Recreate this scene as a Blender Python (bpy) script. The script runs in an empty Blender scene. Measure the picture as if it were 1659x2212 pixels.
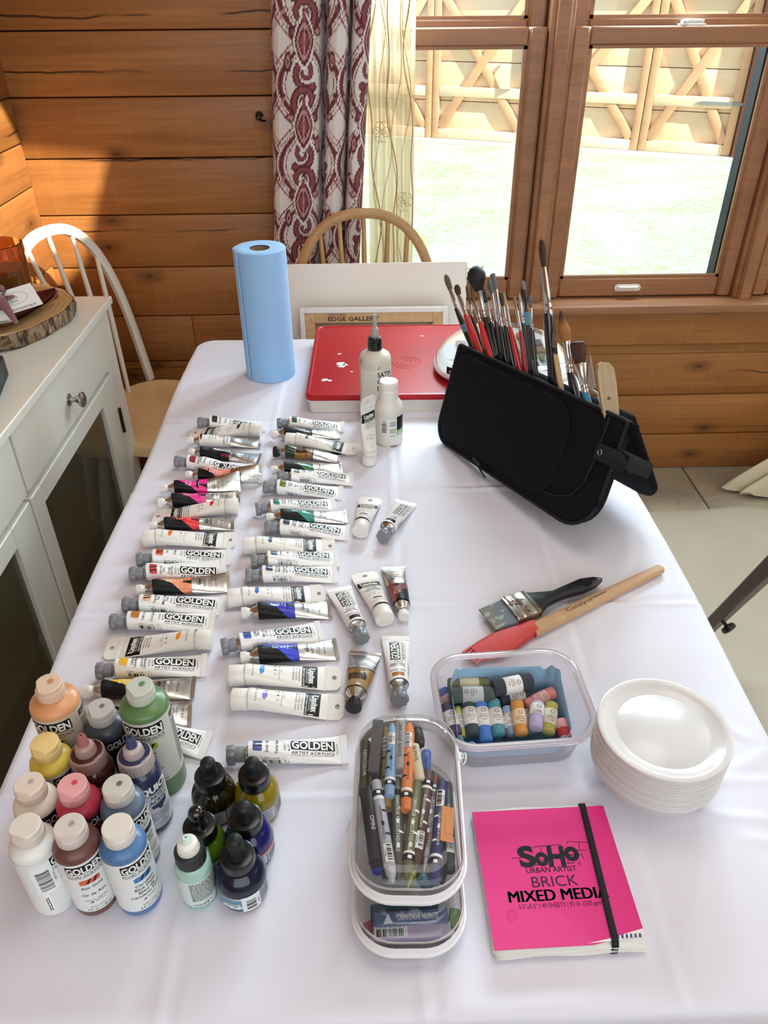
import bpy, bmesh, math, random
import numpy as np
from mathutils import Vector, Matrix
random.seed(7); rng = np.random.RandomState(7)
C = bpy.context.scene.collection
SC = bpy.context.scene
R_ = math.radians

# ------------------------------------------------------------------ camera
EYE = Vector((0, 0, 1.47)); FPX = 1651.0; TZ = 0.75          # camera height, focal length in pixels of a 1659 x 2212 frame, table height
CAMX = Vector((.99966, -.02512, -.00639)); CAMY = Vector((-.01957, -.56983, -.82153)); CAMZ = Vector((.01699, .82138, -.57013))
CAMZ.normalize(); CAMX = (CAMX - CAMZ * CAMX.dot(CAMZ)).normalized(); CAMY = CAMZ.cross(CAMX)
cam = bpy.data.cameras.new('camera'); camo = bpy.data.objects.new('camera', cam); C.objects.link(camo)
cam.sensor_fit = 'HORIZONTAL'; cam.sensor_width = 36; cam.lens = FPX / 1659 * 36; cam.clip_start = .02; cam.clip_end = 200
m3 = Matrix((CAMX, -CAMY, -CAMZ)).transposed()
camo.matrix_world = Matrix.Translation(EYE) @ m3.to_4x4()
SC.camera = camo
def ray(px, py): return CAMX * (px - 829.5) + CAMY * (py - 1106) + CAMZ * FPX
def at_z(px, py, z=TZ): r = ray(px, py); return EYE + r * ((z - EYE.z) / r.z)
def at_y(px, py, y): r = ray(px, py); return EYE + r * (y / r.y)
def at_x(px, py, x): r = ray(px, py); return EYE + r * (x / r.x)

# ------------------------------------------------------------------ light
SC.view_settings.view_transform = 'Standard'; SC.view_settings.look = 'None'
SC.view_settings.gamma = 1; SC.view_settings.use_curve_mapping = False
SC.view_settings.exposure = EXPOSURE = 0.0
SC.cycles.transparent_max_bounces = 40; SC.cycles.max_bounces = 8; SC.cycles.caustics_reflective = False; SC.cycles.caustics_refractive = False
W = bpy.data.worlds.new('sky'); SC.world = W; W.use_nodes = True
W.node_tree.nodes['Background'].inputs[0].default_value = (.80, .90, 1, 1)
W.node_tree.nodes['Background'].inputs[1].default_value = 1.4
SUN = Vector((-.55, .50, -.67)).normalized()
def light(name, kind, loc, direction, energy, color, **kw):
    l = bpy.data.lights.new(name, kind); l.energy = energy; l.color = color
    for k, v in kw.items(): setattr(l, k, v)
    o = bpy.data.objects.new(name, l); C.objects.link(o); o.location = loc
    o.rotation_euler = Vector(direction).to_track_quat('-Z', 'Y').to_euler(); return o
light('sun', 'SUN', (3, -3, 6), SUN, 15.0, (1, .92, .78), angle=R_(.8))
# added fill panels behind the camera and at the side, with no openings modelled there
light('window_light_behind', 'AREA', (.35, -1.45, 1.85), (0, 1, -.42), 36, (.83, .92, 1), shape='RECTANGLE', size=3.0, size_y=1.5)
light('window_light_side', 'AREA', (2.75, 1.3, 1.75), (-1, -.15, -.42), 17, (1, .93, .84), shape='RECTANGLE', size=2.2, size_y=1.4)
light('window_light_back', 'AREA', (.75, 2.58, 1.86), (0, -1, -.55), 132, (.74, .87, 1), shape='RECTANGLE', size=1.9, size_y=.5)
light('ceiling_lamp_glow', 'AREA', (.3, .9, 2.5), (0, 0, -1), 6, (1, .92, .84), shape='DISK', size=.9)  # added soft fill from above, no ceiling lamp modelled

# ------------------------------------------------------------------ node helpers
def lin(c):
    if isinstance(c, str):
        c = [int(c[i:i + 2], 16) / 255 for i in (0, 2, 4)]
        c = [x / 12.92 if x <= .04045 else ((x + .055) / 1.055) ** 2.4 for x in c]
    return (c[0], c[1], c[2], 1)
class N:                                                        # a node socket with arithmetic
    def __init__(s, t, sock): s.t, s.s = t, sock
    def _m(s, op, *a):
        n = s.t.nodes.new('ShaderNodeMath'); n.operation = op
        for i, x in enumerate((s,) + a):
            if isinstance(x, N): s.t.links.new(x.s, n.inputs[i])
            else: n.inputs[i].default_value = x
        return N(s.t, n.outputs[0])
    def __add__(s, o): return s._m('ADD', o)
    def __sub__(s, o): return s._m('SUBTRACT', o)
    def __mul__(s, o): return s._m('MULTIPLY', o)
    def lt(s, o): return s._m('LESS_THAN', o)
    def gt(s, o): return s._m('GREATER_THAN', o)
    def abs(s): return s._m('ABSOLUTE')
    def sin(s): return s._m('SINE')
    def max(s, o): return s._m('MAXIMUM', o)
    def step(s, a, b):                                          # smooth ramp from a to b
        n = s.t.nodes.new('ShaderNodeMapRange'); n.interpolation_type = 'SMOOTHSTEP'
        s.t.links.new(s.s, n.inputs[0]); n.inputs[1].default_value = a; n.inputs[2].default_value = b; return N(s.t, n.outputs[0])
def newmat(name):
    m = bpy.data.materials.new(name); m.use_nodes = True; t = m.node_tree
    return m, t, t.nodes['Principled BSDF']
def mat(name, col, rough=.5, metal=0, coat=0, trans=0, ior=1.45, sss=0, spec=.5, alpha=1, bump=0, bscale=200, sheen=0, var=0, vscale=30):
    m, t, b = newmat(name)
    b.inputs['Base Color'].default_value = lin(col); b.inputs['Roughness'].default_value = rough; b.inputs['Metallic'].default_value = metal
    b.inputs['Coat Weight'].default_value = coat; b.inputs['Transmission Weight'].default_value = trans; b.inputs['IOR'].default_value = ior
    b.inputs['Specular IOR Level'].default_value = spec; b.inputs['Sheen Weight'].default_value = sheen
    if sss: b.inputs['Subsurface Weight'].default_value = sss; b.inputs['Subsurface Radius'].default_value = (.02, .018, .015); b.inputs['Subsurface Scale'].default_value = .3
    if bump or var:
        co = tex(t, 'Object'); no = noise(t, co, bscale if bump else vscale, 4)
        if bump: bumpn(t, no, b, bump)
        if var:
            nv = noise(t, co, vscale, 5)
            mixc(t, nv.step(.3, .75), [x * (1 - var) for x in lin(col)[:3]], lin(col), b.inputs['Base Color'])
    return m
def tex(t, out):
    n = t.nodes.new('ShaderNodeTexCoord'); return N(t, n.outputs[out])
def mapv(t, v, scale, loc=None):
    n = t.nodes.new('ShaderNodeMapping'); t.links.new(v.s, n.inputs[0]); n.inputs['Scale'].default_value = scale
    if loc is not None:
        if isinstance(loc, N): t.links.new(loc.s, n.inputs['Location'])
        else: n.inputs['Location'].default_value = loc
    return N(t, n.outputs[0])
def noise(t, v, scale, detail=3, rough=.55, dist=0):
    n = t.nodes.new('ShaderNodeTexNoise'); t.links.new(v.s, n.inputs['Vector']); n.inputs['Scale'].default_value = scale
    n.inputs['Detail'].default_value = detail; n.inputs['Roughness'].default_value = rough; n.inputs['Distortion'].default_value = dist
    return N(t, n.outputs['Fac'])
def sep(t, v):
    n = t.nodes.new('ShaderNodeSeparateXYZ'); t.links.new(v.s, n.inputs[0]); return [N(t, o) for o in n.outputs]
def comb(t, *a):
    n = t.nodes.new('ShaderNodeCombineXYZ')
    for i, x in enumerate(a):
        if isinstance(x, N): t.links.new(x.s, n.inputs[i])
        else: n.inputs[i].default_value = x
    return N(t, n.outputs[0])
def mixc(t, fac, a, b, out=None):
    n = t.nodes.new('ShaderNodeMix'); n.data_type = 'RGBA'
    for i, x in ((0, fac), (6, a), (7, b)):
        if isinstance(x, N): t.links.new(x.s, n.inputs[i])
        elif i: n.inputs[i].default_value = tuple(x[:3]) + (1,)
        else: n.inputs[i].default_value = x
    r = N(t, n.outputs[2])
    if out is not None: t.links.new(r.s, out)
    return r
def bumpn(t, h, b, strength, dist=.002):
    n = t.nodes.new('ShaderNodeBump'); n.inputs['Strength'].default_value = strength; n.inputs['Distance'].default_value = dist
    t.links.new(h.s, n.inputs['Height']); t.links.new(n.outputs[0], b.inputs['Normal'])
def orand(t):
    n = t.nodes.new('ShaderNodeObjectInfo'); return N(t, n.outputs['Random'])
def wood(name, c0, c1, dark, knots=True, scale=1.0, rough=.5, crack=True, coat=0, grain=1.0):
    """planks lie along local x; every object gets its own offset"""
    m, t, b = newmat(name); r = orand(t); co = tex(t, 'Object'); off = comb(t, r * 37.0, r * 91.0, r * 53.0)
    p = mapv(t, co, (scale,) * 3, off)
    g1 = noise(t, mapv(t, p, (1.2, 14, 14)), 1, 4, .6, .6); g2 = noise(t, mapv(t, p, (4, 130, 130)), 1, 3); g3 = noise(t, mapv(t, p, (60, 3, 3)), 1, 3)
    c = mixc(t, g1.step(.3, .7), lin(c0), lin(c1))
    c = mixc(t, g2.step(.35, .8) * (.35 * grain), c, lin(dark)); c = mixc(t, g3.step(.5, .8) * .22, c, [min(q * 1.35, 1) for q in lin(c0)[:3]]); g4 = noise(t, mapv(t, p, (2, 5, 5)), 1, 2); c = mixc(t, g4.step(.35, .65) * .35, c, [q * .72 for q in lin(c1)[:3]])
    x, y, z = sep(t, p)
    if knots:
        v = t.nodes.new('ShaderNodeTexVoronoi'); v.voronoi_dimensions = '2D'; v.inputs['Scale'].default_value = 1
        t.links.new(comb(t, x * 2.9, z * 6.0, 0.0).s, v.inputs['Vector']); d = N(t, v.outputs['Distance']) + (noise(t, p, 60, 2) - .5) * .03
        rr = sep(t, N(t, v.outputs['Color']))[0]; keep = rr.gt(.45)
        c = mixc(t, keep * (d.step(.20, .03)) * .6, c, lin(dark)); c = mixc(t, keep * (d.step(.040, .022)) * .9, c, [q * .8 for q in lin(dark)[:3]])
    h = g2
    if crack:
        w = z + (noise(t, mapv(t, p, (4, 0, 0)), 1, 3) - .5) * .05; w = (w * 7.3).sin()
        k = w.abs().step(.03, .005) * noise(t, mapv(t, p, (2.3, 0, 2)), 1, 2).step(.47, .54)
        c = mixc(t, k * .9, c, [q * .15 for q in lin(dark)[:3]]); h = h - k * 3.0
    t.links.new(c.s, b.inputs['Base Color']); b.inputs['Roughness'].default_value = rough; b.inputs['Coat Weight'].default_value = coat; b.inputs['Coat Roughness'].default_value = .25
    bumpn(t, h, b, .25, .001)
    return m
def thin_clear(name, tint, haze=0.0, hazecol=(1, 1, 1), ior=1.45, rough=.03, k=1.0):
    """thin transparent film: see-through with a Fresnel gloss, and a little milkiness"""
    m, t, b = newmat(name); t.nodes.remove(b)
    out = t.nodes['Material Output']; tr = t.nodes.new('ShaderNodeBsdfTransparent'); tr.inputs[0].default_value = lin(tint)
    gl = t.nodes.new('ShaderNodeBsdfGlossy'); gl.inputs['Roughness'].default_value = rough
    fr = t.nodes.new('ShaderNodeLayerWeight'); fr.inputs[0].default_value = .5
    fac = (N(t, fr.outputs['Facing'])._m('POWER', 4.0) * .75 + .045) * k
    mx = t.nodes.new('ShaderNodeMixShader'); t.links.new(fac.s, mx.inputs[0]); last = tr.outputs[0]
    if haze:
        df = t.nodes.new('ShaderNodeBsdfDiffuse'); df.inputs[0].default_value = lin(hazecol); tl = t.nodes.new('ShaderNodeBsdfTranslucent'); tl.inputs[0].default_value = lin(hazecol)
        a = t.nodes.new('ShaderNodeMixShader'); a.inputs[0].default_value = .4; t.links.new(df.outputs[0], a.inputs[1]); t.links.new(tl.outputs[0], a.inputs[2])
        m2 = t.nodes.new('ShaderNodeMixShader'); m2.inputs[0].default_value = haze; t.links.new(last, m2.inputs[1]); t.links.new(a.outputs[0], m2.inputs[2]); last = m2.outputs[0]
    t.links.new(last, mx.inputs[1]); t.links.new(gl.outputs[0], mx.inputs[2]); t.links.new(mx.outputs[0], out.inputs[0])
    return m

# ------------------------------------------------------------------ mesh helpers
class MB:
    """collects shapes; build() links them as ONE mesh object"""
    def __init__(s): s.v, s.f, s.m = [], [], []
    def add(s, v, f, mi=0, M=None):
        o = len(s.v); s.v += [tuple(M @ Vector(p)) for p in v] if M is not None else [tuple(p) for p in v]
        s.f += [tuple(i + o for i in q) for q in f]; s.m += [mi] * len(f); return s
    def box(s, x0, x1, y0, y1, z0, z1, mi=0, bev=0, M=None):
        if not bev:
            v = [(x, y, z) for x in (x0, x1) for y in (y0, y1) for z in (z0, z1)]
            return s.add(v, [(0, 1, 3, 2), (4, 6, 7, 5), (0, 4, 5, 1), (2, 3, 7, 6), (0, 2, 6, 4), (1, 5, 7, 3)], mi, M)
        b = min(bev, (x1 - x0) / 2.01, (y1 - y0) / 2.01, (z1 - z0) / 2.01)
        bm = bmesh.new(); bmesh.ops.create_cube(bm, size=1)
        for q in bm.verts: q.co = Vector(((x0 + x1) / 2 + q.co.x * (x1 - x0), (y0 + y1) / 2 + q.co.y * (y1 - y0), (z0 + z1) / 2 + q.co.z * (z1 - z0)))
        bmesh.ops.bevel(bm, geom=bm.edges[:], offset=b, segments=2 if bev > .004 else 1, affect='EDGES', profile=.5)
        s.bm(bm, mi, M); return s
    def bm(s, bm, mi=0, M=None):
        bm.verts.index_update(); s.add([q.co for q in bm.verts], [[q.index for q in f.verts] for f in bm.faces], mi, M); bm.free(); return s
    def grid(s, P, mi=0, cu=False, cv=False, M=None, flip=False):
        """P: nu x nv x 3 points"""
        P = np.asarray(P); nu, nv = P.shape[:2]; f = []
        for i in range(nu if cu else nu - 1):
            for j in range(nv if cv else nv - 1):
                a, b, c, d = i * nv + j, ((i + 1) % nu) * nv + j, ((i + 1) % nu) * nv + (j + 1) % nv, i * nv + (j + 1) % nv
                f.append((a, d, c, b) if flip else (a, b, c, d))
        return s.add(P.reshape(-1, 3), f, mi, M)
    def lathe(s, prof, seg=24, mi=0, M=None, mod=None, cap0=True, cap1=True):
        """prof: (r, z) from the bottom up; mod(angle, k) scales r"""
        P = []
        for k, (r, z) in enumerate(prof):
            P.append([(r * (mod(2 * math.pi * j / seg, k) if mod else 1) * math.cos(2 * math.pi * j / seg), r * (mod(2 * math.pi * j / seg, k) if mod else 1) * math.sin(2 * math.pi * j / seg), z) for j in range(seg)])
        o = len(s.v); s.grid(P, mi, cv=True, M=M, flip=True)
        n = len(prof)
        if cap0: s.f.append(tuple(o + j for j in reversed(range(seg)))); s.m.append(mi)
        if cap1: s.f.append(tuple(o + (n - 1) * seg + j for j in range(seg))); s.m.append(mi)
        return s
    def tube(s, pts, rad, seg=10, mi=0, M=None, flat=1.0, up=(0, 0, 1)):
        """tapered round bar along pts; flat squeezes it along the side away from up"""
        pts = [Vector(p) for p in pts]; n = len(pts); rad = rad if hasattr(rad, '__len__') else [rad] * n; P = []
        for i in range(n):
            d = (pts[min(i + 1, n - 1)] - pts[max(i - 1, 0)]).normalized(); u = Vector(up)
            if abs(d.dot(u)) > .98: u = Vector((1, 0, 0)) if abs(d.x) < .9 else Vector((0, 1, 0))
            a = d.cross(u).normalized(); b = a.cross(d)
            P.append([pts[i] + a * (rad[i] * math.cos(2 * math.pi * j / seg)) + b * (rad[i] * flat * math.sin(2 * math.pi * j / seg)) for j in range(seg)])
        o = len(s.v); s.grid(P, mi, cv=True, M=M, flip=True)
        s.f += [tuple(o + j for j in reversed(range(seg))), tuple(o + (n - 1) * seg + j for j in range(seg))]; s.m += [mi, mi]
        return s
    def prism(s, poly, z0, z1, mi=0, M=None):
        n = len(poly); v = [(x, y, z0) for x, y in poly] + [(x, y, z1) for x, y in poly]
        return s.add(v, [tuple(reversed(range(n))), tuple(range(n, 2 * n))] + [(i, (i + 1) % n, n + (i + 1) % n, n + i) for i in range(n)], mi, M)
    def mesh(s, name, mats, smooth=40):
        me = bpy.data.meshes.new(name); me.from_pydata(s.v, [], s.f)
        for q in (mats if isinstance(mats, (list, tuple)) else [mats]): me.materials.append(q)
        me.polygons.foreach_set('material_index', s.m)
        if smooth: me.polygons.foreach_set('use_smooth', [True] * len(s.f)); me.set_sharp_from_angle(angle=R_(smooth))
        me.update(); return me
    def build(s, name, mats, parent=None, smooth=40, loc=None, rot=None):
        return obj(name, s.mesh(name, mats, smooth), parent, loc, rot)
def obj(name, me, parent=None, loc=None, rot=None):
    o = bpy.data.objects.new(name, me); C.objects.link(o)
    if parent: o.parent = parent
    if loc is not None: o.location = loc
    if rot is not None: o.rotation_euler = rot
    return o
def tag(o, label=None, cat=None, group=None, kind=None):
    if label: o['label'] = label
    if cat: o['category'] = cat
    if group: o['group'] = group
    if kind: o['kind'] = kind
    return o
def thing(name, label, cat, loc=(0, 0, 0), rotz=0, group=None, M=None):
    o = bpy.data.objects.new(name, None); C.objects.link(o); o.empty_display_size = .02
    if M is not None: o.matrix_world = M
    else: o.location = loc; o.rotation_euler = (0, 0, rotz)
    return tag(o, label, cat, group)
def copy_tree(o, parent=None):
    c = o.copy(); C.objects.link(c); c.parent = parent
    for ch in list(o.children): copy_tree(ch, c)
    return c
def frame(o, x, z):
    """matrix with origin o, x axis along x and z axis near z"""
    x = Vector(x).normalized(); z = Vector(z); z = (z - x * z.dot(x)).normalized(); y = z.cross(x)
    M = Matrix((x, y, z)).transposed().to_4x4(); M.translation = Vector(o); return M
def axis_z(p, q):
    """matrix with origin p and z axis towards q"""
    return Matrix.Translation(Vector(p)) @ (Vector(q) - Vector(p)).to_track_quat('Z', 'Y').to_matrix().to_4x4()
def roundrect(w, h, r, n=6):
    """corner-rounded outline, counter-clockwise, centred"""
    out = []
    for cx, cy, a in ((w / 2 - r, h / 2 - r, 0), (-w / 2 + r, h / 2 - r, 90), (-w / 2 + r, -h / 2 + r, 180), (w / 2 - r, -h / 2 + r, 270)):
        out += [(cx + r * math.cos(R_(a + 90 * k / n)), cy + r * math.sin(R_(a + 90 * k / n))) for k in range(n + 1)]
    return out
def lerp(a, b, t): return a + (b - a) * t

# ------------------------------------------------------------------ flat print: lettering and blocks wrapped on a surface
_TX = {}
def text2d(s, bold=0.0, res=2):
    k = (s, bold, res)
    if k not in _TX:
        c = bpy.data.curves.new('lettering', 'FONT'); c.body = s; c.offset = bold; c.resolution_u = res
        o = bpy.data.objects.new('lettering', c); me = o.to_mesh()
        v = np.array([q.co[:2] for q in me.vertices]).reshape(-1, 2); f = [tuple(p.vertices) for p in me.polygons]
        o.to_mesh_clear(); bpy.data.objects.remove(o); bpy.data.curves.remove(c)
        if len(v): v = v - [(v[:, 0].min() + v[:, 0].max()) / 2, 0]
        _TX[k] = (v, f)
    return _TX[k]
class Print:
    """print in label coordinates (u, v); emit() lays it on a surface"""
    def __init__(s): s.parts = {}
    def put(s, v, f, mi, layer):
        a = s.parts.setdefault((mi, layer), ([], [])); o = len(a[0]); a[0].extend(map(tuple, v)); a[1].extend(tuple(i + o for i in q) for q in f)
    def text(s, t, u, v, h, rot=0, width=None, mi=0, layer=1, bold=.012, res=2, strike=0):
        """centred on (u, v); h = capital height; width squeezes or stretches it"""
        p, f = text2d(t, bold, res)
        if not len(p): return
        k = h / .70; sx = width / np.ptp(p[:, 0]) if width else k * .92
        q = np.stack([p[:, 0] * sx, p[:, 1] * k - h / 2], 1); a = R_(rot); c, d = math.cos(a), math.sin(a)
        for e in ((0,) if not strike else (-strike, 0, strike)): s.put(np.stack([u + (q[:, 0] + e) * c - q[:, 1] * d, v + (q[:, 0] + e) * d + q[:, 1] * c], 1), f, mi, layer)
    def poly(s, pts, mi=0, layer=1): s.put(pts, [tuple(range(len(pts)))], mi, layer)
    def rect(s, u0, u1, v0, v1, mi=0, layer=1): s.poly([(u0, v0), (u1, v0), (u1, v1), (u0, v1)], mi, layer)
    def rrect(s, u0, u1, v0, v1, r, mi=0, layer=1): s.poly([(x + (u0 + u1) / 2, y + (v0 + v1) / 2) for x, y in roundrect(u1 - u0, v1 - v0, r, 3)], mi, layer)
    def ring(s, u, v, ru, rv, w, mi=0, layer=1, n=20):
        for k in range(n):
            a, b = 2 * math.pi * k / n, 2 * math.pi * (k + 1) / n
            s.poly([(u + ru * math.cos(a), v + rv * math.sin(a)), (u + ru * math.cos(b), v + rv * math.sin(b)), (u + (ru - w) * math.cos(b), v + (rv - w) * math.sin(b)), (u + (ru - w) * math.cos(a), v + (rv - w) * math.sin(a))], mi, layer)
    def bars(s, u0, u1, v0, v1, mi=0, layer=1, along='u', seed=1):
        r = random.Random(seed); a, e = (u0, u1) if along == 'u' else (v0, v1); n = 30; st = (e - a) / n; k = 0
        while k < n:
            w = r.choice((.5, .5, .9, 1.4)) * st
            if along == 'u': s.rect(a + k * st, min(a + k * st + w, e), v0, v1, mi, layer)
            else: s.rect(u0, u1, a + k * st, min(a + k * st + w, e), mi, layer)
            k += r.choice((1, 1, 2, 2))
    def lines(s, u0, u1, v0, v1, n, mi=0, layer=1, along='u', seed=1, fill=.5):
        """rows of small print too fine to read"""
        r = random.Random(seed)
        for i in range(n):
            if along == 'u':
                h = (v1 - v0) / n; b = v0 + i * h; x = u0; e = u1 - r.random() * (u1 - u0) * .15
                while x < e:
                    w = r.uniform(.03, .11) * (u1 - u0); s.rect(x, min(x + w, e), b, b + h * fill, mi, layer); x += w + .02 * (u1 - u0)
            else:
                h = (u1 - u0) / n; b = u0 + i * h; x = v0; e = v1 - r.random() * (v1 - v0) * .15
                while x < e:
                    w = r.uniform(.05, .16) * (v1 - v0); s.rect(b, b + h * fill, x, min(x + w, e), mi, layer); x += w + .03 * (v1 - v0)
    def emit(s, mb, surf, du=None, dv=None, off=.00012, mimap=None):
        for (mi, layer), (v, f) in s.parts.items():
            bm = bmesh.new(); vs = [bm.verts.new((x, y, 0)) for x, y in v]
            for q in f:
                try: bm.faces.new([vs[i] for i in q])
                except ValueError: pass
            a = np.array(v)
            for ax, d in ((0, du), (1, dv)):
                if not d: continue
                lo, hi = a[:, ax].min(), a[:, ax].max()
                for k in range(math.ceil(lo / d), math.floor(hi / d) + 1):
                    no = (1, 0, 0) if ax == 0 else (0, 1, 0)
                    bmesh.ops.bisect_plane(bm, geom=bm.verts[:] + bm.edges[:] + bm.faces[:], dist=1e-7, plane_co=[c * k * d for c in no], plane_no=no)
            bm.verts.index_update(); p = np.array([q.co[:2] for q in bm.verts]).reshape(-1, 2)
            if len(p): mb.add(surf(p[:, 0], p[:, 1], off * layer), [[q.index for q in x.verts] for x in bm.faces], mi if mimap is None else mimap[mi])
            bm.free()
def flat_surface(M):
    """print on a plane: u, v to local x, y of M, offset along its z"""
    A = np.array(M.to_3x3()); o = np.array(M.translation)
    return lambda u, v, off: (A @ np.stack([u, v, np.full_like(u, off)])).T + o

# ================================================================== the setting
WX, WY, ZC = -.956, 2.371, 2.62                                  # left wall, window wall, ceiling
pine = wood('pine_log_board', 'B0773F', '9A622F', '53300F', rough=.5, coat=.05)
pine_sash = wood('pine_window_timber', 'B07E58', '9E6C4A', '60402A', knots=False, crack=False, rough=.4, coat=.2)
pine_dark = mat('dark_joint', '2A160A', .8)
def plank(x0, x1, z0, z1, parent, M, th=.03):
    mb = MB(); l, h = x1 - x0, z1 - z0
    mb.box(-l / 2, l / 2, 0, th, -h / 2 + .0012, h / 2 - .0012, bev=.005)
    return obj('plank', mb.mesh('plank', pine, 30), parent), M @ Vector(((x0 + x1) / 2, 0, (z0 + z1) / 2))
# window wall: backing board with the window opening, log boards in front of it
wall = MB(); OX0, OX1, OZ0, OZ1 = -.175, 1.86, .60, 2.05
for a, b, c, d in ((WX - .2, OX0, 0, ZC), (OX1, 3.75, 0, ZC), (OX0, OX1, 0, OZ0), (OX0, OX1, OZ1, ZC)): wall.box(a, b, WY + .03, WY + .17, c, d)
wb = tag(wall.build('wall_back', pine_dark), 'orange pine log wall with the row of windows', kind='structure')
joints = [0, .138] + [.138 + .154 * k for k in range(1, 17)]
for k in range(len(joints) - 1):
    z0, z1 = joints[k], min(joints[k + 1], ZC)
    if z1 <= .61: spans = [(WX - .028, -.56 if k % 2 else .35), (-.56 if k % 2 else .35, 1.75 + .4 * (k % 2)), (1.75 + .4 * (k % 2), 3.6)]
    elif z0 < .6: spans = []
    else: spans = [(WX - .028, OX0), (OX1, 3.6)] if z0 < 2.0 else [(WX - .028, 1.2), (1.2, 3.6)]
    if abs(z0 - .446) < .01: spans = [(WX - .028, -.56), (-.56, OX0 - .03)]; 
    for a, b in spans:
        o, p = plank(a, b, z0, z1, wb, Matrix.Identity(4)); o.location = (p.x, WY - (.006 if k == 0 else 0), p.z)
# left wall: narrower boards along the depth of the room
wl = MB(); wl.box(WX - .17, WX - .03, -2, WY + .17, 0, ZC)
wl = tag(wl.build('wall_left', pine_dark), 'orange pine log wall beside the white cabinet', kind='structure')
for k in range(-7, 16):
    z0, z1 = max(.877 + .1135 * k, 0), min(.877 + .1135 * (k + 1), ZC)
    for a, b in ((-1.9, .4 + .3 * (k % 2)), (.4 + .3 * (k % 2), WY)):
        o, p = plank(a, b, z0, z1, wl, Matrix.Identity(4)); o.rotation_euler = (0, 0, R_(90)); o.location = (WX, p.x, p.z)
wr = MB(); wr.box(3.6, 3.75, -2, WY + .17, 0, ZC); tag(wr.build('wall_right', mat('plaster_wall', 'E6DED2', .8)), kind='structure')
wf = MB(); wf.box(WX - .17, 3.75, -2.05, -1.9, 0, ZC); tag(wf.build('wall_front', mat('plaster_wall', 'E6DED2', .8)), kind='structure')
# ceiling with added openings, cut so the sun draws its patches in the corner and on the floor
def up(p): t = (ZC - p.z) / SUN.z; return Vector(p) + SUN * t
patch = [at_y(272, 343, WY), at_y(226, 535, WY), at_y(205, 640, WY), Vector((WX, 1.75, .80)), Vector((WX, 1.45, 1.45)), at_x(0, 225, WX), at_x(45, 312, WX)]
hole = [up(p) for p in patch]
from mathutils.geometry import tessellate_polygon
hole2 = [up(at_z(px, py, .012)) for px, py in ((1613, 1178), (1606, 1216), (1597, 1222), (1592, 1192), (1574, 1180))]
ce = MB()
for xa, xb, hl in ((WX - .1, 2.0, hole), (2.0, 3.6, hole2)):
    rect = [Vector((xa, -2, ZC)), Vector((xb, -2, ZC)), Vector((xb, WY + .1, ZC)), Vector((xa, WY + .1, ZC))]; tri = tessellate_polygon([rect, hl]); allv = rect + hl; n = len(hl)
    ce.add(allv, tri); ce.add([v + Vector((0, 0, .12)) for v in allv], tri); ce.add(hl + [v + Vector((0, 0, .12)) for v in hl], [(i, (i + 1) % n, n + (i + 1) % n, n + i) for i in range(n)])
tag(ce.build('ceiling', mat('white_ceiling_paint', 'E9E4DC', .8), smooth=0), kind='structure')
# floor
m, t, b = newmat('stone_floor_tile'); co = tex(t, 'Object'); n1 = noise(t, co, 5, 5); n2 = noise(t, mapv(t, co, (1, 2.5, 1)), 22, 4)
c = mixc(t, n1.step(.35, .7), lin('8F8878'), lin('A89A82')); mixc(t, n2.step(.5, .75) * .5, c, lin('6E6658'), b.inputs['Base Color']); b.inputs['Roughness'].default_value = .35; bumpn(t, n2, b, .2)
tile = m
fl = MB(); fl.box(WX - .1, 3.6, -2, WY + .05, -.05, -.008)
fl = tag(fl.build('floor', mat('floor_grout', '5F594D', .8)), kind='structure')
for i in range(14):
    for j in range(6):
        q = MB(); q.box(-.148, .148, -.298, .298, -.009, 0, bev=.003); x, y = WX + .15 + .3 * i, WY - .22 - .6 * j
        if x < 3.1 and y > -1.7: q.build('floor_tile', tile, fl, 30, (x, y, 0))
# baseboard course reads in the lowest plank; sill, apron and casing
tr = MB(); tr.box(OX0 - .06, 3.0, WY - .052, WY + .10, .600, .628, bev=.006); tag(tr.build('trim_1', pine_sash), 'window sill board', kind='structure')
tr = MB(); tr.box(OX0 - .06, 3.0, WY - .022, WY, .484, .599, bev=.004); tag(tr.build('trim_2', pine), 'flat apron board under the window sill', kind='structure')
tr = MB(); tr.box(OX0 - .06, 3.0, WY, WY + .03, .446, .60); tag(tr.build('trim_3', pine), kind='structure')
for k, (a, b_) in enumerate(((-.175, -.11), (.500, .565), (1.172, 1.237))):
    q = MB(); q.box(a, b_, WY + .012, WY + .13, .626, 2.05, bev=.004); q.box(a + .014, b_ - .014, WY - .008, WY + .02, .626, 2.05, bev=.004)
    tag(q.build('trim_%d' % (k + 4), pine_sash), 'window post', kind='structure')
glass = thin_clear('window_glass', 'F6FBFA', 0, ior=1.4, k=.6)
white_metal = mat('white_painted_metal', 'E4DED6', .35); black_strip = mat('dark_weather_strip', '20242A', .6)
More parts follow.
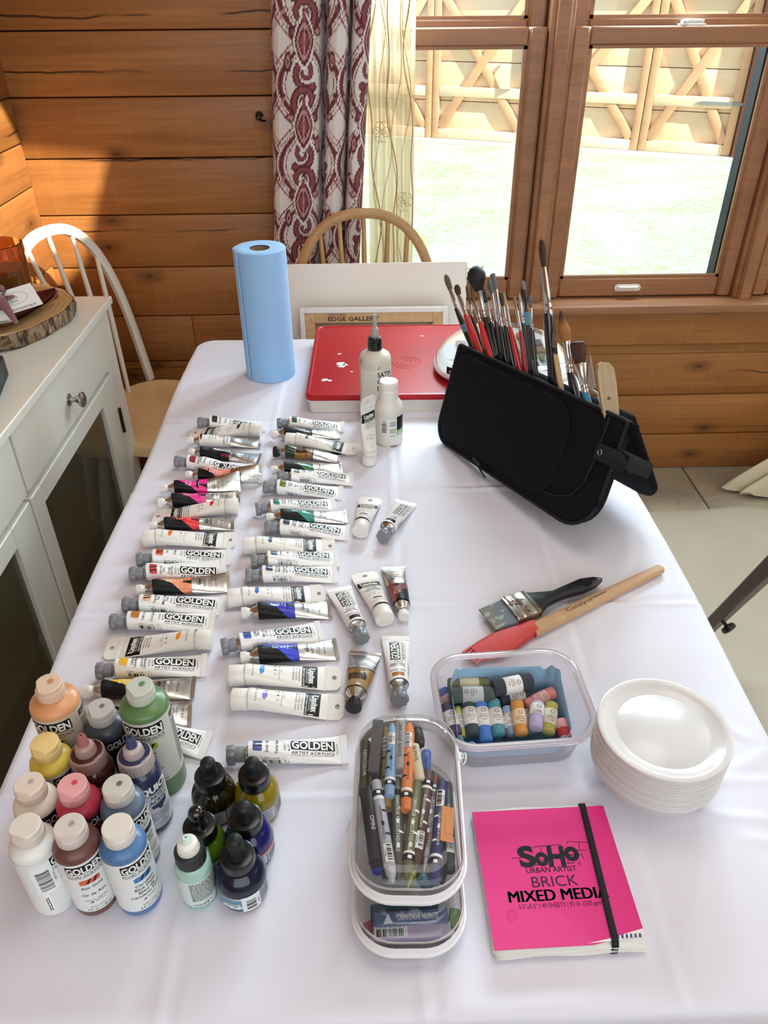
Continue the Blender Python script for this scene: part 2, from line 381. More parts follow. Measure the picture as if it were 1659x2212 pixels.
def window(n, a, b, label):
    """a, b: glass edges"""
    w = tag(bpy.data.objects.new('window_%d' % n, None), label, kind='structure'); C.objects.link(w); Y = WY + .028
    for y, z0, z1, zb, zt in ((Y, .69, 1.325, .632, 1.368), (Y + .034, 1.385, 1.95, 1.345, 2.02)):
        for s, e in ((a - .05, a), (b, b + .05)):
            q = MB(); q.box(s, e, y, y + .032, zb, zt, bev=.004); q.box(s + .006, e - .006, y - .004, y + .01, zb, zt, bev=.002); q.build('sash_stile', pine_sash, w)
        for s, e in ((zb, z0), (z1, zt)):
            q = MB(); q.box(a, b, y + .001, y + .031, s, e, bev=.004); q.build('sash_rail', pine_sash, w)
        for s, e, c_, d in ((a, a + .010, z0, z1), (b - .010, b, z0, z1), (a, b, z0, z0 + .008), (a, b, z1 - .008, z1)):
            q = MB(); q.box(s, e, y + .006, y + .013, c_, d); q.build('glazing_bead', pine_sash, w)
        q = MB(); q.box(a - .002, b + .002, y + .014, y + .018, z0 - .002, z1 + .002); q.build('pane', glass, w)
    q = MB()
    for s, e in ((a - .05, a + .002), (b + .010, b + .05)): q.box(s, e, Y + .07, Y + .12, .61, 2.04)
    q.box(a - .05, b + .05, Y + .07, Y + .12, .60, .665); q.build('screen_track', black_strip, w)
    c_ = (a + b) / 2                                              # lift handle on the bottom rail, latch on the meeting rail
    q = MB(); o_ = roundrect(.085, .022, .011, 5); q.prism(o_, 0, .004); q.prism([(x * .86, y * .6) for x, y in o_], .004, .009); q.box(-.03, .03, .001, .006, .004, .016, bev=.001)
    q.build('lift_handle', white_metal, w, loc=(c_ - .035, Y - .0005, .661), rot=(R_(90), 0, 0))
    q = MB(); q.box(-.036, .036, -.011, .011, 0, .004, bev=.001); q.lathe([(.011, .004), (.011, .011), (.007, .014)], 14, M=Matrix.Translation((-.02, 0, 0))); q.tube([(-.02, 0, .010), (.03, -.004, .010)], [.006, .004], 8)
    q.build('sash_latch', white_metal, w, loc=(c_ - (.10 if n == 1 else -.02), Y + .017, 1.368))
    return w
window(1, -.06, .448, 'sash window half behind the sheer curtain'); window(2, .615, 1.122, 'whole sash window between the two posts'); window(3, 1.287, 1.79, 'sash window cut off by the edge of the photo')

# ------------------------------------------------------------------ outside: yard and barn
gm, t, b = newmat('sunny_mown_grass'); co = tex(t, 'Object'); n1 = noise(t, co, 1.3, 4); n2 = noise(t, co, 16, 6, .8)
c = mixc(t, n1.step(.35, .68), lin('8E9C98'), lin('82926E')); mixc(t, n2.step(.40, .62) * .8, c, lin('9CA9A6'), b.inputs['Base Color']); b.inputs['Roughness'].default_value = .9; bumpn(t, n2, b, .6, .02)
nx, ny = 60, 60; P = np.zeros((nx, ny, 3))
for i in range(nx):
    for j in range(ny): P[i, j] = (-16 + 36 * i / (nx - 1), 2.6 + 20 * j / (ny - 1), -.2 + .03 * math.sin(i * 1.7 + j) * math.sin(j * 1.3))
q = MB().grid(P); tag(q.build('ground', gm), 'bright sunlit grass yard outside the windows', kind='structure')
barn_wood = wood('barn_board', 'F4D4B4', 'F0CCAA', 'E4BC98', knots=False, crack=False, rough=.7); barn_trim = wood('barn_trim_board', 'DEAA84', 'D8A27C', 'CC946E', knots=False, crack=False, rough=.7)
BM = Matrix(((.910, .4155, 0), (-.4155, .910, 0), (0, 0, 1))).to_4x4(); BM.translation = (.623, 10.837, 0)
barn = thing('barn', 'tan wooden barn with X braced doors beyond the yard', 'barn', M=BM)
q = MB(); q.box(-4.5, 6.5, .14, 4, -.25, 4.2); q.build('barn_wall', barn_wood, barn)
for s0 in (-1.0, .26, 1.49, 2.815):
    s1 = {-1.0: .26, .26: 1.49, 1.49: 2.815, 2.815: 3.83}[s0]; d = bpy.data.objects.new('door_leaf', None); C.objects.link(d); d.parent = barn
    for k in range(7):
        z0 = -.17 + .42 * k; q = MB(); q.box(s0, s1, .06, .10, z0 + .004, z0 + .416, bev=.006); q.build('board', barn_wood, d)
    for a, e in ((s0 + .004, s0 + .09), (s1 - .09, s1 - .004)): q = MB(); q.box(a, e, .0, .06, -.17, 2.78, bev=.008); q.build('stile', barn_trim, d)
    for z0, z1 in ((-.17, -.06), (.30, .41), (1.36, 1.47), (2.65, 2.77)): q = MB(); q.box(s0 + .09, s1 - .09, .0, .06, z0, z1, bev=.008); q.build('rail', barn_wood, d)
    for a, e in ((s0 + .1, s1 - .1), (s1 - .1, s0 + .1)):
        A, B = Vector((a, 0, -.05)), Vector((e, 0, 1.36)); M = frame((A + B) / 2 + Vector((0, .028, 0)), B - A, (0, -1, 0)); l = (B - A).length / 2
        q = MB(); q.box(-l, l, -.05, .05, -.02, .022 + (.004 if a < e else 0), bev=.006, M=M); q.build('brace', barn_trim, d)
q = MB(); q.box(-4.5, 4.3, -.12, .13, -.26, -.172, bev=.01); q.build('concrete_sill', mat('pale_concrete', 'B4B4AE', .8), barn)
iron = mat('grey_iron', '8E8E90', .5, .4)
q = MB(); q.tube([(1.40, -.05, .95), (1.40, -.09, .90), (1.40, -.09, .62), (1.40, -.05, .57)], .02, 8); q.build('door_handle', iron, barn)
q = MB(); q.box(3.42, 3.86, -.012, .0, .335, .365); q.prism([(3.36, .35), (3.42, .335), (3.42, .365)], 0, .012, M=Matrix(((1, 0, 0, 0), (0, 0, -1, 0), (0, 1, 0, 0), (0, 0, 0, 1)))); q.build('strap_hinge', iron, barn)
q = MB(); q.box(3.845, 3.99, -.05, .14, -.2, 4.2, bev=.01); q.build('corner_post', mat('dark_red_post', '8E4E34', .7), barn)
q = MB(); q.box(4.0, 4.22, -.10, .2, -.2, 4.2, bev=.01); q.build('corner_post', barn_wood, barn)

# ================================================================== table and cloth
TX0, TX1, TY0, TY1 = -.418, .462, .285, 1.80
tw = wood('table_oak', 'B58A58', 'A67B4B', '6B4422', knots=False, crack=False)
tb = thing('dining_table', 'long dining table under the white tablecloth', 'table', ((TX0 + TX1) / 2, (TY0 + TY1) / 2, 0))
hx, hy = (TX1 - TX0) / 2 - .016, (TY1 - TY0) / 2 - .016
q = MB(); q.prism([(x, y) for x, y in roundrect(2 * hx, 2 * hy, .05)], .715, .744); q.build('table_top', tw, tb)
q = MB(); q.box(-hx + .05, hx - .05, -hy + .05, hy - .05, .64, .714); q.build('apron', tw, tb)
for sx in (-1, 1):
    for sy in (-1, 1): q = MB(); q.lathe([(.022, 0), (.03, .3), (.035, .70)], 14, M=Matrix.Translation((sx * (hx - .07), sy * (hy - .07), 0))); q.build('leg', tw, tb)
m, t, b = newmat('white_satin_cloth'); b.inputs['Base Color'].default_value = lin('E4E1EB'); b.inputs['Roughness'].default_value = .55; b.inputs['Sheen Weight'].default_value = .25
co = tex(t, 'Object'); x, y, z = sep(t, co); wv = ((x * 2600.0).sin() * (y * 2600.0).sin()) * .25 + noise(t, co, 40, 3) * 1.5; bumpn(t, wv, b, .12, .0008); cloth_m = m
def cloth_mesh():
    rr, ext, st = .045, .30, .0046
    xs = np.arange(TX0 - ext, TX1 + ext + st, st); ys = np.arange(TY0 - ext, TY1 + ext + st, st); X, Y = np.meshgrid(xs, ys, indexing='ij')
    cx = np.clip(X, TX0 + rr, TX1 - rr); cy = np.clip(Y, TY0 + rr, TY1 - rr); dx, dy = X - cx, Y - cy; d = np.hypot(dx, dy); dn = np.maximum(d, 1e-9); nx_, ny_ = dx / dn, dy / dn
    over = np.maximum(d - rr + .012, 0); r = .012; a = np.minimum(over / r, math.pi / 2); down = np.maximum(over - r * math.pi / 2, 0)
    base = np.minimum(d, rr - .012); al = (X * 1.0 + Y * .8)
    wave = np.minimum(down / .12, 1) * (.012 * np.sin(al * 22) + .006 * np.sin(al * 51 + 1))
    out = base + r * np.sin(a) + wave + down * .04 + .003 * np.sin(Y * 9) * (over > 0); zz = TZ - .0006 - r * (1 - np.cos(a)) - down
    px_, py_ = cx + nx_ * out, cy + ny_ * out
    cr = np.zeros_like(X); flat = (over <= 0.02)
    for v, amp, s in ((1.358, .0020, 1), (1.108, .0026, 1), (.800, .0022, 1), (.505, .0022, 1), (1.62, .0016, 1)): 
        e = Y - v - .004 * np.sin(X * 7 + v * 9); cr += amp * (np.exp(-(e / .0045) ** 2) - .8 * np.exp(-((e - .010) / .006) ** 2)) * (.75 + .25 * np.sin(X * 11 + v * 5))
    for v, amp in ((.035, .0020), (.262, .0018), (-.19, .0016)):
        e = X - v - .003 * np.sin(Y * 6 + v * 9); cr += amp * (np.exp(-(e / .0045) ** 2) - .8 * np.exp(-((e - .010) / .006) ** 2)) * (.75 + .25 * np.sin(Y * 7 + v * 3))
    for (ax, ay, bx, by, amp) in ((.36, .50, .44, .545, .0030), (.34, .47, .46, .455, .0034), (.38, .44, .46, .425, .0028), (.39, .60, .43, .565, .0024), (-.05, .30, .0, .40, .0007), (.15, .62, .27, .70, .0008), (.24, .55, .30, .74, .0008), (-.38, 1.0, -.30, 1.07, .0008), (-.36, .58, -.41, .68, .001)):
        L2 = (bx - ax) ** 2 + (by - ay) ** 2; tt = np.clip(((X - ax) * (bx - ax) + (Y - ay) * (by - ay)) / L2, 0, 1); e = np.hypot(X - ax - tt * (bx - ax), Y - ay - tt * (by - ay)); cr += amp * np.exp(-(e / .006) ** 2)
    cr += .0006 * np.sin(X * 31 + 3 * np.sin(Y * 13)) * np.sin(Y * 27 + 2 * np.sin(X * 17))
    return np.stack([px_, py_, zz + cr * flat], -1)
q = MB().grid(cloth_mesh(), flip=False); o = q.build('tablecloth', cloth_m, smooth=180); tag(o, 'white satin cloth with pressed fold lines covering the long table', 'tablecloth')

# ================================================================== white cabinet
cw = mat('white_lacquer', 'E3DFD2', .35, coat=.15); cin = mat('cabinet_inside', 'DDD2BA', .6); steel = mat('brushed_nickel', 'B8B4AE', .22, 1); bronze = mat('dark_bronze', '4A4038', .4, .8)
hazed_glass = thin_clear('cabinet_door_glass', 'C9C5B9', .22, 'A89A7E', k=.8)  # brown haze in the glass stands in for light inside the closed cabinet
FX, CY0, CY1 = -.635, .56, 1.83
cb = thing('sideboard', 'white sideboard with glass doors along the log wall', 'cabinet', (0, 0, 0))
def bx(name, m_, p, *a, bev=.002): q = MB(); q.box(*a, bev=bev); return q.build(name, m_, p, 30)
bx('top', cw, cb, -.955, FX + .018, CY0 - .015, CY1 + .003, .832, .850)
bx('side_panel', cw, cb, -.95, FX, CY1 - .02, CY1, .04, .832); bx('side_panel', cw, cb, -.95, FX, CY0, CY0 + .02, .04, .832)
bx('back_panel', cin, cb, -.952, -.94, CY0 + .02, CY1 - .02, .04, .832); bx('bottom_panel', cw, cb, -.94, FX - .02, CY0 + .02, CY1 - .02, .05, .07)
bx('shelf', cin, cb, -.94, FX - .035, CY0 + .02, CY1 - .02, .365, .383); bx('drawer_rail', cw, cb, -.94, FX - .02, CY0 + .02, CY1 - .02, .682, .692)
bx('face_frame', cw, cb, FX - .02, FX, 1.757, CY1 - .0205, .04, .831); bx('face_frame', cw, cb, FX - .02, FX, CY0 + .0205, .64, .04, .831); bx('centre_stile', cin, cb, FX - .05, FX - .021, 1.186, 1.20, .07, .682)
for a, e, kn, hy_ in ((1.205, 1.753, 1.232, 1.757), (.643, 1.196, 1.168, .640)):
    d = bx('drawer', cw, cb, FX - .30, FX + .001, a, e, .694, .829)
    M = axis_z((FX, (a + e) / 2, .748), (FX + 1, (a + e) / 2, .748))
    kq = [(.013, 0), (.013, .003), (.006, .006), (.0055, .016), (.010, .021), (.0165, .027), (.0165, .031), (.010, .035), (.003, .0355)]
    MB().lathe(kq, 20, M=M).build('knob', steel, d)
    d = bpy.data.objects.new('door', None); C.objects.link(d); d.parent = cb
    for s0, s1, z0, z1 in ((a, a + .05, .075, .680), (e - .088, e, .075, .680), (a + .0502, e - .0882, .638, .680), (a + .0502, e - .0882, .075, .125)):
        bx('door_rail' if s1 - s0 > .2 else 'door_stile', cw, d, FX - .02, FX, s0, s1, z0, z1)
    bx('door_glass', hazed_glass, d, FX - .013, FX - .010, a + .049, e - .087, .124, .639, bev=0)
    MB().lathe(kq, 20, M=axis_z((FX, kn, .352), (FX + 1, kn, .352))).build('knob', steel, d)
    q = MB(); q.box(FX - .002, FX + .003, hy_ - .006, hy_ + .006, .52, .585, bev=.001); q.tube([(FX + .003, hy_, .518), (FX + .003, hy_, .587)], .004, 8); q.build('hinge', bronze, d)

# ------------------------------------------------------------------ on the cabinet
bm_, t, b = newmat('tree_bark'); co = tex(t, 'Object'); n1 = noise(t, mapv(t, co, (1, 1, .35)), 75, 5, .65, .8); c = mixc(t, n1.step(.40, .58), lin('3A2C22'), lin('9C8264')); mixc(t, n1.step(.60, .70), c, lin('C2A684'), b.inputs['Base Color']); b.inputs['Roughness'].default_value = .9; bumpn(t, n1, b, 1.0, .008); bark = bm_
bm_, t, b = newmat('sawn_log_face'); co = tex(t, 'Object'); x, y, z = sep(t, co); v = t.nodes.new('ShaderNodeVectorMath'); v.operation = 'LENGTH'; t.links.new(mapv(t, co, (1, 1, 0)).s, v.inputs[0]); r = N(t, v.outputs['Value'])
g = ((r + noise(t, co, 9, 3) * .03) * 520.0).sin(); c = mixc(t, g.step(-.2, 1) * .35, lin('C79A63'), lin('97683A')); mixc(t, r.step(.150, .158), c, lin('E0C090'), b.inputs['Base Color']); b.inputs['Roughness'].default_value = .55; face = bm_
sl = thing('log_slice', 'round wood slice with rough bark edge on the white cabinet', 'tray', (-.802, 1.648, .85))
mo = lambda a, k: 1 + .05 * math.sin(2 * a + .6) + .025 * math.sin(5 * a) + .012 * math.sin(13 * a + k)
SD = Matrix.Diagonal((.86, 1.12, 1, 1)); MB().lathe([(.152, .0), (.160, .006), (.162, .02), (.159, .033)], 90, M=SD, mod=mo).build('bark', bark, sl)
MB().lathe([(.1545, .0332), (.1545, .0352)], 90, M=SD, mod=lambda a, k: mo(a, 3)).build('sawn_face', face, sl)
am, t, b = newmat('amber_glass'); b.inputs['Base Color'].default_value = lin('DC8A44'); b.inputs['Roughness'].default_value = .08; b.inputs['Transmission Weight'].default_value = .85; b.inputs['IOR'].default_value = 1.5; amber = am
jr = thing('candle_jar', 'ribbed amber glass jar candle on the wood slice', 'candle', (-.812, 1.715, .8854))
rib = lambda a, k: 1 + (.035 * abs(math.sin(9 * a)) if 2 <= k <= 5 else .012 * math.sin(11 * a + 3 * math.sin(4 * a)))
MB().lathe([(.050, 0), (.058, .004), (.058, .02), (.059, .06), (.060, .085), (.059, .094), (.063, .104), (.062, .122), (.058, .123), (.056, .10), (.055, .06), (.054, .012)], 72, mod=rib).build('jar_glass', amber, jr)
MB().lathe([(.051, .013), (.051, .07)], 40).build('wax', mat('amber_wax', 'C98640', .5, sss=.2), jr)
def leaf_dish():
    P = []
    for i in range(25):
        u = -1 + 2 * i / 24; w = .055 * (1 - abs(u) ** 2.2) + .004
        P.append([(u * .115, w * s + .012 * math.sin(u * 4), .012 + .018 * s * s + .016 * abs(u) ** 3) for s in np.linspace(-1, 1, 11)])
    return np.array(P)
P = leaf_dish(); q = MB(); q.grid(P); q.grid(P + [0, 0, .004], flip=True); n_, m_ = P.shape[:2]
red_glaze = mat('oxblood_glaze', '5A1E16', .18, coat=.6, bump=.5, bscale=160)
o = q.build('dish', red_glaze, None, 60, loc=(-.757, 1.585, .8745), rot=(0, 0, R_(52))); tag(o, 'dark red glazed leaf shaped dish on the wood slice', 'dish')
M = frame((-.775, 1.52, .918), (.85, .5, .03), (.1, -.25, 1)); so = thing('soap_bar', 'white soap block with gold specks in the red dish', 'soap', M=M)
q = MB(); q.box(-.05, .05, -.028, .028, -.012, .012, bev=.007); q.build('soap', mat('white_soap', 'ECEAE2', .4, sss=.1), so)
q = MB()
for k in range(16): a, e = random.uniform(-.044, .044), random.uniform(-.02, .02); q.lathe([(.0035, .0119), (.002, .0132)], 6, M=Matrix.Translation((a, e, 0)), cap0=False)
q.build('gold_fleck', mat('gold_leaf', 'B08038', .3, .8), so)
q = MB()
for k, (a, e, hgt) in enumerate(((.2, .9, .03), (.9, .3, .04), (-.4, .8, .02))):
    pts = [Vector((-.765 + .07 * math.sin(6 * s * a + k) * s, 1.585 - .11 * s * e + .03 * k * s, .925 + hgt * math.sin(3.1 * s) - .012 * s)) for s in np.linspace(0, 1, 16)]
    q.tube(pts, [.004 + .008 * math.sin(3.0 * s + .1) for s in np.linspace(0, 1, 16)], 8, flat=.25)
tag(q.build('ribbon', mat('mauve_satin_ribbon', '7A5258', .35, sheen=.4)), 'mauve satin ribbon looped over the red dish', 'ribbon')
M = frame(at_z(26, 650, .928), (.80, .58, .10), (.25, -.50, .85)); cd = thing('gift_card', 'white card with small oval script emblem propped by the amber jar', 'card', M=M)
q = MB(); q.box(-.052, .052, -.030, .030, -.0006, 0); q.build('card_stock', mat('white_card', 'F0EFEA', .6), cd)
ink = mat('black_ink', '1B1B1D', .6); grey_ink = mat('grey_ink', '55555A', .6)
pr = Print(); pr.ring(.004, .004, .030, .016, .0007); pr.text('Leone', .004, .007, .006, bold=0); pr.text('candles', .004, -.003, .004, bold=0); pr.lines(-.03, .045, -.026, -.020, 2, seed=3); q = MB(); pr.emit(q, flat_surface(Matrix.Identity(4))); q.build('print', grey_ink, cd)
nb = thing('gift_box', 'small navy blue box at the near edge of the cabinet top', 'box', (-.722, 1.300, .85), R_(12))
navy = mat('navy_card', '16222E', .45); q = MB(); q.box(-.06, .045, -.05, .075, 0, .042, bev=.003); q.build('box_body', navy, nb)
pr = Print()
for k in range(14): pr.ring(-.05 + .0065 * k, .02 + .012 * math.sin(k * 2.1), .003, .004, .0008)
q = MB(); pr.emit(q, lambda u, v, off: np.stack([np.full_like(u, .045 + off), v, u * .2 + .02], 1)); q.build('print', mat('silver_ink', 'B9C2C8', .4), nb)

# ================================================================== chairs
oak = wood('light_oak', 'C79E6C', 'B98C58', '8A6238', knots=False, crack=False, rough=.4, coat=.2); seatwood = wood('maple_seat', 'F0D2A4', 'E6C490', 'C49A62', knots=False, crack=False, rough=.35, coat=.25)
white_paint = mat('white_chair_paint', 'E6E2D8', .35, coat=.2)
def windsor(name, label, loc, rz, m_back, m_seat, m_leg, hw=.185, top=.95, nsp=7, rec=.13, sw=1.0, spread=.78):
    ch = thing(name, label, 'chair', loc, rz)
    def S(k, n=36):                                              # seat outline, front towards +x
        a = 2 * math.pi * k / n; c_, s_ = math.cos(a), math.sin(a); return (.205 * math.copysign(abs(c_) ** .75, c_) + .01, sw * .23 * math.copysign(abs(s_) ** .7, s_) * (1 - .06 * c_))
    out = [S(k) for k in range(36)]; q = MB(); q.grid([[(x * s, y * s, z) for x, y in out] for s, z in ((.93, .412), (1, .422), (1, .440), (.975, .448), (.8, .446), (.4, .441), (.01, .440))], cv=True); q.f.append(tuple(reversed(range(36)))); q.m.append(0); q.build('seat', m_seat, ch)
    def B(a): z = .44 + (top - .44) * max(math.sin(a), 0) ** .62; return Vector((-.165 - rec * (z - .44) / (top - .44), -hw * math.copysign(abs(math.cos(a)) ** .85, math.cos(a)) * (1 + .10 * math.sin(a)), z))
    pts = [B(math.pi * k / 40) for k in range(41)]; q = MB(); P = []
    for i, p in enumerate(pts):
        d = (pts[min(i + 1, 40)] - pts[max(i - 1, 0)]).normalized(); nrm = Vector((1, 0, rec / .5)).normalized(); w = d.cross(nrm).normalized()
        P.append([p + w * (a * .0135) + nrm * (e * .010) for a, e in ((-1, -.6), (-.6, -1), (.6, -1), (1, -.6), (1, .6), (.6, 1), (-.6, 1), (-1, .6))])
    q.grid(P, cv=True); q.f += [tuple(range(8)), tuple(range(40 * 8 + 7, 40 * 8 - 1, -1))]; q.m += [0, 0]; q.build('bow', m_back, ch, 50)
    for k in range(nsp):
        f = -1 + 2 * (k + .5) / nsp; a = math.acos(max(-1, min(1, -f * .86))); e = B(a); s = Vector((-.160, f * hw * spread, .44))
        q = MB(); q.tube([s, s.lerp(e, .5), e], [.0065, .0085, .006], 10); q.build('spindle', m_back, ch)
    for sx in (-1, 1):
        for sy in (-1, 1): q = MB(); q.tube([(sx * .13, sy * .14, .42), (sx * .155, sy * .165, .25), (sx * .19, sy * .20, 0)], [.014, .019, .012], 12); q.build('leg', m_leg, ch)
    for sy in (-1, 1): q = MB(); q.tube([(-.172, sy * .18, .15), (0, sy * .18, .15), (.172, sy * .18, .15)], [.008, .012, .008], 10); q.build('stretcher', m_leg, ch)
    q = MB(); q.tube([(0, -.18, .15), (0, 0, .15), (0, .18, .15)], [.008, .012, .008], 10); q.build('stretcher', m_leg, ch)
    return ch
windsor('windsor_chair', 'white bow-backed chair with a pale wood seat in the corner', (-.618, 2.010, 0), R_(-25), white_paint, seatwood, white_paint, hw=.185, top=.93, nsp=5, rec=.09, sw=.9, spread=.50)
windsor('windsor_chair', 'natural oak bow-backed chair at the window end of the table', (-.005, 1.93, 0), R_(-90), oak, oak, oak, hw=.205, top=.945, nsp=7, rec=.11)
# ------------------------------------------------------------------ boards leaning on the oak chair
q = MB(); M = frame((.021, 1.905, .4515), (1, 0, .002), (0, .15, 1)); q.box(-.239, .239, -.002, .002, 0, .432, M=M); tag(q.build('mat_board', mat('cream_board', 'F1EADF', .6)), 'big blank white board leaning on the oak chair back', 'board')
M = frame((.016, 1.872, .4495), (1, 0, -.003), (0, .13, 1)); cv = thing('canvas', 'stretched canvas seen from its wooden back before the white board', 'canvas', M=M)
pinebar = wood('stretcher_pine', 'D6AD7A', 'CBA06B', 'A87C4C', knots=False, crack=False); raw = mat('raw_canvas', '9C8468', .8, bump=.4, bscale=900); prim = mat('primed_canvas', 'EBE6DE', .6, bump=.3, bscale=900)
q = MB(); q.box(-.19, .19, .009, .011, .002, .334); q.build('canvas_back', raw, cv)
for a, e, z0, z1 in ((-.19, -.178, 0, .336), (.178, .19, 0, .336), (-.178, .178, .324, .336), (-.178, .178, 0, .012)): q = MB(); q.box(a, e, -.011, .0088, z0, z1, bev=.001); q.build('folded_edge', prim, cv)
for a, e, z0, z1 in ((-.178, -.152, .012, .324), (.152, .178, .012, .324), (-.152, .152, .298, .324), (-.152, .152, .012, .038)): q = MB(); q.box(a, e, -.0095, .0087, z0, z1, bev=.001); q.build('stretcher_bar', pinebar, cv)
FM = Matrix(((1, 0, 0, 0), (0, 0, -1, -.0095), (0, 1, 0, 0), (0, 0, 0, 1)))
pr = Print(); pr.text('EDGE GALLERY', -.052, .309, .0105, width=.132, bold=.03); pr.text('CREATIVE MARK', -.094, .3195, .0045, width=.047, bold=.02)
for s in (-1, 1):
    for k in range(3): a = s * (.150 + .011 * k); pr.poly([(a, .3 + .010 * k), (a + .0008, .3 + .010 * k), (a + .006 * s + .0008, .295 + .010 * k), (a + .006 * s, .295 + .010 * k)])
    pr.poly([(s * .152, .2975), (s * .1526, .2975), (s * .1785, .3245), (s * .1779, .3245)])
q = MB(); pr.emit(q, flat_surface(FM)); q.build('print', mat('brown_stamp_ink', '4A2E1C', .7), cv)

# ================================================================== curtains
def curtain_paint(U, V):
    """ikat print: ogee ribbons, medallions and scrolls; returns linear colours"""
    CU, CV = .30, .385; jit = np.random.RandomState(3).rand(4000); Vj = V + .0030 * (jit[(np.abs(U) / .0016).astype(int) % 4000] - .5); Uj = U + .0012 * np.sin(V * 900)
    col = np.tile(np.array(lin('DAD5D2')[:3]), (len(U), 1)); dark, mid, pale = [np.array(lin(h)[:3]) for h in ('552029', '84464A', 'B98A88')]
    def lay(mask, c): col[mask] = c
    row = np.floor(Vj / CV + .25)
    def ogee(ph): return ph + CU / 4 * 1.0 * np.sin(2 * math.pi * Vj / CV)
    for half in (0, 1):
        for sgn in (1, -1):
            e = (Uj - sgn * CU * .235 * np.sin(2 * math.pi * Vj / CV) + half * CU / 2 + CU / 2) % CU - CU / 2; e = np.abs(e)
            lay(e < .0175, dark); lay(e < .0145, np.array(lin('DDD7D3')[:3])); lay(e < .0085, mid); lay(e < .0030, dark)
    for half in (0, 1):
        for sgn in (1, -1):
            for o_ in (-.030, .030):
                e = (Uj - sgn * CU * .235 * np.sin(2 * math.pi * Vj / CV) + half * CU / 2 + CU / 2 - o_) % CU - CU / 2; lay((np.abs(e) < .0032) & (np.sin(2 * math.pi * Vj / CV * 2 + 1.2) > -.45), pale if o_ > 0 else mid)
    def local(cu, cv, flip):
        x = (Uj - cu + CU / 2) % CU - CU / 2; y = (Vj - cv + CV / 2) % CV - CV / 2; return x * flip, y
    def strokes(cu, cv, flip, pts, w, c):
        x, y = local(cu, cv, flip); best = np.full(len(U), 9.0)
        near = (np.abs(x) < .10) & (np.abs(y) < .14); X, Y = x[near], y[near]; bb = np.full(len(X), 9.0)
        for (p, q_), ww in zip(zip(pts[:-1], pts[1:]), w):
            dx, dy = q_[0] - p[0], q_[1] - p[1]; tt = np.clip(((X - p[0]) * dx + (Y - p[1]) * dy) / (dx * dx + dy * dy), 0, 1); bb = np.minimum(bb, np.hypot(X - p[0] - tt * dx, Y - p[1] - tt * dy) / ww)
        best[near] = bb; lay(best < 1.0, c); return best
    sp = [(.029 * math.exp(-.17 * a) * math.cos(a) , .029 * math.exp(-.17 * a) * math.sin(a)) for a in np.linspace(-2.2, 7.5, 26)]
    wd = [.0098 - .00025 * k for k in range(25)]
    for cu, cv, fl in ((.0, CV / 4, 1), (.0, CV * .75, -1), (CU / 2, CV / 4, -1), (CU / 2, CV * .75, 1)):
        for dy, sc in ((.028, .95), (-.036, 1.15)):
            pts = [(x * sc - .004, y * sc + dy) for x, y in sp]
            strokes(cu, cv, fl, pts, [q_ * 1.15 * sc for q_ in wd], dark); strokes(cu, cv, fl, pts, [q_ * .62 * sc for q_ in wd], mid)
        x, y = local(cu, cv, fl)
        for ax, ay, rx, ry, cc in [(a_ * 1.3, b_ * 1.15, c_ * 1.25, d_ * 1.2, e_) for a_, b_, c_, d_, e_ in ((.036, .045, .010, .020, dark), (.036, .045, .0055, .013, pale), (.036, .045, .002, .007, dark), (.018, .062, .0035, .006, dark), (.022, .078, .0035, .006, dark), (-.02, .07, .0035, .006, dark), (.03, -.066, .013, .009, dark), (.03, -.066, .008, .005, pale), (-.012, -.080, .0035, .005, mid), (.045, -.02, .003, .005, dark))]:
            lay(np.abs((x - ax) / rx) ** 1.6 + np.abs((y - ay) / ry) ** 1.6 < 1, cc)
    for cu, cv in ((0, 0), (0, CV / 2), (CU / 2, 0), (CU / 2, CV / 2)):
        x, y = local(cu, cv, 1); e = np.abs(x / .027) ** 1.5 + np.abs(y / .054) ** 1.3
        lay(e < 1.25, np.array(lin('DDD7D3')[:3])); lay(e < 1, dark); lay((e < .72) & (e > .5), pale); lay(e < .32, mid); lay((np.abs(x) < .0015) & (np.abs(y) < .04), pale); lay((np.abs(x) < .005) & (np.abs(y - .05) < .012), mid)
    jj = .88 + .24 * jit[(np.abs(U) / .0009).astype(int) % 4000]; return np.clip(col * jj[:, None], 0, 1)
cm, t, b = newmat('ikat_curtain_cloth'); at = t.nodes.new('ShaderNodeAttribute'); at.attribute_name = 'ikat'; t.links.new(at.outputs['Color'], b.inputs['Base Color']); b.inputs['Roughness'].default_value = .85; b.inputs['Sheen Weight'].default_value = .1
co = tex(t, 'Object'); bumpn(t, noise(t, mapv(t, co, (1, 1, .15)), 900, 2), b, .25, .001)
def fold_path(n):
    """plan of the folds: (x, y) with flat fronts and tucked backs"""
    knots = [(-.268, 2.30), (-.262, 2.272), (-.19, 2.262), (-.128, 2.272), (-.118, 2.325), (-.108, 2.335), (-.112, 2.28), (-.098, 2.258), (-.055, 2.262), (-.045, 2.30), (-.050, 2.335), (-.038, 2.325), (-.040, 2.27), (-.018, 2.256), (.012, 2.268), (.014, 2.31), (.008, 2.335)]
    k = np.array(knots); d = np.concatenate([[0], np.cumsum(np.hypot(*np.diff(k, axis=0).T))]); s = np.linspace(0, d[-1], n); x, y = np.interp(s, d, k[:, 0]), np.interp(s, d, k[:, 1])
    ker = np.ones(13) / 13
    for _ in range(3): x[6:-6], y[6:-6] = np.convolve(x, ker, 'same')[6:-6], np.convolve(y, ker, 'same')[6:-6]
    return x, y, s
nu, nv = 330, 460; fx, fy, fs = fold_path(nu); Z = np.linspace(.30, 2.15, nv); P = np.zeros((nu, nv, 3)); sft = -.072 * (1.43 - Z)
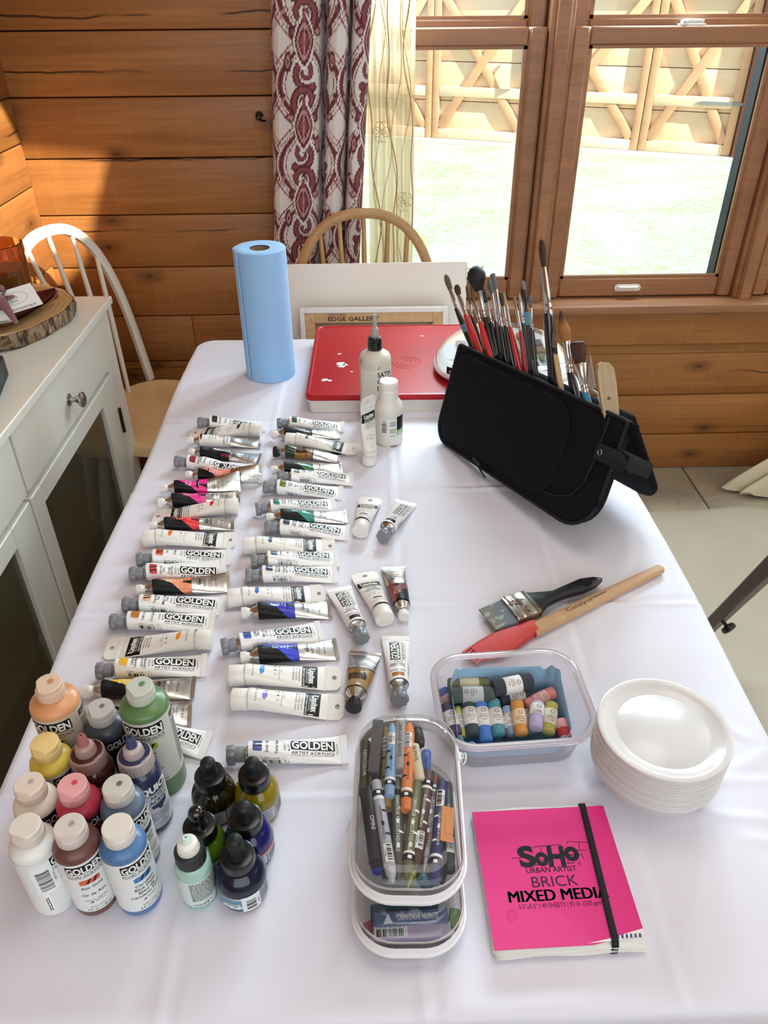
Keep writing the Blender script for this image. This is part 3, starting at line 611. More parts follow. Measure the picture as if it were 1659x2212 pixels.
P[:, :, 0] = -.226 + (fx[:, None] + .268) * .90 + sft[None]; P[:, :, 1] = fy[:, None] + .004 * np.sin(Z[None] * 7 + fs[:, None] * 20); P[:, :, 2] = Z[None]
q = MB().grid(P); me = q.mesh('curtain', cm, 180); Uv = np.repeat(fs, nv); Vv = np.tile(Z, nu); a_ = me.color_attributes.new('ikat', 'FLOAT_COLOR', 'POINT')
colr = np.ones((nu * nv, 4), np.float32); colr[:, :3] = curtain_paint(Uv + .03, Vv); a_.data.foreach_set('color', colr.ravel())
o = obj('curtain', me); sm_ = o.modifiers.new('cloth', 'SOLIDIFY'); sm_.thickness = .0012; tag(o, 'white curtain with burgundy paisley print hanging by the window', 'curtain')
shm, t, b = newmat('sheer_net'); t.nodes.remove(b); out = t.nodes['Material Output']; tr_ = t.nodes.new('ShaderNodeBsdfTransparent'); df = t.nodes.new('ShaderNodeBsdfDiffuse'); tl = t.nodes.new('ShaderNodeBsdfTranslucent')
df.inputs[0].default_value = lin('E6D6B6'); tl.inputs[0].default_value = lin('F0DFBC'); tr_.inputs[0].default_value = lin('FAF2E2'); m1 = t.nodes.new('ShaderNodeMixShader'); m1.inputs[0].default_value = .6; m2 = t.nodes.new('ShaderNodeMixShader')
co = tex(t, 'Object'); x, y, z = sep(t, co); nn = noise(t, mapv(t, co, (120, 60, .8)), 1, 2).step(.60, .68); nn = nn * -.30 + .78
t.links.new(nn.s, m2.inputs[0]); t.links.new(df.outputs[0], m1.inputs[1]); t.links.new(tl.outputs[0], m1.inputs[2]); t.links.new(tr_.outputs[0], m2.inputs[1]); t.links.new(m1.outputs[0], m2.inputs[2]); t.links.new(m2.outputs[0], out.inputs[0])
def sheer_xy(s): return .012 + .128 * s, 2.335 + .012 * math.sin(s * 34 + 1) * (.4 + .6 * s)
sh = thing('sheer_curtain', 'cream sheer curtain with stitched vines beside the paisley curtain', 'curtain', (0, 0, 0))
P = [[(*sheer_xy(s), z) for z in np.linspace(.40, 2.15, 60)] for s in np.linspace(0, 1, 90)]; MB().grid(P).build('net', shm, sh, 180)
q = MB()
for k in range(7):
    s0 = .12 + .13 * k; pts = []
    for z in np.linspace(.45, 2.1, 110): s = min(max(s0 + .10 * math.sin(z * 9 + k * 1.9) + .05 * math.sin(z * 23 + k), .01), .99); x, y = sheer_xy(s); pts.append((x, y - .002, z))
    q.tube(pts, .0011 if k % 3 else .0022, 5)
for z0, s0 in ((1.13, .30), (.945, .80), (1.36, .75)):
    for g in range(6): pts = [(sheer_xy(min(max(s0 + (.09 * math.cos(a) + .10 * math.cos(g * 1.05)), .01), .99))[0], sheer_xy(s0)[1] - .004, z0 + .012 * math.sin(a) + .016 * math.sin(g * 1.05)) for a in np.linspace(0, 5.2, 14)]; q.tube(pts, .0008, 4)
q.build('stitched_vine', mat('tan_embroidery', 'C9AE7C', .7), sh)
q = MB(); q.tube([(-.286 + .010 * math.cos(a) * (1 - a / 12), 2.353 - .001 * a, 1.168 + .012 * math.sin(a) * (1 - a / 12)) for a in np.linspace(0, 9, 30)], .0028, 8); q.tube([(-.283, 2.355, 1.158), (-.275, 2.365, 1.155), (-.272, 2.371, 1.155)], .0028, 8)
tag(q.build('curtain_hook', mat('black_wrought_iron', '1F1B1A', .5, .6)), 'black scrolled iron hook on the logs beside the paisley curtain', 'hook')

# ------------------------------------------------------------------ floor cloths and easel beyond the table
dm = mat('canvas_drop_cloth', 'B3A793', .85, bump=.3, bscale=500, var=.08, vscale=4)
nx, ny = 110, 130; P = np.zeros((nx, ny, 3))
for i in range(nx):
    for j in range(ny):
        u, v = i / (nx - 1), j / (ny - 1); x = .15 + 2.5 * u; ye = 2.03 + .14 * u + .012 * math.sin(u * 21) + .01 * math.sin(u * 47); y = -.4 + (ye + .4) * v
        h = .012 + .006 * math.sin(x * 9 + 3 * math.sin(y * 4)) * math.sin(y * 11 + x * 3) + .004 * math.sin(x * 31 + y * 17) + .012 * math.exp(-((y - 1.35 - .05 * math.sin(x * 5)) / .02) ** 2) + .008 * math.exp(-((x - 1.05 - .08 * y) / .02) ** 2)
        e = min((1 - v) / .015, 1); P[i, j] = (x, y, .003 + h * e)
tag(MB().grid(P).build('drop_cloth', dm, smooth=180), 'beige canvas drop cloth spread on the stone floor', 'drop cloth')
nx, ny = 60, 40; P = np.zeros((nx, ny, 3))
for i in range(nx):
    for j in range(ny):
        u, v = i / (nx - 1), j / (ny - 1); a = u * 5.0 - 1.0; r = .05 + .30 * (1 - v) ** 1.2; w = 1 + .16 * math.sin(a * 9 + v * 2) + .08 * math.sin(a * 17 + 1)
        P[i, j] = (1.62 - r * w * math.cos(a), 2.19 + .4 * r * w * math.sin(a) * .42, .012 + .30 * v ** .9 + .012 * math.sin(a * 9))
tag(MB().grid(P).build('bunched_cloth', mat('cream_cloth', 'D8CBB0', .8, bump=.3, bscale=400), smooth=180), 'cream cloth bunched on the floor under the window', 'cloth')
ez = thing('easel', 'dark wooden easel leg slanting up beside the table', 'easel'); A, B = at_z(1550, 1338, .26), at_z(1659, 1232, .62); d = (B - A).normalized(); A2 = A - d * ((A.z - .02) / d.z); B2 = A + d * 1.1
M = frame(A2, d, CAMZ * -1); L = (B2 - A2).length; mah = wood('dark_mahogany', '3E1C14', '331510', '1C0A06', knots=False, crack=False, rough=.5, coat=.05)
q = MB(); q.box(0, L, -.030, .030, -.012, .012, bev=.003, M=M); q.build('easel_leg', mah, ez)
q = MB(); q.box(L * .1, L, -.042, -.0305, -.016, .004, bev=.002, M=M); q.build('easel_rail', mah, ez)
K = at_z(1583, 1286, .36); kn = M.inverted() @ K
q = MB(); q.lathe([(.004, .0112), (.004, .024), (.013, .026), (.015, .032), (.013, .038), (.005, .040)], 24, M=M @ Matrix.Translation((kn.x, .020, 0)), mod=lambda a, k: 1 + (.12 * math.sin(a * 7) if k >= 2 else 0)); q.build('clamp_knob', mat('black_plastic_knob', '141416', .4), ez)

# ================================================================== paint tubes
BLK = mat('black_print', '0A0A0C', .45, spec=.3); WHT = mat('white_print', 'F3F1EC', .4); GRY = mat('grey_print', '6F6F74', .5)
lamw = mat('white_laminate', 'F5F3F1', .28, coat=.35); plw = mat('warm_white_plastic', 'F1ECE4', .33, coat=.2); capw = mat('white_cap_plastic', 'F1ECE5', .4, coat=.1)
capg = mat('grey_cap_plastic', '85878C', .35, coat=.2); alu = mat('aluminium_shoulder', 'C9C6C2', .25, 1)
m, t, b = newmat('crumpled_foil'); b.inputs['Base Color'].default_value = lin('D8D5D0'); b.inputs['Metallic'].default_value = 1; b.inputs['Roughness'].default_value = .27
co = tex(t, 'Object'); v = t.nodes.new('ShaderNodeTexVoronoi'); v.inputs['Scale'].default_value = 48; v.feature = 'F1'; v.distance = 'EUCLIDEAN'; t.links.new((mapv(t, co, (1, 1, 1))).s, v.inputs['Vector'])
bumpn(t, noise(t, co, 34, 2, .5, .5) + N(t, v.outputs['Distance']) * .6, b, .30, .004); foil = m
_cm = {}
def cmat(hexc, kind='print'):
    k = (hexc, kind)
    if k not in _cm: _cm[k] = mat('%s_colour' % kind, hexc, .35 if kind == 'print' else .25, coat=.25 if kind == 'print' else 0, metal=0)
    return _cm[k]
_R = np.linspace(.02, 1, 33); _T = np.linspace(0, math.pi, 129); _A = []
for r in _R: ds = np.sqrt(np.cos(_T) ** 2 + (r * np.sin(_T)) ** 2); _A.append(np.concatenate([[0], np.cumsum((ds[1:] + ds[:-1]) / 2 * np.diff(_T))]))
_A = np.array(_A)
class TubeBody:
    """round at the shoulder (x = 0), flattened at the tail (x = L); label coordinates: u along x, v round the girth from the top line"""
    def __init__(s, L, r, roll=0, twist=0, seed=0, dent=.04, tail=.0011, p=1.0, lift=0, bend=0):
        s.L, s.r, s.roll, s.tw, s.dent, s.tail, s.p, s.lift, s.bend = L, r, roll, twist, dent, tail, p, lift, bend; s.ph = random.Random(seed).random() * 6
    def wh(s, x):
        t = np.clip(x / s.L, 0, 1); tt = np.clip((t - .04) / .96, 0, 1) ** s.p; q = 1 - tt
        h = s.r * q + s.tail; w = s.r * (1 + .52 * tt)
        k = 1 + s.dent * np.sin(x * 120 + s.ph) * np.sin(math.pi * np.clip(t, 0, 1)) + s.dent * .6 * np.sin(x * 260 + 2 * s.ph) * np.clip(t * 2, 0, 1) * (1 - t); return w, h * k
    def pt(s, x, th, off=0):
        w, h = s.wh(x); t = np.clip(x / s.L, 0, 1); tau = s.tw * t * t * (3 - 2 * t)
        y, z = (w + off) * np.sin(th), (h + off) * np.cos(th); low = np.sqrt((w * np.sin(tau)) ** 2 + (h * np.cos(tau)) ** 2)
        return np.stack([x, y * np.cos(tau) - z * np.sin(tau) + s.bend * t * t, y * np.sin(tau) + z * np.cos(tau) + low + s.lift * t], -1)
    def surf(s, u, v, off):
        u = np.asarray(u, float); w, h = s.wh(u); ra = np.clip(h / w, .02, 1); vv = np.asarray(v) + s.roll; a = np.abs(vv) / w
        i = np.clip(np.searchsorted(_R, ra) - 1, 0, 31); f = (ra - _R[i]) / (_R[i + 1] - _R[i]); th = np.zeros_like(u)
        for k in range(len(u)): row = _A[i[k]] * (1 - f[k]) + _A[i[k] + 1] * f[k]; th[k] = np.interp(a[k], row, _T)
        return s.pt(u, th * np.sign(vv), off)
    def skin(s, mb, x0, x1, n, mi, seg=64, off=0, cap=None):
        xs = np.linspace(x0, x1, n); th = np.linspace(0, 2 * math.pi, seg, endpoint=False)
        mb.grid(s.pt(xs[:, None].repeat(seg, 1), th[None].repeat(n, 0), off), mi, cv=True)
    def crimp(s, mb, x0, x1, mi=0, th=.0008, extra=.0):
        P = []
        for x in (x0, x1):
            w, h = s.wh(np.array(s.L)); tau = s.tw; ring = [(-w - extra, -h - th), (w + extra, -h - th), (w + extra, h + th), (-w - extra, h + th)]; low = math.sqrt((w * math.sin(tau)) ** 2 + (h * math.cos(tau)) ** 2)
            P.append([(x, y * math.cos(tau) - z * math.sin(tau) + s.bend, y * math.sin(tau) + z * math.cos(tau) + low + th * .5 + s.lift) for y, z in ring])
        o = len(mb.v); mb.grid(P, mi, cv=True); mb.f += [(o + 3, o + 2, o + 1, o), (o + 4, o + 5, o + 6, o + 7)]; mb.m += [mi, mi]
CAPX = lambda x, r: Matrix.Translation((x, 0, r)) @ Matrix.Rotation(R_(90), 4, 'Y')          # lathe axis along +x
def lathe_x(mb, prof, r0, seg=28, mi=0, mod=None): mb.lathe([(r, x) for x, r in prof], seg, mi, M=CAPX(0, r0), mod=mod)
def place_tube(c, tl, r, z=0):
    """matrix of a tube whose cap end shows at pixel c and tail end at pixel tl, and its length"""
    a, e = at_z(*c, TZ + r + z), at_z(*tl, TZ + .002 + z); a.z = e.z = TZ + .0011 + z; M = frame(a, e - a, (0, 0, 1)); return M, (e - a).length
def swatch(pr, u0, u1, v0, v1, mi, mi2, stripes):
    pr.rrect(u0, u1, v0, v1, .0018, mi, 1)
    if stripes:
        for k in range(2):
            a = lerp(v0, v1, .30 + .32 * k); pr.poly([(u0 + .0008, a - .0018), (u1 - .0008, a + .0012), (u1 - .0008, a + .0034), (u0 + .0008, a + .0004)], mi2, 2)
def serif_free(s): return s
def tube_golden(c, tl, col, names, label, roll=0, tw=.07, stripes=True, seed=0, group=None, z=0, dent=.03, sub='ARTIST ACRYLICS', lift=0, bend=0):
    r = .0122; M, D = place_tube(c, tl, r, z); th = thing('paint_tube', label, 'paint tube', M=M, group=group); cl = .0215; x0 = cl + .0035; L = D - x0 - .005
    Tm = Matrix.Translation((x0, 0, 0)); B = TubeBody(L, r, roll, tw, seed, dent, lift=lift, bend=bend)
    q = MB(); B.skin(q, 0, L, 26, 0); B.crimp(q, L - .001, L + .0065, 0, .0005); q.build('tube_body', lamw, th, 50, loc=(x0, 0, 0))
    q = MB(); lathe_x(q, [(cl - .002, .0072), (cl, .0080), (x0 - .0005, r - .0012), (x0 + .0004, r - .0002)], r); q.build('shoulder', alu, th)
    q = MB(); lobes = lambda a, k: 1 + (.07 * math.cos(8 * a) if 1 <= k <= 4 else 0)
    lathe_x(q, [(0, .0068), (.0002, .0098), (.001, .0104), (.0078, .0106), (.0088, .0100), (.0092, .0085), (.0100, .0082), (.0105, .0087), (.0185, .0090), (.0192, .0086), (.0196, .0075), (.0215, .0073)], r, 48, mod=lobes); q.build('cap', capg, th)
    pr = Print(); k = L / .106                                   # 0 black, 1 white, 2 swatch, 3 dark stripe, 4 grey
    swatch(pr, .005 * k, .0155 * k, -.0075, .0085, 2, 3, stripes)
    w = .094 * k - .050 * k
    pr.rect(.0480 * k, .0965 * k, -.0040, .0088, 0, 1); pr.text('GOLDEN', .0725 * k, .0024, .0108, width=.0510 * k, mi=0, layer=2, bold=.075, res=3); pr.text('GOLDEN', .0725 * k, .0024, .0100, width=.0470 * k, mi=1, layer=3, bold=.030, res=3)
    pr.text(sub, .0725 * k, -.0076, .0034, width=.049 * k, bold=.012); pr.rect(.0480 * k, .0965 * k, -.0108, -.0104, 0)
    pr.text('2 fl.oz./59 ml', .1005 * k, -.001, .0022, 90, width=.014, mi=0, bold=.0)
    for u, s in zip((.0205, .0245, .0315, .0355), names): pr.text(s, u * k, .0005, .0034, 90, width=min(.0020 * len(s), .020), bold=.012) if s else None
    pr.lines(.0400 * k, .0430 * k, -.006, .006, 2, 4, 1, 'v', seed); pr.text('ASTM', .0452 * k, .0010, .0022, 90, bold=.0); pr.poly([(.0440 * k, -.0060), (.0465 * k, -.0060), (.0465 * k, -.0032)])
    pr.bars(.0155 * k, .0365 * k, -.0225, -.0165, 0, 1, 'u', seed); pr.text('7 38797%05d %d' % (10000 + seed * 83, seed % 9), .026 * k, -.0148, .0022, 180, width=.024 * k, bold=0)
    pr.text('#1%03d-2' % (400 + seed * 7 % 600), .0405 * k, -.0175, .0020, 90, bold=0); pr.text('Ser %d' % (1 + seed % 7), .0440 * k, -.0175, .0020, 90, bold=0)
    for a, e in ((.054, .057), (.0595, .0615), (.064, .066)): pr.lines(a * k, e * k, -.026, -.020, 1, 0, 1, 'v', seed)
    pr.lines(.070 * k, .094 * k, -.0235, -.0215, 1, 0, 1, 'u', seed)
    for a, e, p_, q_ in ((.069, .095, -.0198, -.0195), (.069, .095, -.0252, -.0249), (.069, .0693, -.0252, -.0195), (.0947, .095, -.0252, -.0195)): pr.rect(a * k, e * k, p_, q_)
    q = MB(); pr.emit(q, B.surf, .008, .0024); q.build('label_print', [BLK, WHT, cmat(col), cmat('1A1A1E' if stripes else col), GRY], th, 0, loc=(x0, 0, 0)); return th
def tube_liquitex(c, tl, col, names, label, roll=0, tw=.05, seed=0, group=None, z=0, dent=.02, namecol=0, r=.0128, standing=None, tab_curl=0):
    if standing is None: M, D = place_tube(c, tl, r, z)
    else: M, D = standing
    th = thing('paint_tube', label, 'paint tube', M=M, group=group); cl = .020; tabl = .019; L = D - cl - tabl; B = TubeBody(L, r, roll, tw, seed, dent)
    q = MB(); B.skin(q, 0, L, 24, 0); B.crimp(q, L - .0008, L + .003, 0, .0003); q.build('tube_body', plw, th, 50, loc=(cl, 0, 0))
    q = MB(); lathe_x(q, [(0, .0118), (.0004, .0130), (.0012, .0134), (cl - .0012, .0131), (cl - .0004, .0126), (cl + .0006, .0120)], r + .0002, 48); q.build('cap', capw, th)
    w = float(B.wh(np.array(L))[0]); hs = .0036; no = 20; P0, P1 = [], []
    for k in range(no):
        a = 2 * math.pi * k / no; cx = .0105; P0.append((cx + hs * .8 * math.cos(a), hs * math.sin(a) * 1.1)); s_ = 1 / max(abs(math.cos(a)) / (tabl * .5), abs(math.sin(a)) / w); P1.append((tabl * .5 + s_ * math.cos(a), s_ * math.sin(a)))
    for k, (x, y) in enumerate(P1):
        if abs(abs(y) - w) < .003 and x > tabl - .004: P1[k] = (x - .0015, y * .97)
    q = MB(); tau = B.tw; zt = float(math.sqrt((w * math.sin(tau)) ** 2 + .0011 ** 2)); f3 = lambda x, y, h: (L + x + .0005, y * math.cos(tau) - h * math.sin(tau), y * math.sin(tau) + h * math.cos(tau) + zt + tab_curl * (x / tabl) ** 2)
    q.grid([[f3(x, y, h) for x, y in ring] for ring, h in ((P0, -.0006), (P1, -.0006), (P1, .0006), (P0, .0006), (P0, -.0006))], cv=True); q.build('hang_tab', plw, th, 50, loc=(cl, 0, 0))
    pr = Print(); k = L / .099; girth = math.pi * r * .99
    pr.rect(.0700 * k, .0890 * k, -girth, girth, 0, 1)
    pr.text('Liquitex', .0825 * k, .0, .0070, -90, width=.0245, mi=1, layer=2, bold=.035, res=3); pr.rect(.0775 * k, .0780 * k, -.012, .012, 1, 2); pr.rect(.0800 * k, .0870 * k, .0128, .0134, 1, 2)
    pr.text('P R O F E S S I O N A L', .0755 * k, 0, .0016, -90, width=.0235, mi=1, layer=2, bold=.02); pr.text('HEAVY BODY ACRYLIC', .0722 * k, -.002, .0021, -90, width=.029, mi=1, layer=2, bold=.02)
    n = len(names)
    for i, s in enumerate(names): pr.text(s, (.0668 - .0037 * i) * k, .0, .0021, -90, width=min(.00145 * len(s), .030), mi=namecol if i == 0 else 0, bold=.004)
    pr.rect(.0420 * k, .0424 * k, -.012, .013); pr.text('PR 254', .0448 * k, .002, .0016, -90, bold=0); pr.text('S%d' % (1 + seed % 4), .0370 * k, .0085, .0022, -90, bold=.02); pr.rect(.036 * k, .0384 * k, .0005, .0025); pr.ring(.0372 * k, -.0055, .0015, .0015, .0003)
    rr = random.Random(seed); pts = []
    for i in range(22):
        a = 2 * math.pi * i / 22; pts.append(((.0215 + (.0028 + .0004 * rr.random()) * math.cos(a)) * k + .0008 * math.sin(a), (.0068 + .0006 * rr.random()) * (abs(math.sin(a)) ** .7) * math.copysign(1, math.sin(a))))
    pr.poly(pts, 2, 1)
    pr.text('59 ml e 2 US fl oz', .0105 * k, 0, .0024, -90, width=.022, bold=.0); pr.rect(.0005, .0009, -girth, girth, 3, 1)
    pr.lines(.015 * k, .066 * k, -.0262, -.0240, 1, 0, 1, 'u', seed, .9)
    q = MB(); pr.emit(q, B.surf, .01, .0024); q.build('label_print', [BLK, WHT, cmat(col), GRY, cmat('3E8C46')], th, 0, loc=(cl, 0, 0)); return th
def tube_holbein(c, tl, col, label, roll=0, tw=.06, seed=0, group=None, z=0, dent=.05, style='wedge', win=None, r=.0115, capcol=None, p=1.0, lift=0):
    M, D = place_tube(c, tl, r, z); th = thing('paint_tube', label, 'paint tube', M=M, group=group); cl = .0105; x0 = cl + .0125; L = D - x0 - .003
    B = TubeBody(L, r, roll, tw, seed, dent, p=p, lift=lift); le = .52 * L
    q = MB(); B.skin(q, 0, le, 16, 0); B.skin(q, le, L, 16, 1); B.crimp(q, L - .0008, L + .0042, 1, .0006)
    q.build('tube_body', [BLK if style in ('wedge', 'back') else cmat(col, 'label'), foil], th, 50, loc=(x0, 0, 0))
    q = MB(); lathe_x(q, [(cl - .001, .0050), (cl + .004, .0056), (cl + .0045, .0064), (cl + .0052, .0066), (x0 - .0004, r - .0007), (x0 + .0005, r - .0001)], r); q.build('shoulder', alu, th)
    q = MB(); ribs = lambda a, k: 1 + (.025 * math.cos(24 * a) if 1 <= k <= 3 else 0); R0 = .0078 if capcol is None else .0098
    lathe_x(q, [(0, R0 - .0012), (.0002, R0 - .0002), (.001, R0), (cl - .003, R0), (cl - .002, R0 - .0012), (cl, R0 - .0016), (cl + .0015, R0 - .0020)], r, 48, mod=ribs); q.build('cap', capw if capcol is None else capcol, th)
    pr = Print(); g = math.pi * r * .98                          # 0 black, 1 colour, 2 white, 3 window, 4 grey
    if style == 'wedge':
        pr.poly([(.0006, .0085), (le - .0003, -.0135), (le - .0003, .016), (.004, .016)], 1, 1); pr.poly([(.004, .016), (le - .0003, .016), (le - .0003, g), (.012, g)], 1, 1)
        pr.poly([(le * .30, .0085), (le - .0002, -.0135), (le - .0002, -.0200), (le * .80, -.018)], 1, 1); pr.poly([(le - .0003, -.0025), (le - .0003, .005), (le * .72, .0015)], 0, 2)
        pr.rect(le * .36, le * .50, -.0005, .0085, 2, 2); pr.rect(le * .37, le * .49, .0003, .0077, 3, 3); pr.text('ACRYLIC', le * .53, .004, .0012, 90, mi=2, layer=2, bold=0)
        for i, w_ in enumerate((.006, .008, .011, .008, .009)): pr.lines(le * (.58 + .075 * i), le * (.58 + .075 * i) + .0014, .004 - w_ / 2, .004 + w_ / 2, 1, 2 if i < 3 else 0, 3, 'v', seed + i)
    elif style == 'back':
        pr.lines(.003, .016, -.006, .010, 8, 4, 1, 'v', seed); pr.rect(le * .42, le * .98, .0005, .0075, 2, 1); pr.bars(le * .47, le * .95, .0015, .0060, 0, 2, 'u', seed); pr.ring(le * .72, .0125, .0032, .0022, .0004, 2, 1); pr.lines(.014, le * .9, .0095, .0135, 2, 4, 1, 'u', seed)
        pr.rect(le * .72, le - .0004, -.0125, -.0075, 1, 1)
    elif style == 'art':
        pr.rect(.0004, le, -g, g, 2, 1); pr.poly([(.006, .0055), (.015, .0062), (.0145, .0015), (.010, -.0005), (.0065, .001)], 1, 2)
        for i in range(3): pr.text(('CAPUT MORTUUM', 'CAPUT MORTUUM', 'CPT MORTUUM')[i], (.0195 + .005 * i), -.001, .0023, 90, width=.013, bold=.0, mi=0, layer=2)
        for i in range(9): a = i * .7; pr.poly([(le * .74, .003), (le * .74 + .0075 * math.cos(a), .004 + .006 * math.sin(a)), (le * .74 + .0075 * math.cos(a + .3), .004 + .006 * math.sin(a + .3))], 5, 2)
        pr.poly([(le * .86, -.012), (le * .93, -.012), (le * .95, .003), (le, .008), (le, .010), (le * .88, .004)], 6, 2)
    elif style == 'bands':
        pr.rect(le * .36, le - .0003, -g, g, 6, 1); pr.poly([(le * .38, .013), (le * .40, -.011), (le * .80, -.008), (le * .74, .014)], 0, 2); pr.ring(le * .58, .002, .0095, .0085, .0007, 6, 3); pr.ring(le * .58, .002, .0062, .0056, .0005, 6, 3); pr.text('MATISSE', le * .58, .002, .003, 90, width=.012, mi=6, layer=3, bold=.02)
        pr.rect(le * .985, le + .0012, -g, g, 0, 2); pr.lines(le * .82, le * .95, -.006, .008, 3, 0, 2, 'v', seed)
    if style in ('wedge', 'back'):
        if style == 'wedge': pr.ring(le + .011, .002, .0035, .0062, .0007, 0, 1); pr.text('holbein', le + .011, .002, .0030, 90, width=.0095, bold=.03); pr.text('ACRYLIC', le + .0175, .001, .0034, 90, width=.016, bold=.012)
        else: pr.lines(le + .004, le + .024, -.010, .004, 8, 0, 1, 'v', seed)
        for i in range(2): pr.lines(le + .0235 + .0028 * i, le + .0245 + .0028 * i, -.007, .010, 1, 0, 1, 'v', seed)
        pr.text('PV 14  50ml', le + .0335, .0, .0024, 90, width=.013, bold=.0)
    q = MB(); pr.emit(q, B.surf, .007, .0024)
    q.build('label_print', [BLK, cmat(col), WHT, cmat(win or col), GRY, cmat('C96A62'), cmat('9DBBD6' if style == 'art' else 'A06A22')], th, 0, loc=(x0, 0, 0)); return th
LG, RG = 'paint tubes in the row nearest the cabinet', 'paint tubes in the second row'
G, Q, H = tube_golden, tube_liquitex, tube_holbein
G((428, 914), (574, 922), '1B1820', ('Dioxazine', '', 'Violet', ''), 'white paint tube with near-black swatch at the window end of the cabinet-side row', -.006, seed=1, group=LG, stripes=False)
Q((564, 931), (413, 935), '3A1830', ('QUINACRIDONE VIOLET', 'VIOLET QUINACRIDONE', 'VIOLETA'), 'white hang-tab paint tube with dark plum brush mark', .003, -.05, seed=2, group=LG)
H((406, 954), (563, 958), '6A2218', 'pale paint tube with brown shield mark and bare silver tail', 0, .05, 3, LG, style='art')
H((409, 979), (561, 993), '8A1420', 'black and silver paint tube turned to its barcode back', 0, .05, 4, LG, style='back')
G((379, 998), (541, 1018), '8E1230', ('Quinacridone', 'Crimson', 'Cramoisi', ''), 'half-used white paint tube with crimson swatch', -.004, .12, seed=5, group=LG, stripes=False, dent=.16)
H((403, 1028), (566, 1040), 'F08C7C', 'salmon and black paint tube with its silver tail pinched upright', -.004, 1.25, 6, LG, dent=.1, p=1.3)
H((349, 1057), (519, 1055), 'EE2A94', 'rose pink and black paint tube with twisted silver tail', -.004, 1.0, 7, LG, dent=.1, p=1.2)
H((342, 1088), (516, 1075), 'F03C92', 'hot pink and black paint tube lying flat beside the twisted one', 0, .05, 8, LG, win='F25A8C')
Q((515, 1094), (331, 1117), 'DE1F2C', ('CADMIUM-FREE RED MEDIUM', 'ROUGE MOYEN SANS CADMIUM', 'ROJO MEDIO SIN CADMIO'), 'cream paint tube with bright red brush mark and green lettering', 0, -.05, seed=9, group=LG, namecol=4)
H((325, 1139), (504, 1131), 'E5272A', 'red and black paint tube with silver tail', 0, .05, 10, LG, win='B01518')
Q((311, 1165), (509, 1167), 'F0702A', ('RED ORANGE', 'ROUGE ORANGE', 'ROJO NARANJA'), 'cream hang-tab paint tube with orange brush mark', 0, .05, seed=11, group=LG)
G((296, 1211), (497, 1204), 'E2512A', ('Cad', '', 'Orange', ''), 'white paint tube with striped vermilion swatch', 0, seed=12, group=LG)
G((281, 1242), (487, 1232), 'D02B25', ('Pyrrole', 'Red', 'Rouge', 'Pyrrole'), 'white paint tube with red striped swatch rolled to show its barcode', -.007, .25, seed=13, group=LG, dent=.05)
H((296, 1277), (496, 1262), 'F0956A', 'peach and black paint tube with crumpled silver tail', 0, .30, 14, LG, win='E8B48A')
G((266, 1308), (485, 1309), 'F0BC9C', ('Titan Mars', 'Pale', 'Mars clair', 'Titan'), 'white paint tube with pale peach swatch', 0, seed=15, group=LG)
G((239, 1345), (462, 1346), 'B8711F', ('Yellow Ochre', '', 'Ocre Jaune', ''), 'white paint tube with yellow ochre swatch', .001, seed=16, group=LG, stripes=False)
Q((458, 1383), (229, 1402), 'F4971E', ('INDIAN YELLOW', 'JAUNE INDIEN', 'AMARILLO INDIO'), 'cream hang-tab paint tube with amber brush mark', 0, -.05, seed=17, group=LG)
G((209, 1452), (445, 1438), 'E8B11E', ('Cadmium', 'Yellow Medium', 'Jaune de', 'Cadmium Moyen'), 'white paint tube with golden yellow swatch', .001, seed=18, group=LG, stripes=False)
H((182, 1496), (420, 1487), 'F2BE34', 'yellow and black paint tube part hidden by the green bottle', 0, .05, 19, LG, win='F6CB4A', dent=.07)
H((205, 1556), (413, 1543), 'E9DC3A', 'lemon paint tube with only its silver tail showing behind the green bottle', 0, .15, 20, LG, dent=.1)
G((270, 1573), (448, 1611), 'EDE6D0', ('Titanium', 'White', 'Blanc', 'Titane'), 'white paint tube whose cap end is hidden behind the green bottle', .001, seed=21, group=LG)
G((599, 916), (742, 923), '17302C', ('Green', '', 'Vert', ''), 'white paint tube with green-black swatch at the window end of the second row', -.005, seed=22, group=RG, stripes=False)
H((588, 940), (732, 938), '101C1C', 'black and silver paint tube with dark green-black block', 0, .05, 23, RG, win='12302A')
Q((618, 951), (774, 971), '0F4A42', ('PHTHALOCYANINE GREEN', 'VERT PHTALO', 'VERDE FTALO'), 'cream hang-tab paint tube with deep green brush mark', 0, .05, seed=24, group=RG, z=.004)
H((591, 977), (734, 989), '1F3F2A', 'dark green paint tube with black cap and ochre band', 0, .05, 25, RG, style='bands', capcol=mat('black_tube_cap', '0E0F11', .35, coat=.3))
H((586, 1017), (738, 1013), '2E6A36', 'mid green and black paint tube with silver tail', 0, .05, 26, RG, win='3C7A40')
G((599, 1032), (762, 1036), '6A7C70', ('Terre', 'Verte', 'Verte', 'Hue'), 'white paint tube with grey green swatch', .001, seed=27, group=RG, stripes=False)
G((569, 1054), (738, 1066), '7C8E1E', ('Green', 'Gold', 'Vert', 'Or'), 'white paint tube with olive gold striped swatch', -.004, seed=28, group=RG)
G((552, 1102), (724, 1091), '0E7A6C', ('Cobalt', 'Green', 'Vert', 'Cobalt'), 'white paint tube with teal green swatch', -.001, seed=29, group=RG)
H((576, 1120), (748, 1117), '118A74', 'teal and black paint tube with silver tail', 0, .05, 30, RG, win='36A99A', z=.002)
G((573, 1141), (753, 1152), '14283C', ('Turquoise', '(Phthalo)', 'Turquoise', '(Phtalo)'), 'white paint tube with blue-black swatch and paint on its grey cap', 0, seed=31, group=RG, stripes=False)
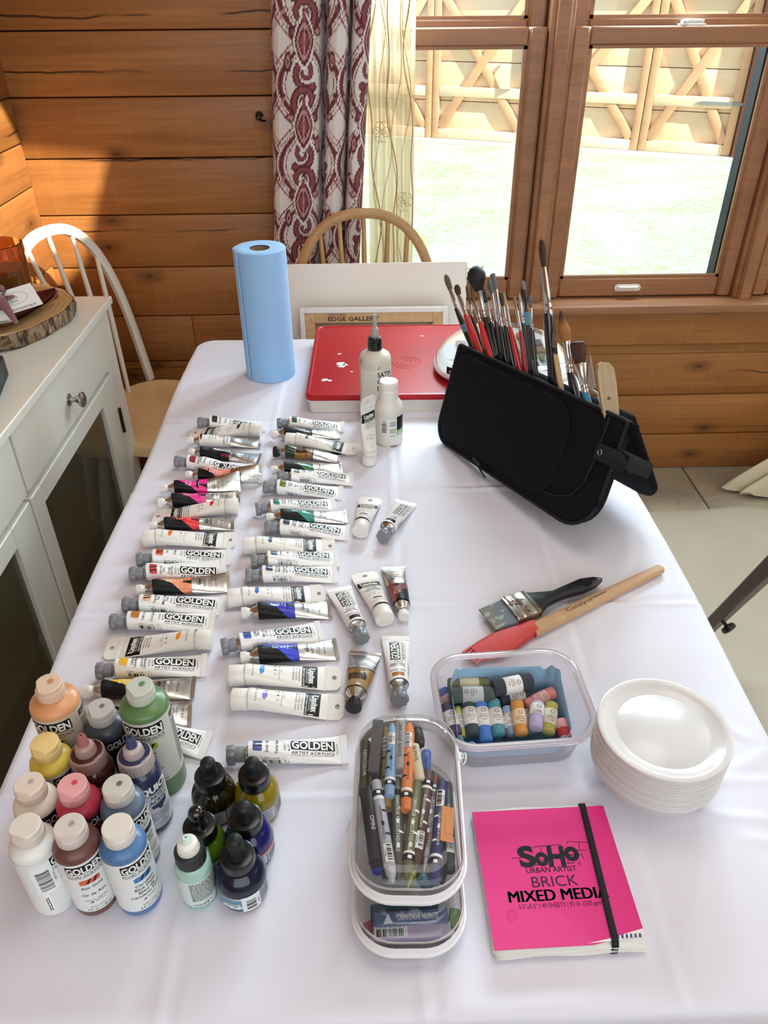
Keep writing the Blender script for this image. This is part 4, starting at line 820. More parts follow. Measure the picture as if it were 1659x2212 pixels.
Q((526, 1181), (724, 1180), '1F4A66', ('PRUSSIAN BLUE', 'BLEU DE PRUSSE', 'AZUL PRUSIA'), 'cream paint tube with petrol blue brush mark and smudged cap', 0, .05, seed=32, group=RG)
G((543, 1215), (730, 1207), '12416E', ('Azurite', '', 'Hue', ''), 'white paint tube with deep azure swatch', .003, seed=33, group=RG, stripes=False, z=.001)
G((531, 1246), (727, 1241), '122A4C', ('Prussian', 'Blue Hue', 'Teinte Bleu', 'de Prusse'), 'white paint tube with midnight blue swatch', .001, seed=34, group=RG, stripes=False)
Q((493, 1294), (701, 1282), '1E66B8', ('CERULEAN BLUE HUE', 'BLEU CERULEEN IMITATION', 'AZUL CERULEO TONO'), 'cream hang-tab paint tube with mid blue brush mark', 0, .05, seed=35, group=RG)
H((522, 1326), (714, 1318), '2A2BB4', 'ultramarine and black paint tube with silver tail', 0, .05, 36, RG, win='22248C')
G((478, 1400), (694, 1364), '2E4FB8', ('Cobalt', 'Blue', 'Bleu de', 'Cobalt'), 'white paint tube with cobalt blue swatch set askew in its row', .001, seed=37, group=RG)
H((520, 1423), (728, 1404), '3440CC', 'bright blue and black paint tube with pale blue window', 0, .10, 38, RG, win='5E93D2')
Q((496, 1461), (736, 1465), '2F8BE0', ('BRILLIANT BLUE', 'BLEU ECLATANT', 'AZUL BRILLANTE'), 'white hang-tab paint tube with sky blue brush mark', 0, .04, seed=39, group=RG)
Q((502, 1512), (743, 1528), '7C78D0', ('LIGHT BLUE VIOLET', 'VIOLET BLEU CLAIR', 'VIOLETA AZUL CLARO'), 'white hang-tab paint tube with lilac brush mark', 0, .04, seed=40, group=RG)
G((490, 1634), (748, 1620), '3C4C98', ('Smalt Hue', '', 'Teinte Smalt', ''), 'white paint tube with slate blue striped swatch lying alone behind the ink bottles', .001, seed=41, group=RG)
MG = 'paint tubes lying lengthwise beside the two rows'
Q((778, 1150), (801, 1076), '181818', ('IVORY BLACK', "NOIR D'IVOIRE", 'NEGRO DE MARFIL'), 'cream hang-tab paint tube with black brush mark lying lengthwise', 0, .04, seed=42, group=MG)
G((826, 1163), (877, 1087), '15130F', ('Bone', 'Black', 'Noir', ''), 'white lengthwise paint tube with black swatch and scuffed shoulder', -.003, seed=43, group=MG, stripes=False)
G((783, 1383), (732, 1273), '2A1610', ('Burnt Umber', '', "Terre d'Ombre", 'Brulee'), 'white lengthwise paint tube with dark umber swatch', 0, seed=44, group=MG, stripes=False)
Q((832, 1340), (785, 1238), '5A3216', ('TRANSPARENT', 'RAW UMBER', "TERRE D'OMBRE", 'NATURELLE TRANSPARENTE', 'TIERRA DE SOMBRA'), 'cream lengthwise paint tube with brown brush mark between two others', 0, .04, seed=45, group=MG)
H((873, 1335), (849, 1228), '7A2018', 'oxblood and black lengthwise paint tube with white cap', 0, .04, 46, MG, win='A04A22')
H((763, 1532), (789, 1412), '9C8058', 'taupe lengthwise paint tube with black cap and mustard band', 0, .04, 47, MG, style='bands', r=.0135, capcol=bpy.data.materials['black_tube_cap'])
G((864, 1517), (854, 1378), 'B06A20', ('Raw Sienna', '', 'Terre de Sienne', 'Naturelle'), 'white lengthwise paint tube with brown-orange swatch by the clear pencil case', 0, seed=48, group=MG, stripes=False)

# ================================================================== bottles
def height_at(x, y, px, py):
    """height on the upright through (x, y) that shows nearest to a pixel"""
    r = ray(px, py).normalized(); w = Vector((x, y, 0)) - Vector((EYE.x, EYE.y, 0)); b_ = r.z; d_ = r.x * w.x + r.y * w.y; den = 1 - b_ * b_; t_ = d_ / den; return EYE.z + t_ * b_
def cyl_surf(R, phi):
    """print round an upright: u along the girth, v is height; R may be a function of v"""
    def f(u, v, off): rr = R(v) if callable(R) else R; a = phi + u / rr; return np.stack([(rr + off) * np.cos(a), (rr + off) * np.sin(a), v], 1)
    return f
def view_angle(x, y): return math.atan2(-y, -x)
def plastic(hexc, name='paint_filled_plastic', rough=.35, coat=.1, sss=.15): return mat(name, hexc, rough, coat=coat, sss=sss)
labelp = mat('bottle_label', 'E6E8E6', .4, coat=.15)
FG = 'fluid paint bottles grouped at the corner by the cabinet'
def fluid_bottle(px, py, H, r, col, cap, label, lab, turn, names=(), sw=None, stripes=True, tabrot=0, lz=(.010, .080), sub='FLUID ACRYLICS', barcode=None, spot=None, foot=None, labelcol=None):
    p = at_z(px, py, TZ + H - .002); th = thing('paint_bottle', label, 'paint bottle', (p.x, p.y, TZ), 0, FG); va = view_angle(p.x, p.y); k = r / .0205; hs = H - .0260
    q = MB(); prof = [(r * .86, 0), (r * .97, .0015), (r, .005), (r, hs - .004), (r * .985, hs - .0005), (r * .95, hs + .0020), (r * .84, hs + .0045), (.0145, hs + .0066), (.0126, hs + .0078), (.0124, H - .012)]
    q.lathe(prof, 48); q.build('bottle_body', plastic(col), th)
    ch = .0165; cr = .0140; z0 = H - ch
    def tabm(a, kk):                                             # thumb flat on the hinged top, small flat at the hinge
        if kk < 4: return 1
        c = math.cos(a - tabrot); lim = .80 if kk > 4 else .93; return lim / c if c > lim else 1
    q = MB(); q.lathe([(cr * .97, z0), (cr * 1.0, z0 + .001), (cr * .99, z0 + ch * .58), (cr * .965, z0 + ch * .60), (cr * .97, z0 + ch * .62), (cr * .955, H - .0012), (cr * .90, H)], 64, mod=tabm); cp = q.build('flip_cap', cap, th, 30)
    if spot: q = MB(); q.lathe([(.0028 * k, H + .0001), (.0022 * k, H + .0006), (.0012 * k, H + .0006), (.0010 * k, H + .0002)], 14, M=Matrix.Translation((.002 * k, .002 * k, 0))); q.build('spout_mark', spot, cp)
    z0_, z1_ = lz[0] * H / .118, hs - .0035; phi = va + turn
    q = MB(); n = 60; q.grid([[((r + .00015) * math.cos(phi + a), (r + .00015) * math.sin(phi + a), z) for z in (z0_, z1_)] for a in np.linspace(-2.95, 2.95, n)], flip=True); lb = q.build('label', labelcol or labelp, th, 180)
    kb, k = k, k * 1.17
    pr = Print(); t_ = z1_ - .0028 * k; lw = .0295 * k
    if lab:
        pr.rect(-lw * .5, lw * .5, t_ - .0098 * k, t_, 0, 2); pr.text('GOLDEN', 0, t_ - .0052 * k, .0078 * k, width=lw * 1.02, mi=0, layer=3, bold=.085, res=3); pr.text('GOLDEN', 0, t_ - .0052 * k, .0073 * k, width=lw * .96, mi=1, layer=4, bold=.035, res=3)
        pr.text(sub, 0, t_ - .0130 * k, .0026 * k, width=lw, layer=2, bold=.01); pr.rect(-lw * .5, lw * .5, t_ - .0153 * k, t_ - .0150 * k, 0, 2)
        if sw:
            pr.rrect(-.008 * k, .008 * k, t_ - .0245 * k, t_ - .0185 * k, .002, 2, 2)
            if stripes:
                for s in (-.001, .004): pr.poly([(s * k - .0025 * k, t_ - .0240 * k), (s * k - .0005 * k, t_ - .0240 * k), (s * k + .0025 * k, t_ - .0190 * k), (s * k + .0005 * k, t_ - .0190 * k)], 0, 3)
        for i, s in enumerate(names): pr.text(s, 0, t_ - (.0290 + .0047 * i) * k, .0032 * k, layer=2, bold=.012, width=min(.0021 * len(s), .028) * k) if s else None
        zz = z0_ + .0075 * k; (pr.text('Mixture / Melange', 0, zz + .0085 * k, .0018 * k, layer=2, bold=0) if not (len(names) > 3 and names[3]) else None); pr.text('ASTM I', .002 * k, zz + .0058 * k, .0019 * k, layer=2, bold=0); pr.poly([(-.006 * k, zz + .0045 * k), (-.003 * k, zz + .0045 * k), (-.003 * k, zz + .007 * k)], 0, 2)
        pr.text('#2051-4/Ser.7', 0, zz - .001 * k, .0018 * k, layer=2, bold=0); pr.text('4 fl. oz / 118 ml', 0, zz - .0045 * k, .0023 * k, layer=2, bold=.012)
        u1 = lw * .5 + .008 * k; pr.rect(u1, u1 + .013 * k, t_ - .006 * k, t_ - .001 * k, 0, 2); pr.text('FLUID ACRYLICS', u1 + .0065 * k, t_ - .0035 * k, .0016 * k, width=.011 * k, mi=1, layer=3, bold=0)
        pr.lines(u1, u1 + .013 * k, z0_ + .01, t_ - .008 * k, 26, 0, 2, 'u', 3)
    if barcode is not None:
        q = MB(); pr.emit(q, cyl_surf(r, phi), .0022, None); q.build('print', [BLK, WHT, cmat(sw), WHT], th, 0); pr = Print()
        pr.rect(barcode, barcode + .018 * k, z1_ - .040 * k, z1_ - .004 * k, 3, 2); pr.bars(barcode + .003 * k, barcode + .013 * k, z1_ - .036 * k, z1_ - .012 * k, 0, 3, 'v', 5); pr.text('7 38797 0012', barcode + .0155 * k, z1_ - .024 * k, .0018 * k, 90, layer=3, bold=0); pr.rect(barcode + .002 * k, barcode + .007 * k, z0_ + .005, z1_ - .0399 * k, 3, 2); pr.lines(barcode + .003 * k, barcode + .006 * k, z0_ + .006, z1_ - .044 * k, 2, 0, 3, 'v', 6)
    q = MB(); pr.emit(q, cyl_surf(r, phi), .0022, None); q.build('barcode_label' if barcode is not None else 'print', [BLK, WHT, cmat(sw or '333333'), cmat('F2F3F2')], th, 0); return th
capn = lambda h: mat('frosted_cap', h, .42, sss=.3, coat=.05)
cap_clear = capn('D8D2CA')
fluid_bottle(104, 1478, .148, .0245, 'D79A68', capn('E2C4AC'), 'large peach fluid paint bottle nearest the cabinet', True, -.55, ('Peach', 'Peche'), 'D79A68', tabrot=-2.7, lz=(.016, .086), spot=mat('dried_peach', 'C98F68', .5), labelcol=mat('clear_label_tan', 'C9BBA8', .35, coat=.2))
fluid_bottle(216, 1531, .115, .0205, '454C56', capn('C3BDB8'), 'charcoal fluid paint bottle between the peach and the big green ones', True, .55, ('Carbon', 'Black'), '22262B', tabrot=-2.6, spot=mat('dried_grey', '77757A', .5), labelcol=mat('dark_clear_label', '3A4048', .35, coat=.2))
fluid_bottle(301, 1484, .149, .0245, '5E7E4E', capn('C9CBBE'), 'large olive green fluid paint bottle standing over the paint tubes', True, -.35, ('Green', 'Gold'), 'A3B01E', tabrot=-2.4, lz=(.022, .086), spot=mat('dried_green', '6E8C68', .5), labelcol=mat('clear_label_green', 'CFCFC6', .35, coat=.2))
fluid_bottle(96, 1606, .115, .0205, 'E9CE58', capn('E9CB88'), 'bright yellow fluid paint bottle with honey-tinted cap', True, .6, ('Hansa', 'Yellow'), 'E9CE58', tabrot=-1.9)
fluid_bottle(62, 1695, .115, .0205, 'EFE6D6', capn('E3D0C0'), 'ivory fluid paint bottle behind the white one', True, .75, ('Ivory', ''), 'EFE6D6', tabrot=-1.8, spot=mat('dried_ivory', 'BCA898', .5), labelcol=mat('black_label', '1F1D1D', .4))
fluid_bottle(156, 1697, .115, .0205, 'C23A50', capn('E8A8A8'), 'crimson fluid paint bottle with pink-tinted cap', True, .65, ('Quinacridone', 'Red'), 'B02038', tabrot=-1.9, spot=mat('dried_red', 'D04858', .5), labelcol=mat('clear_label_red', '9C2A3E', .35, coat=.2))
fluid_bottle(253, 1699, .115, .0205, '5E6E84', capn('CFC8BE'), 'blue grey fluid paint bottle with black drip on its cap', True, .72, ('Payne', 'Grey'), '445064', tabrot=-1.6, spot=mat('dried_slate', '6A6A70', .5))
fluid_bottle(54, 1786, .115, .0205, 'EDEBE6', capn('E2D6CA'), 'white fluid paint bottle turned to its barcode at the front corner', True, 1.12, ('Titanium', 'White', 'Blanc de', 'Titane'), 'EDEBE6', tabrot=-1.9, barcode=-.036, lz=(.006, .084))
fluid_bottle(150, 1786, .115, .0205, '6E4640', capn('D9CCC4'), 'maroon fluid paint bottle with orange striped swatch', True, -.06, ('Azo Gold', '', 'Or de Azo', ''), 'D6592A', tabrot=-1.5, spot=mat('dried_mauve', 'B09C98', .5))
fluid_bottle(253, 1786, .115, .0205, '4F78A8', capn('E4DAD0'), 'cerulean fluid paint bottle at the front of its group', True, .36, ('Cerulean', 'Blue Deep', 'Bleu de', 'Ceruleum Fonce'), '2F78B8', tabrot=-1.2)
def nozzle_bottle(px, py, H, r, col, ringcol, tipcol, labelcol, label, kind):
    p = at_z(px, py, TZ + H); th = thing('paint_bottle', label, 'paint bottle', (p.x, p.y, TZ), 0, FG if kind == 'artist' else 'ink bottles standing in a cluster'); va = view_angle(p.x, p.y); hs = H - .047 if kind == 'artist' else H - .040
    q = MB(); q.lathe([(r * .88, 0), (r, .003), (r, hs - .004), (r * .97, hs), (r * .84, hs + .004), (r * .66, hs + .007), (r * .62, hs + .012)], 48); q.build('bottle_body', plastic(col, rough=.2, coat=.4), th)
    k = .0165 if kind == 'artist' else .0135; q = MB(); q.lathe([(k, hs + .006), (k * 1.03, hs + .007), (k * 1.0, hs + .021), (k * .93, hs + .0225), (k * .55, hs + .0222)], 96, mod=lambda a, kk: 1 + (.022 * math.cos(36 * a) if 1 <= kk <= 2 else 0)); cl = q.build('collar', ringcol, th, 25)
    zt = hs + .0215
    q = MB(); q.lathe([(.0098, zt), (.0102, zt + .001), (.0088, zt + .010), (.0066, zt + .0125), (.0058, zt + .013)], 60, mod=lambda a, kk: 1 + .02 * math.cos(30 * a)); q.build('nozzle', ringcol if kind == 'artist' else capw, th, 30)
    q = MB(); q.lathe([(.0058, zt + .0125), (.0052, zt + .0135), (.0042, H - .002), (.0030, H), (.0012, H), (.001, H - .003)], 24); q.build('nozzle_tip', tipcol, th)
    if kind == 'artist':
        q = MB(); q.lathe([(.0152, hs + .0224), (.0125, hs + .0236), (.0101, hs + .0230)], 40, cap0=False, cap1=False); q.build('collar_top', plastic(col, rough=.1, coat=.8), cl)
    phi = va + .62; z1 = hs - .007; q = MB(); q.grid([[((r + .00015) * math.cos(phi + a), (r + .00015) * math.sin(phi + a), z) for z in (.008, z1)] for a in np.linspace(-3, 3, 60)], flip=True); q.build('label', labelcol, th, 180)
    pr = Print()
    if kind == 'artist':
        pr.rect(-.032, .03, z1 - .015, z1, 2, 2); pr.text('QUICK', -.001, z1 - .0075, .0088, width=.036, mi=1, layer=3, bold=.05); pr.text("ARTISTS'", 0, z1 - .0195, .0044, layer=2, bold=.02, mi=2); pr.text('ACRYLIC', 0, z1 - .0265, .0048, layer=2, bold=.03, mi=2); pr.rect(-.02, .02, z1 - .0163, z1 - .0158, 2, 2)
        pr.poly([(-.012, z1 - .031), (.008, z1 - .030), (.006, z1 - .036), (.001, z1 - .038), (0, z1 - .041), (-.004, z1 - .0405), (-.005, z1 - .037), (-.011, z1 - .036)], 3, 2)
        for i, s in enumerate(('Anthraquinone Blue', 'Bleu Anthraquinone', 'Azul Antraquinone')): pr.text(s, 0, z1 - .0445 - .0042 * i, .0027, layer=2, bold=.01, mi=2)
        for i, s in enumerate(('PB60', 'Lightfastness I', 'Semi-opaque')): pr.text(s, -.002, z1 - .058 - .0034 * i, .0019, layer=2, bold=0, mi=2)
        pr.rect(-.018, .018, z1 - .0714, z1 - .0680, 2, 2); pr.text('3.4 oz (100 ml)', 0, z1 - .0755, .0022, layer=2, mi=2, bold=0)
    else:
        pr.lines(-.019, .018, .017, z1 - .002, 22, 0, 2, 'u', 8, .5); pr.text('1 fl oz / 30 ml', 0, .0125, .0022, layer=2); pr.bars(-.019, -.004, .0095, .0118, 0, 2, 'u', 4)
    q = MB(); pr.emit(q, cyl_surf(r, phi), .0022, None); q.build('print', [BLK, WHT, cmat('232A46' if 'blue' in label else '4A1A1C'), cmat('252C52' if 'blue' in label else '5A1820')], th, 0)
rib_clear = mat('ribbed_translucent_plastic', 'B9A8A4', .3, sss=.2, coat=.2)
nozzle_bottle(174, 1588, .130, .0205, '4A2024', mat('ribbed_collar_red', 'A98A84', .3, sss=.2), mat('dried_tip_red', 'A0605C', .4), mat('label_maroon', '30181A', .35), 'dark red acrylic bottle with pointed nozzle and ribbed collar', 'artist')
nozzle_bottle(279, 1592, .130, .0205, '2C3350', rib_clear, mat('dried_tip_blue', '3A3A5C', .4), mat('label_lilac_white', 'D8D4DC', .4), 'navy blue acrylic bottle with pointed nozzle and ribbed collar', 'artist')
# ------------------------------------------------------------------ ink bottles
blackp = mat('black_gloss_plastic', '0D0E10', .28, coat=.3); rubber = mat('black_rubber', '121315', .5)
IG = 'ink bottles standing in a cluster'
def ink_bottle(px, py, r, H, col, label, turn, band=None, glossy=False, pale=False):
    p = at_z(px, py, TZ + .025); th = thing('ink_bottle', label, 'ink bottle', (p.x, p.y, TZ), 0, IG); va = view_angle(p.x, p.y)
    g, t, b = newmat('ink_filled_glass'); b.inputs['Base Color'].default_value = lin(col); b.inputs['Roughness'].default_value = .12; b.inputs['Coat Weight'].default_value = .35; b.inputs['Coat Roughness'].default_value = .03; b.inputs['Specular IOR Level'].default_value = .35
    q = MB(); q.lathe([(r * .80, .001), (r * .96, .0015), (r, .005), (r, .026), (r * .985, .031), (r * .90, .037), (r * .74, .0415), (r * .60, .044), (r * .57, .047)], 56); q.build('glass_body', g, th)
    c = .0160; q = MB(); q.lathe([(c * .98, .0445), (c, .0455), (c, .0575), (c * .97, .0590), (c * .90, .0595), (.0088, .0598)], 72, mod=lambda a, kk: 1 + (.012 * math.cos(40 * a) if 1 <= kk <= 2 else 0)); q.build('screw_cap', blackp, th, 30)
    e = H - .0600; q = MB(); q.lathe([(.0086, .0597), (.0084, .0610), (.0072, .0630), (.0070, .060 + e * .45), (.0078, .060 + e * .62), (.0076, .060 + e * .80), (.0058, .060 + e * .94), (.0026, H), (.0004, H + .0002)], 32); q.build('dropper_bulb', mat('wet_rubber', '0B0C0E', .15, coat=.8) if glossy else rubber, th)
    phi = va + turn; q = MB(); q.grid([[((r + .00015) * math.cos(phi + a), (r + .00015) * math.sin(phi + a), z) for z in (.006, .0245)] for a in np.linspace(-1.9, 1.9, 44)], flip=True); q.build('label', mat('ink_label', 'C9CCD6' if not pale else 'DCDDE0', .45), th, 180)
    pr = Print(); pr.rect(-.0011, .0003, .006, .0245, 2, 2)
    if band == 'wave':
        pr.poly([(-.040, .0245), (-.002, .0205), (-.002, .006), (-.040, .006)], 3, 2)
        for k in range(5): pr.poly([(-.036 + .007 * k, .009 + .002 * (k % 2)), (-.030 + .007 * k, .0125), (-.026 + .007 * k, .010), (-.031 + .007 * k, .008)], 1, 3)
        pr.rect(-.013, .005, .003, .026, 4, 4); pr.bars(-.009, .0005, .006, .020, 0, 5, 'v', 9); pr.text('0 88354 9', .003, .013, .0016, 90, layer=5, bold=0); pr.text('INKTENSE', -.022, .0145, .0026, mi=1, layer=4, bold=.02)
    else: pr.lines(-.018, -.0025, .0075, .0235, 9, 0, 2, 'u', 3, .35)
    if band == 'red': pr.rect(-.034, .034, .0190, .0245, 3, 3); pr.ring(-.019, .0217, .002, .002, .0005, 1, 4); pr.lines(-.014, .012, .0205, .0225, 1, 1, 4, 'u', 4)
    pr.lines(.0015, .020, .0075, .0235 if band != 'red' else .018, 11, 0, 2, 'u', 5, .5)
    q = MB(); pr.emit(q, cyl_surf(r, phi), .0022, None); q.build('print', [BLK, WHT, cmat(col), cmat('B9404C' if band == 'red' else '5C8CA4'), cmat('E4E6E8')], th, 0)
ink_bottle(463, 1716, .0232, .0815, '231F08', 'blackish olive ink bottle with dropper beside the green paint bottle', .35)
ink_bottle(555, 1714, .0232, .0800, '8A7A12', 'mustard yellow ink bottle with black dropper', .75)
ink_bottle(441, 1826, .0225, .0850, '4C6A14', 'moss green ink bottle with shiny dropper bulb', .5, glossy=True, pale=True)
ink_bottle(538, 1808, .0235, .0790, '14125C', 'violet blue ink bottle with pink band on its label', .65, band='red')
ink_bottle(521, 1889, .0240, .0860, '0E1430', 'navy ink bottle with sea-wave label at the front', .35, band='wave')
nozzle_bottle(401, 1808, .095, .0165, 'A8CDBE', mat('charcoal_ribbed_cap', '24262A', .45), mat('mint_tip', 'D4E6DC', .4), mat('mint_label', 'D5E2DE', .4), 'pale mint ink bottle with white nozzle and black collar', 'ink')
# ------------------------------------------------------------------ the pair of white bottles and the standing tube
gx, gy = at_z(812, 905).xy; gH = height_at(gx, gy, 803.6, 679) - TZ; r = .0305; milky = mat('milky_plastic', 'D6D0C2', .35, sss=.3, coat=.1)
gb = thing('glazing_bottle', 'tall milky bottle with grey nozzle standing before the red box', 'bottle', (gx, gy, TZ)); hs = height_at(gx, gy, 804, 765) - TZ; hc = height_at(gx, gy, 804, 741) - TZ
q = MB(); q.lathe([(r * .92, 0), (r, .004), (r, hs - .012), (r * .985, hs - .006), (r * .93, hs), (r * .78, hs + .004), (r * .50, hs + .008), (r * .42, hs + .010), (r * .42, hc)], 56); q.build('bottle_body', milky, gb)
zc = hs + .011; q = MB(); q.lathe([(.0138, zc), (.0142, zc + .001), (.0142, zc + .012), (.0132, zc + .016), (.0128, zc + .022), (.0115, zc + .0235), (.007, zc + .0237)], 48, mod=lambda a, k: 1 + (.03 * math.cos(12 * a) if k in (3, 4) else 0)); q.build('collar', blackp, gb, 30)
zt = zc + .0235; q = MB(); q.lathe([(.0078, zt), (.0080, zt + .001), (.0068, zt + .014), (.0060, zt + .018), (.0044, zt + .019), (.0040, gH - .004), (.0024, gH)], 28); q.build('nozzle', mat('grey_clear_nozzle', 'A9A7A2', .3, sss=.2), gb)
va = view_angle(gx, gy); q = MB(); q.grid([[((r + .0002) * math.cos(va + a), (r + .0002) * math.sin(va + a), z) for z in (.03, hs - .022)] for a in np.linspace(-1.05, 2.2, 40)], flip=True); q.build('label', mat('pearl_label', 'E2DDD1', .3, coat=.2), gb, 180)
pr = Print(); lt = hs - .030
for i, s in enumerate(('SATIN', 'GLAZING', 'LIQUID')): w_ = text2d(s)[0][:, 0]; wd = np.ptp(w_) * .0098 / .70 * .88; pr.text(s, .004 + wd / 2, lt - .0135 * i, .0098, width=wd, bold=.02, res=3)
pr.poly([(.004, lt + .0115), (.009, lt + .013), (.0095, lt + .0142), (.004, lt + .0125)]); pr.rect(.007, .0085, lt + .0155, lt + .0175)
def arch(cx, cy, ro, ri, a0, a1, mi):
    for k in range(16): a, b_ = R_(lerp(a0, a1, k / 16)), R_(lerp(a0, a1, (k + 1) / 16)); pr.poly([(cx + ro * math.cos(a), cy + ro * math.sin(a)), (cx + ro * math.cos(b_), cy + ro * math.sin(b_)), (cx + ri * math.cos(b_), cy + ri * math.sin(b_)), (cx + ri * math.cos(a), cy + ri * math.sin(a))], mi, 1)
arch(.017, lt - .050, .0135, .0085, 20, 185, 2); pr.rect(.0035, .0085, lt - .061, lt - .049, 2); arch(.017, lt - .078, .0135, .0085, 60, 300, 2)
pr.lines(-.026, -.016, .018 + .01, lt - .075, 4, 0, 1, 'v', 6, .45); pr.rect(-.029, .03, lt - .034, lt - .0337, 3)
q = MB(); pr.emit(q, cyl_surf(r + .0002, va), .003, None); q.build('print', [BLK, WHT, cmat('3FA0B8'), GRY], gb, 0)
q = MB(); pr = Print()
for k in range(5): pr.poly([(-.033 - .0016 * k, hs - .003 - .003 * k), (-.026, hs - .001 - .0035 * k), (-.026, hs - .0018 - .0035 * k), (-.033 - .0016 * k, hs - .0042 - .003 * k)], 0, 2)
pr.emit(q, cyl_surf(r, va - .05), .003, None); q.build('pen_mark', cmat('3A48A0'), gb, 0)
wx_, wy_ = at_z(840, 951).xy; wH = height_at(wx_, wy_, 839, 822) - TZ; r = .0272; wbm = mat('white_bottle_plastic', 'E6E3DA', .35, sss=.2, coat=.1)
wbt = thing('medium_bottle', 'short white flip-cap bottle in front of the tall milky one', 'bottle', (wx_, wy_, TZ)); va = view_angle(wx_, wy_); cz = wH - .036
q = MB(); q.lathe([(r * .92, 0), (r, .004), (r, .022), (r * .975, .024), (r * .975, cz - .022), (r, cz - .020), (r * .99, cz - .016), (r * .90, cz - .008), (r * .70, cz), (r * .64, cz + .003)], 56); q.build('bottle_body', wbm, wbt)
q = MB(); q.lathe([(.0172, cz), (.0178, cz + .001), (.0176, cz + .020), (.0170, cz + .021), (.0174, cz + .022), (.0172, wH - .002), (.0160, wH)], 56, mod=lambda a, k: (.93 / max(math.cos(a - va + .1), .93)) if k in (2, 3, 4) else 1); fc = q.build('flip_cap', capw, wbt, 30)
q = MB(); q.tube([(.0172 * math.cos(va + a), .0172 * math.sin(va + a), cz + .021 - .0022 * math.cos(a * 4)) for a in np.linspace(-.4, .2, 9)], .0011, 6); q.build('thumb_notch', capw, fc)
q = MB(); q.grid([[((r * .975 + .0003) * math.cos(va + a), (r * .975 + .0003) * math.sin(va + a), z) for z in (.026, cz - .030)] for a in np.linspace(-.62, 2.5, 40)], flip=True); q.build('label', mat('paper_label', 'ECEBE6', .5), wbt, 180)
pr = Print(); lt = cz - .030; pr.ring(-.0085, lt - .006, .0028, .0028, .0009); pr.ring(-.0085, lt - .0155, .0034, .0034, .0004, 3); pr.text('AP', -.0085, lt - .0155, .002, mi=3, bold=0); pr.text('NON-TOXIC', -.0085, lt - .021, .0012, bold=0)
for g_ in range(4): pr.lines(.0015, .0150, lt - .0145 - .0145 * g_, lt - .004 - .0145 * g_, 4, 0, 1, 'u', g_, .45)
pr.bars(-.0135, -.0045, .030, .050, 0, 1, 'v', 11); pr.text('0 94376 92358', -.0030, .040, .0014, 90, bold=0); pr.rect(.0158, .034, lt - .024, lt + .003, 0); pr.rect(.0158, .034, lt - .036, lt - .024, 2); pr.lines(.017, .03, lt - .034, lt - .026, 3, 1, 2, 'u', 4)
q = MB(); pr.emit(q, cyl_surf(r * .975 + .0003, va), .003, None); q.build('print', [BLK, WHT, cmat('6CC02C'), GRY], wbt, 0)
sx_, sy_ = at_z(797, 1001).xy; sH = height_at(sx_, sy_, 799, 878) - TZ + .012; nrm = Vector((.50, -.86, 0)).normalized(); o_ = Vector((sx_, sy_, TZ)) - nrm * .0130
tube_liquitex(None, None, 'E8E4D8', ('TITANIUM WHITE', 'BLANC DE TITANE', 'BLANCO TITANIO'), 'white paint tube standing on its cap by the two white bottles', 0, .35, seed=50, standing=(frame(o_, (.03, .05, 1), nrm), sH), r=.0130, dent=.04)

# ================================================================== roll, red box, watercolour palette
rx, ry = at_z(587, 806).xy; rt = .276; roll = thing('paper_towel_roll', 'light blue paper towel roll standing at the far end of the table', 'paper towel', (rx, ry, TZ)); R0 = .0535; RC = .0205
blue_paper = mat('blue_towel_paper', '98C6F2', .9, bump=.35, bscale=420, sheen=.2)
q = MB(); a0 = R_(-152); N_ = 96; ring = [(R0 * (1 - .022 * ((k / N_ + .0) % 1)) * math.cos(a0 + 2 * math.pi * k / N_), R0 * (1 - .022 * (k / N_)) * math.sin(a0 + 2 * math.pi * k / N_)) for k in range(N_ + 1)]
outer = [[(x, y, z) for x, y in ring] for z in (0, .001, rt - .002, rt)]; q.grid(outer); q.grid([[(x * (1 - t) + RC * math.cos(math.atan2(y, x)) * t, y * (1 - t) + RC * math.sin(math.atan2(y, x)) * t, z) for x, y in ring] for t, z in ((0, rt), (.04, rt + .0012), (.5, rt + .0008), (1, rt))])
q.grid([[(x, y, 0) for x, y in ring], [(RC * math.cos(math.atan2(y, x)), RC * math.sin(math.atan2(y, x)), 0) for x, y in ring]]); q.build('paper', blue_paper, roll, 50)
q = MB(); P = []
for k in range(140):
    z = rt * k / 139; j = .0020 * abs(math.sin(k * .75)); P.append([((R0 + .0012 + .002 * s_ ** 3) * math.cos(a0 + a), (R0 + .0012 + .002 * s_ ** 3) * math.sin(a0 + a), z) for s_ in np.linspace(0, 1, 8) for a in [lerp(-.8, .24 + j / R0, s_)]])
q.grid(P, flip=True); o = q.build('loose_sheet_edge', blue_paper, roll, 180); s_ = o.modifiers.new('paper', 'SOLIDIFY'); s_.thickness = .0009; s_.offset = -1
q = MB(); q.grid([[(RC * math.cos(a), RC * math.sin(a), z), ((RC - .0015) * math.cos(a), (RC - .0015) * math.sin(a), z)][::1] for z in (0,) for a in np.linspace(0, 2 * math.pi, 40)]); q.grid([[((RC) * math.cos(a), (RC) * math.sin(a), z) for a in np.linspace(0, 2 * math.pi, 40)] for z in (0, rt - .002)], flip=True); q.grid([[((RC - .0015) * math.cos(a), (RC - .0015) * math.sin(a), z) for a in np.linspace(0, 2 * math.pi, 40)] for z in (0, rt - .002)]); q.build('cardboard_core', mat('brown_cardboard', '9A7C5C', .8), roll, 60)
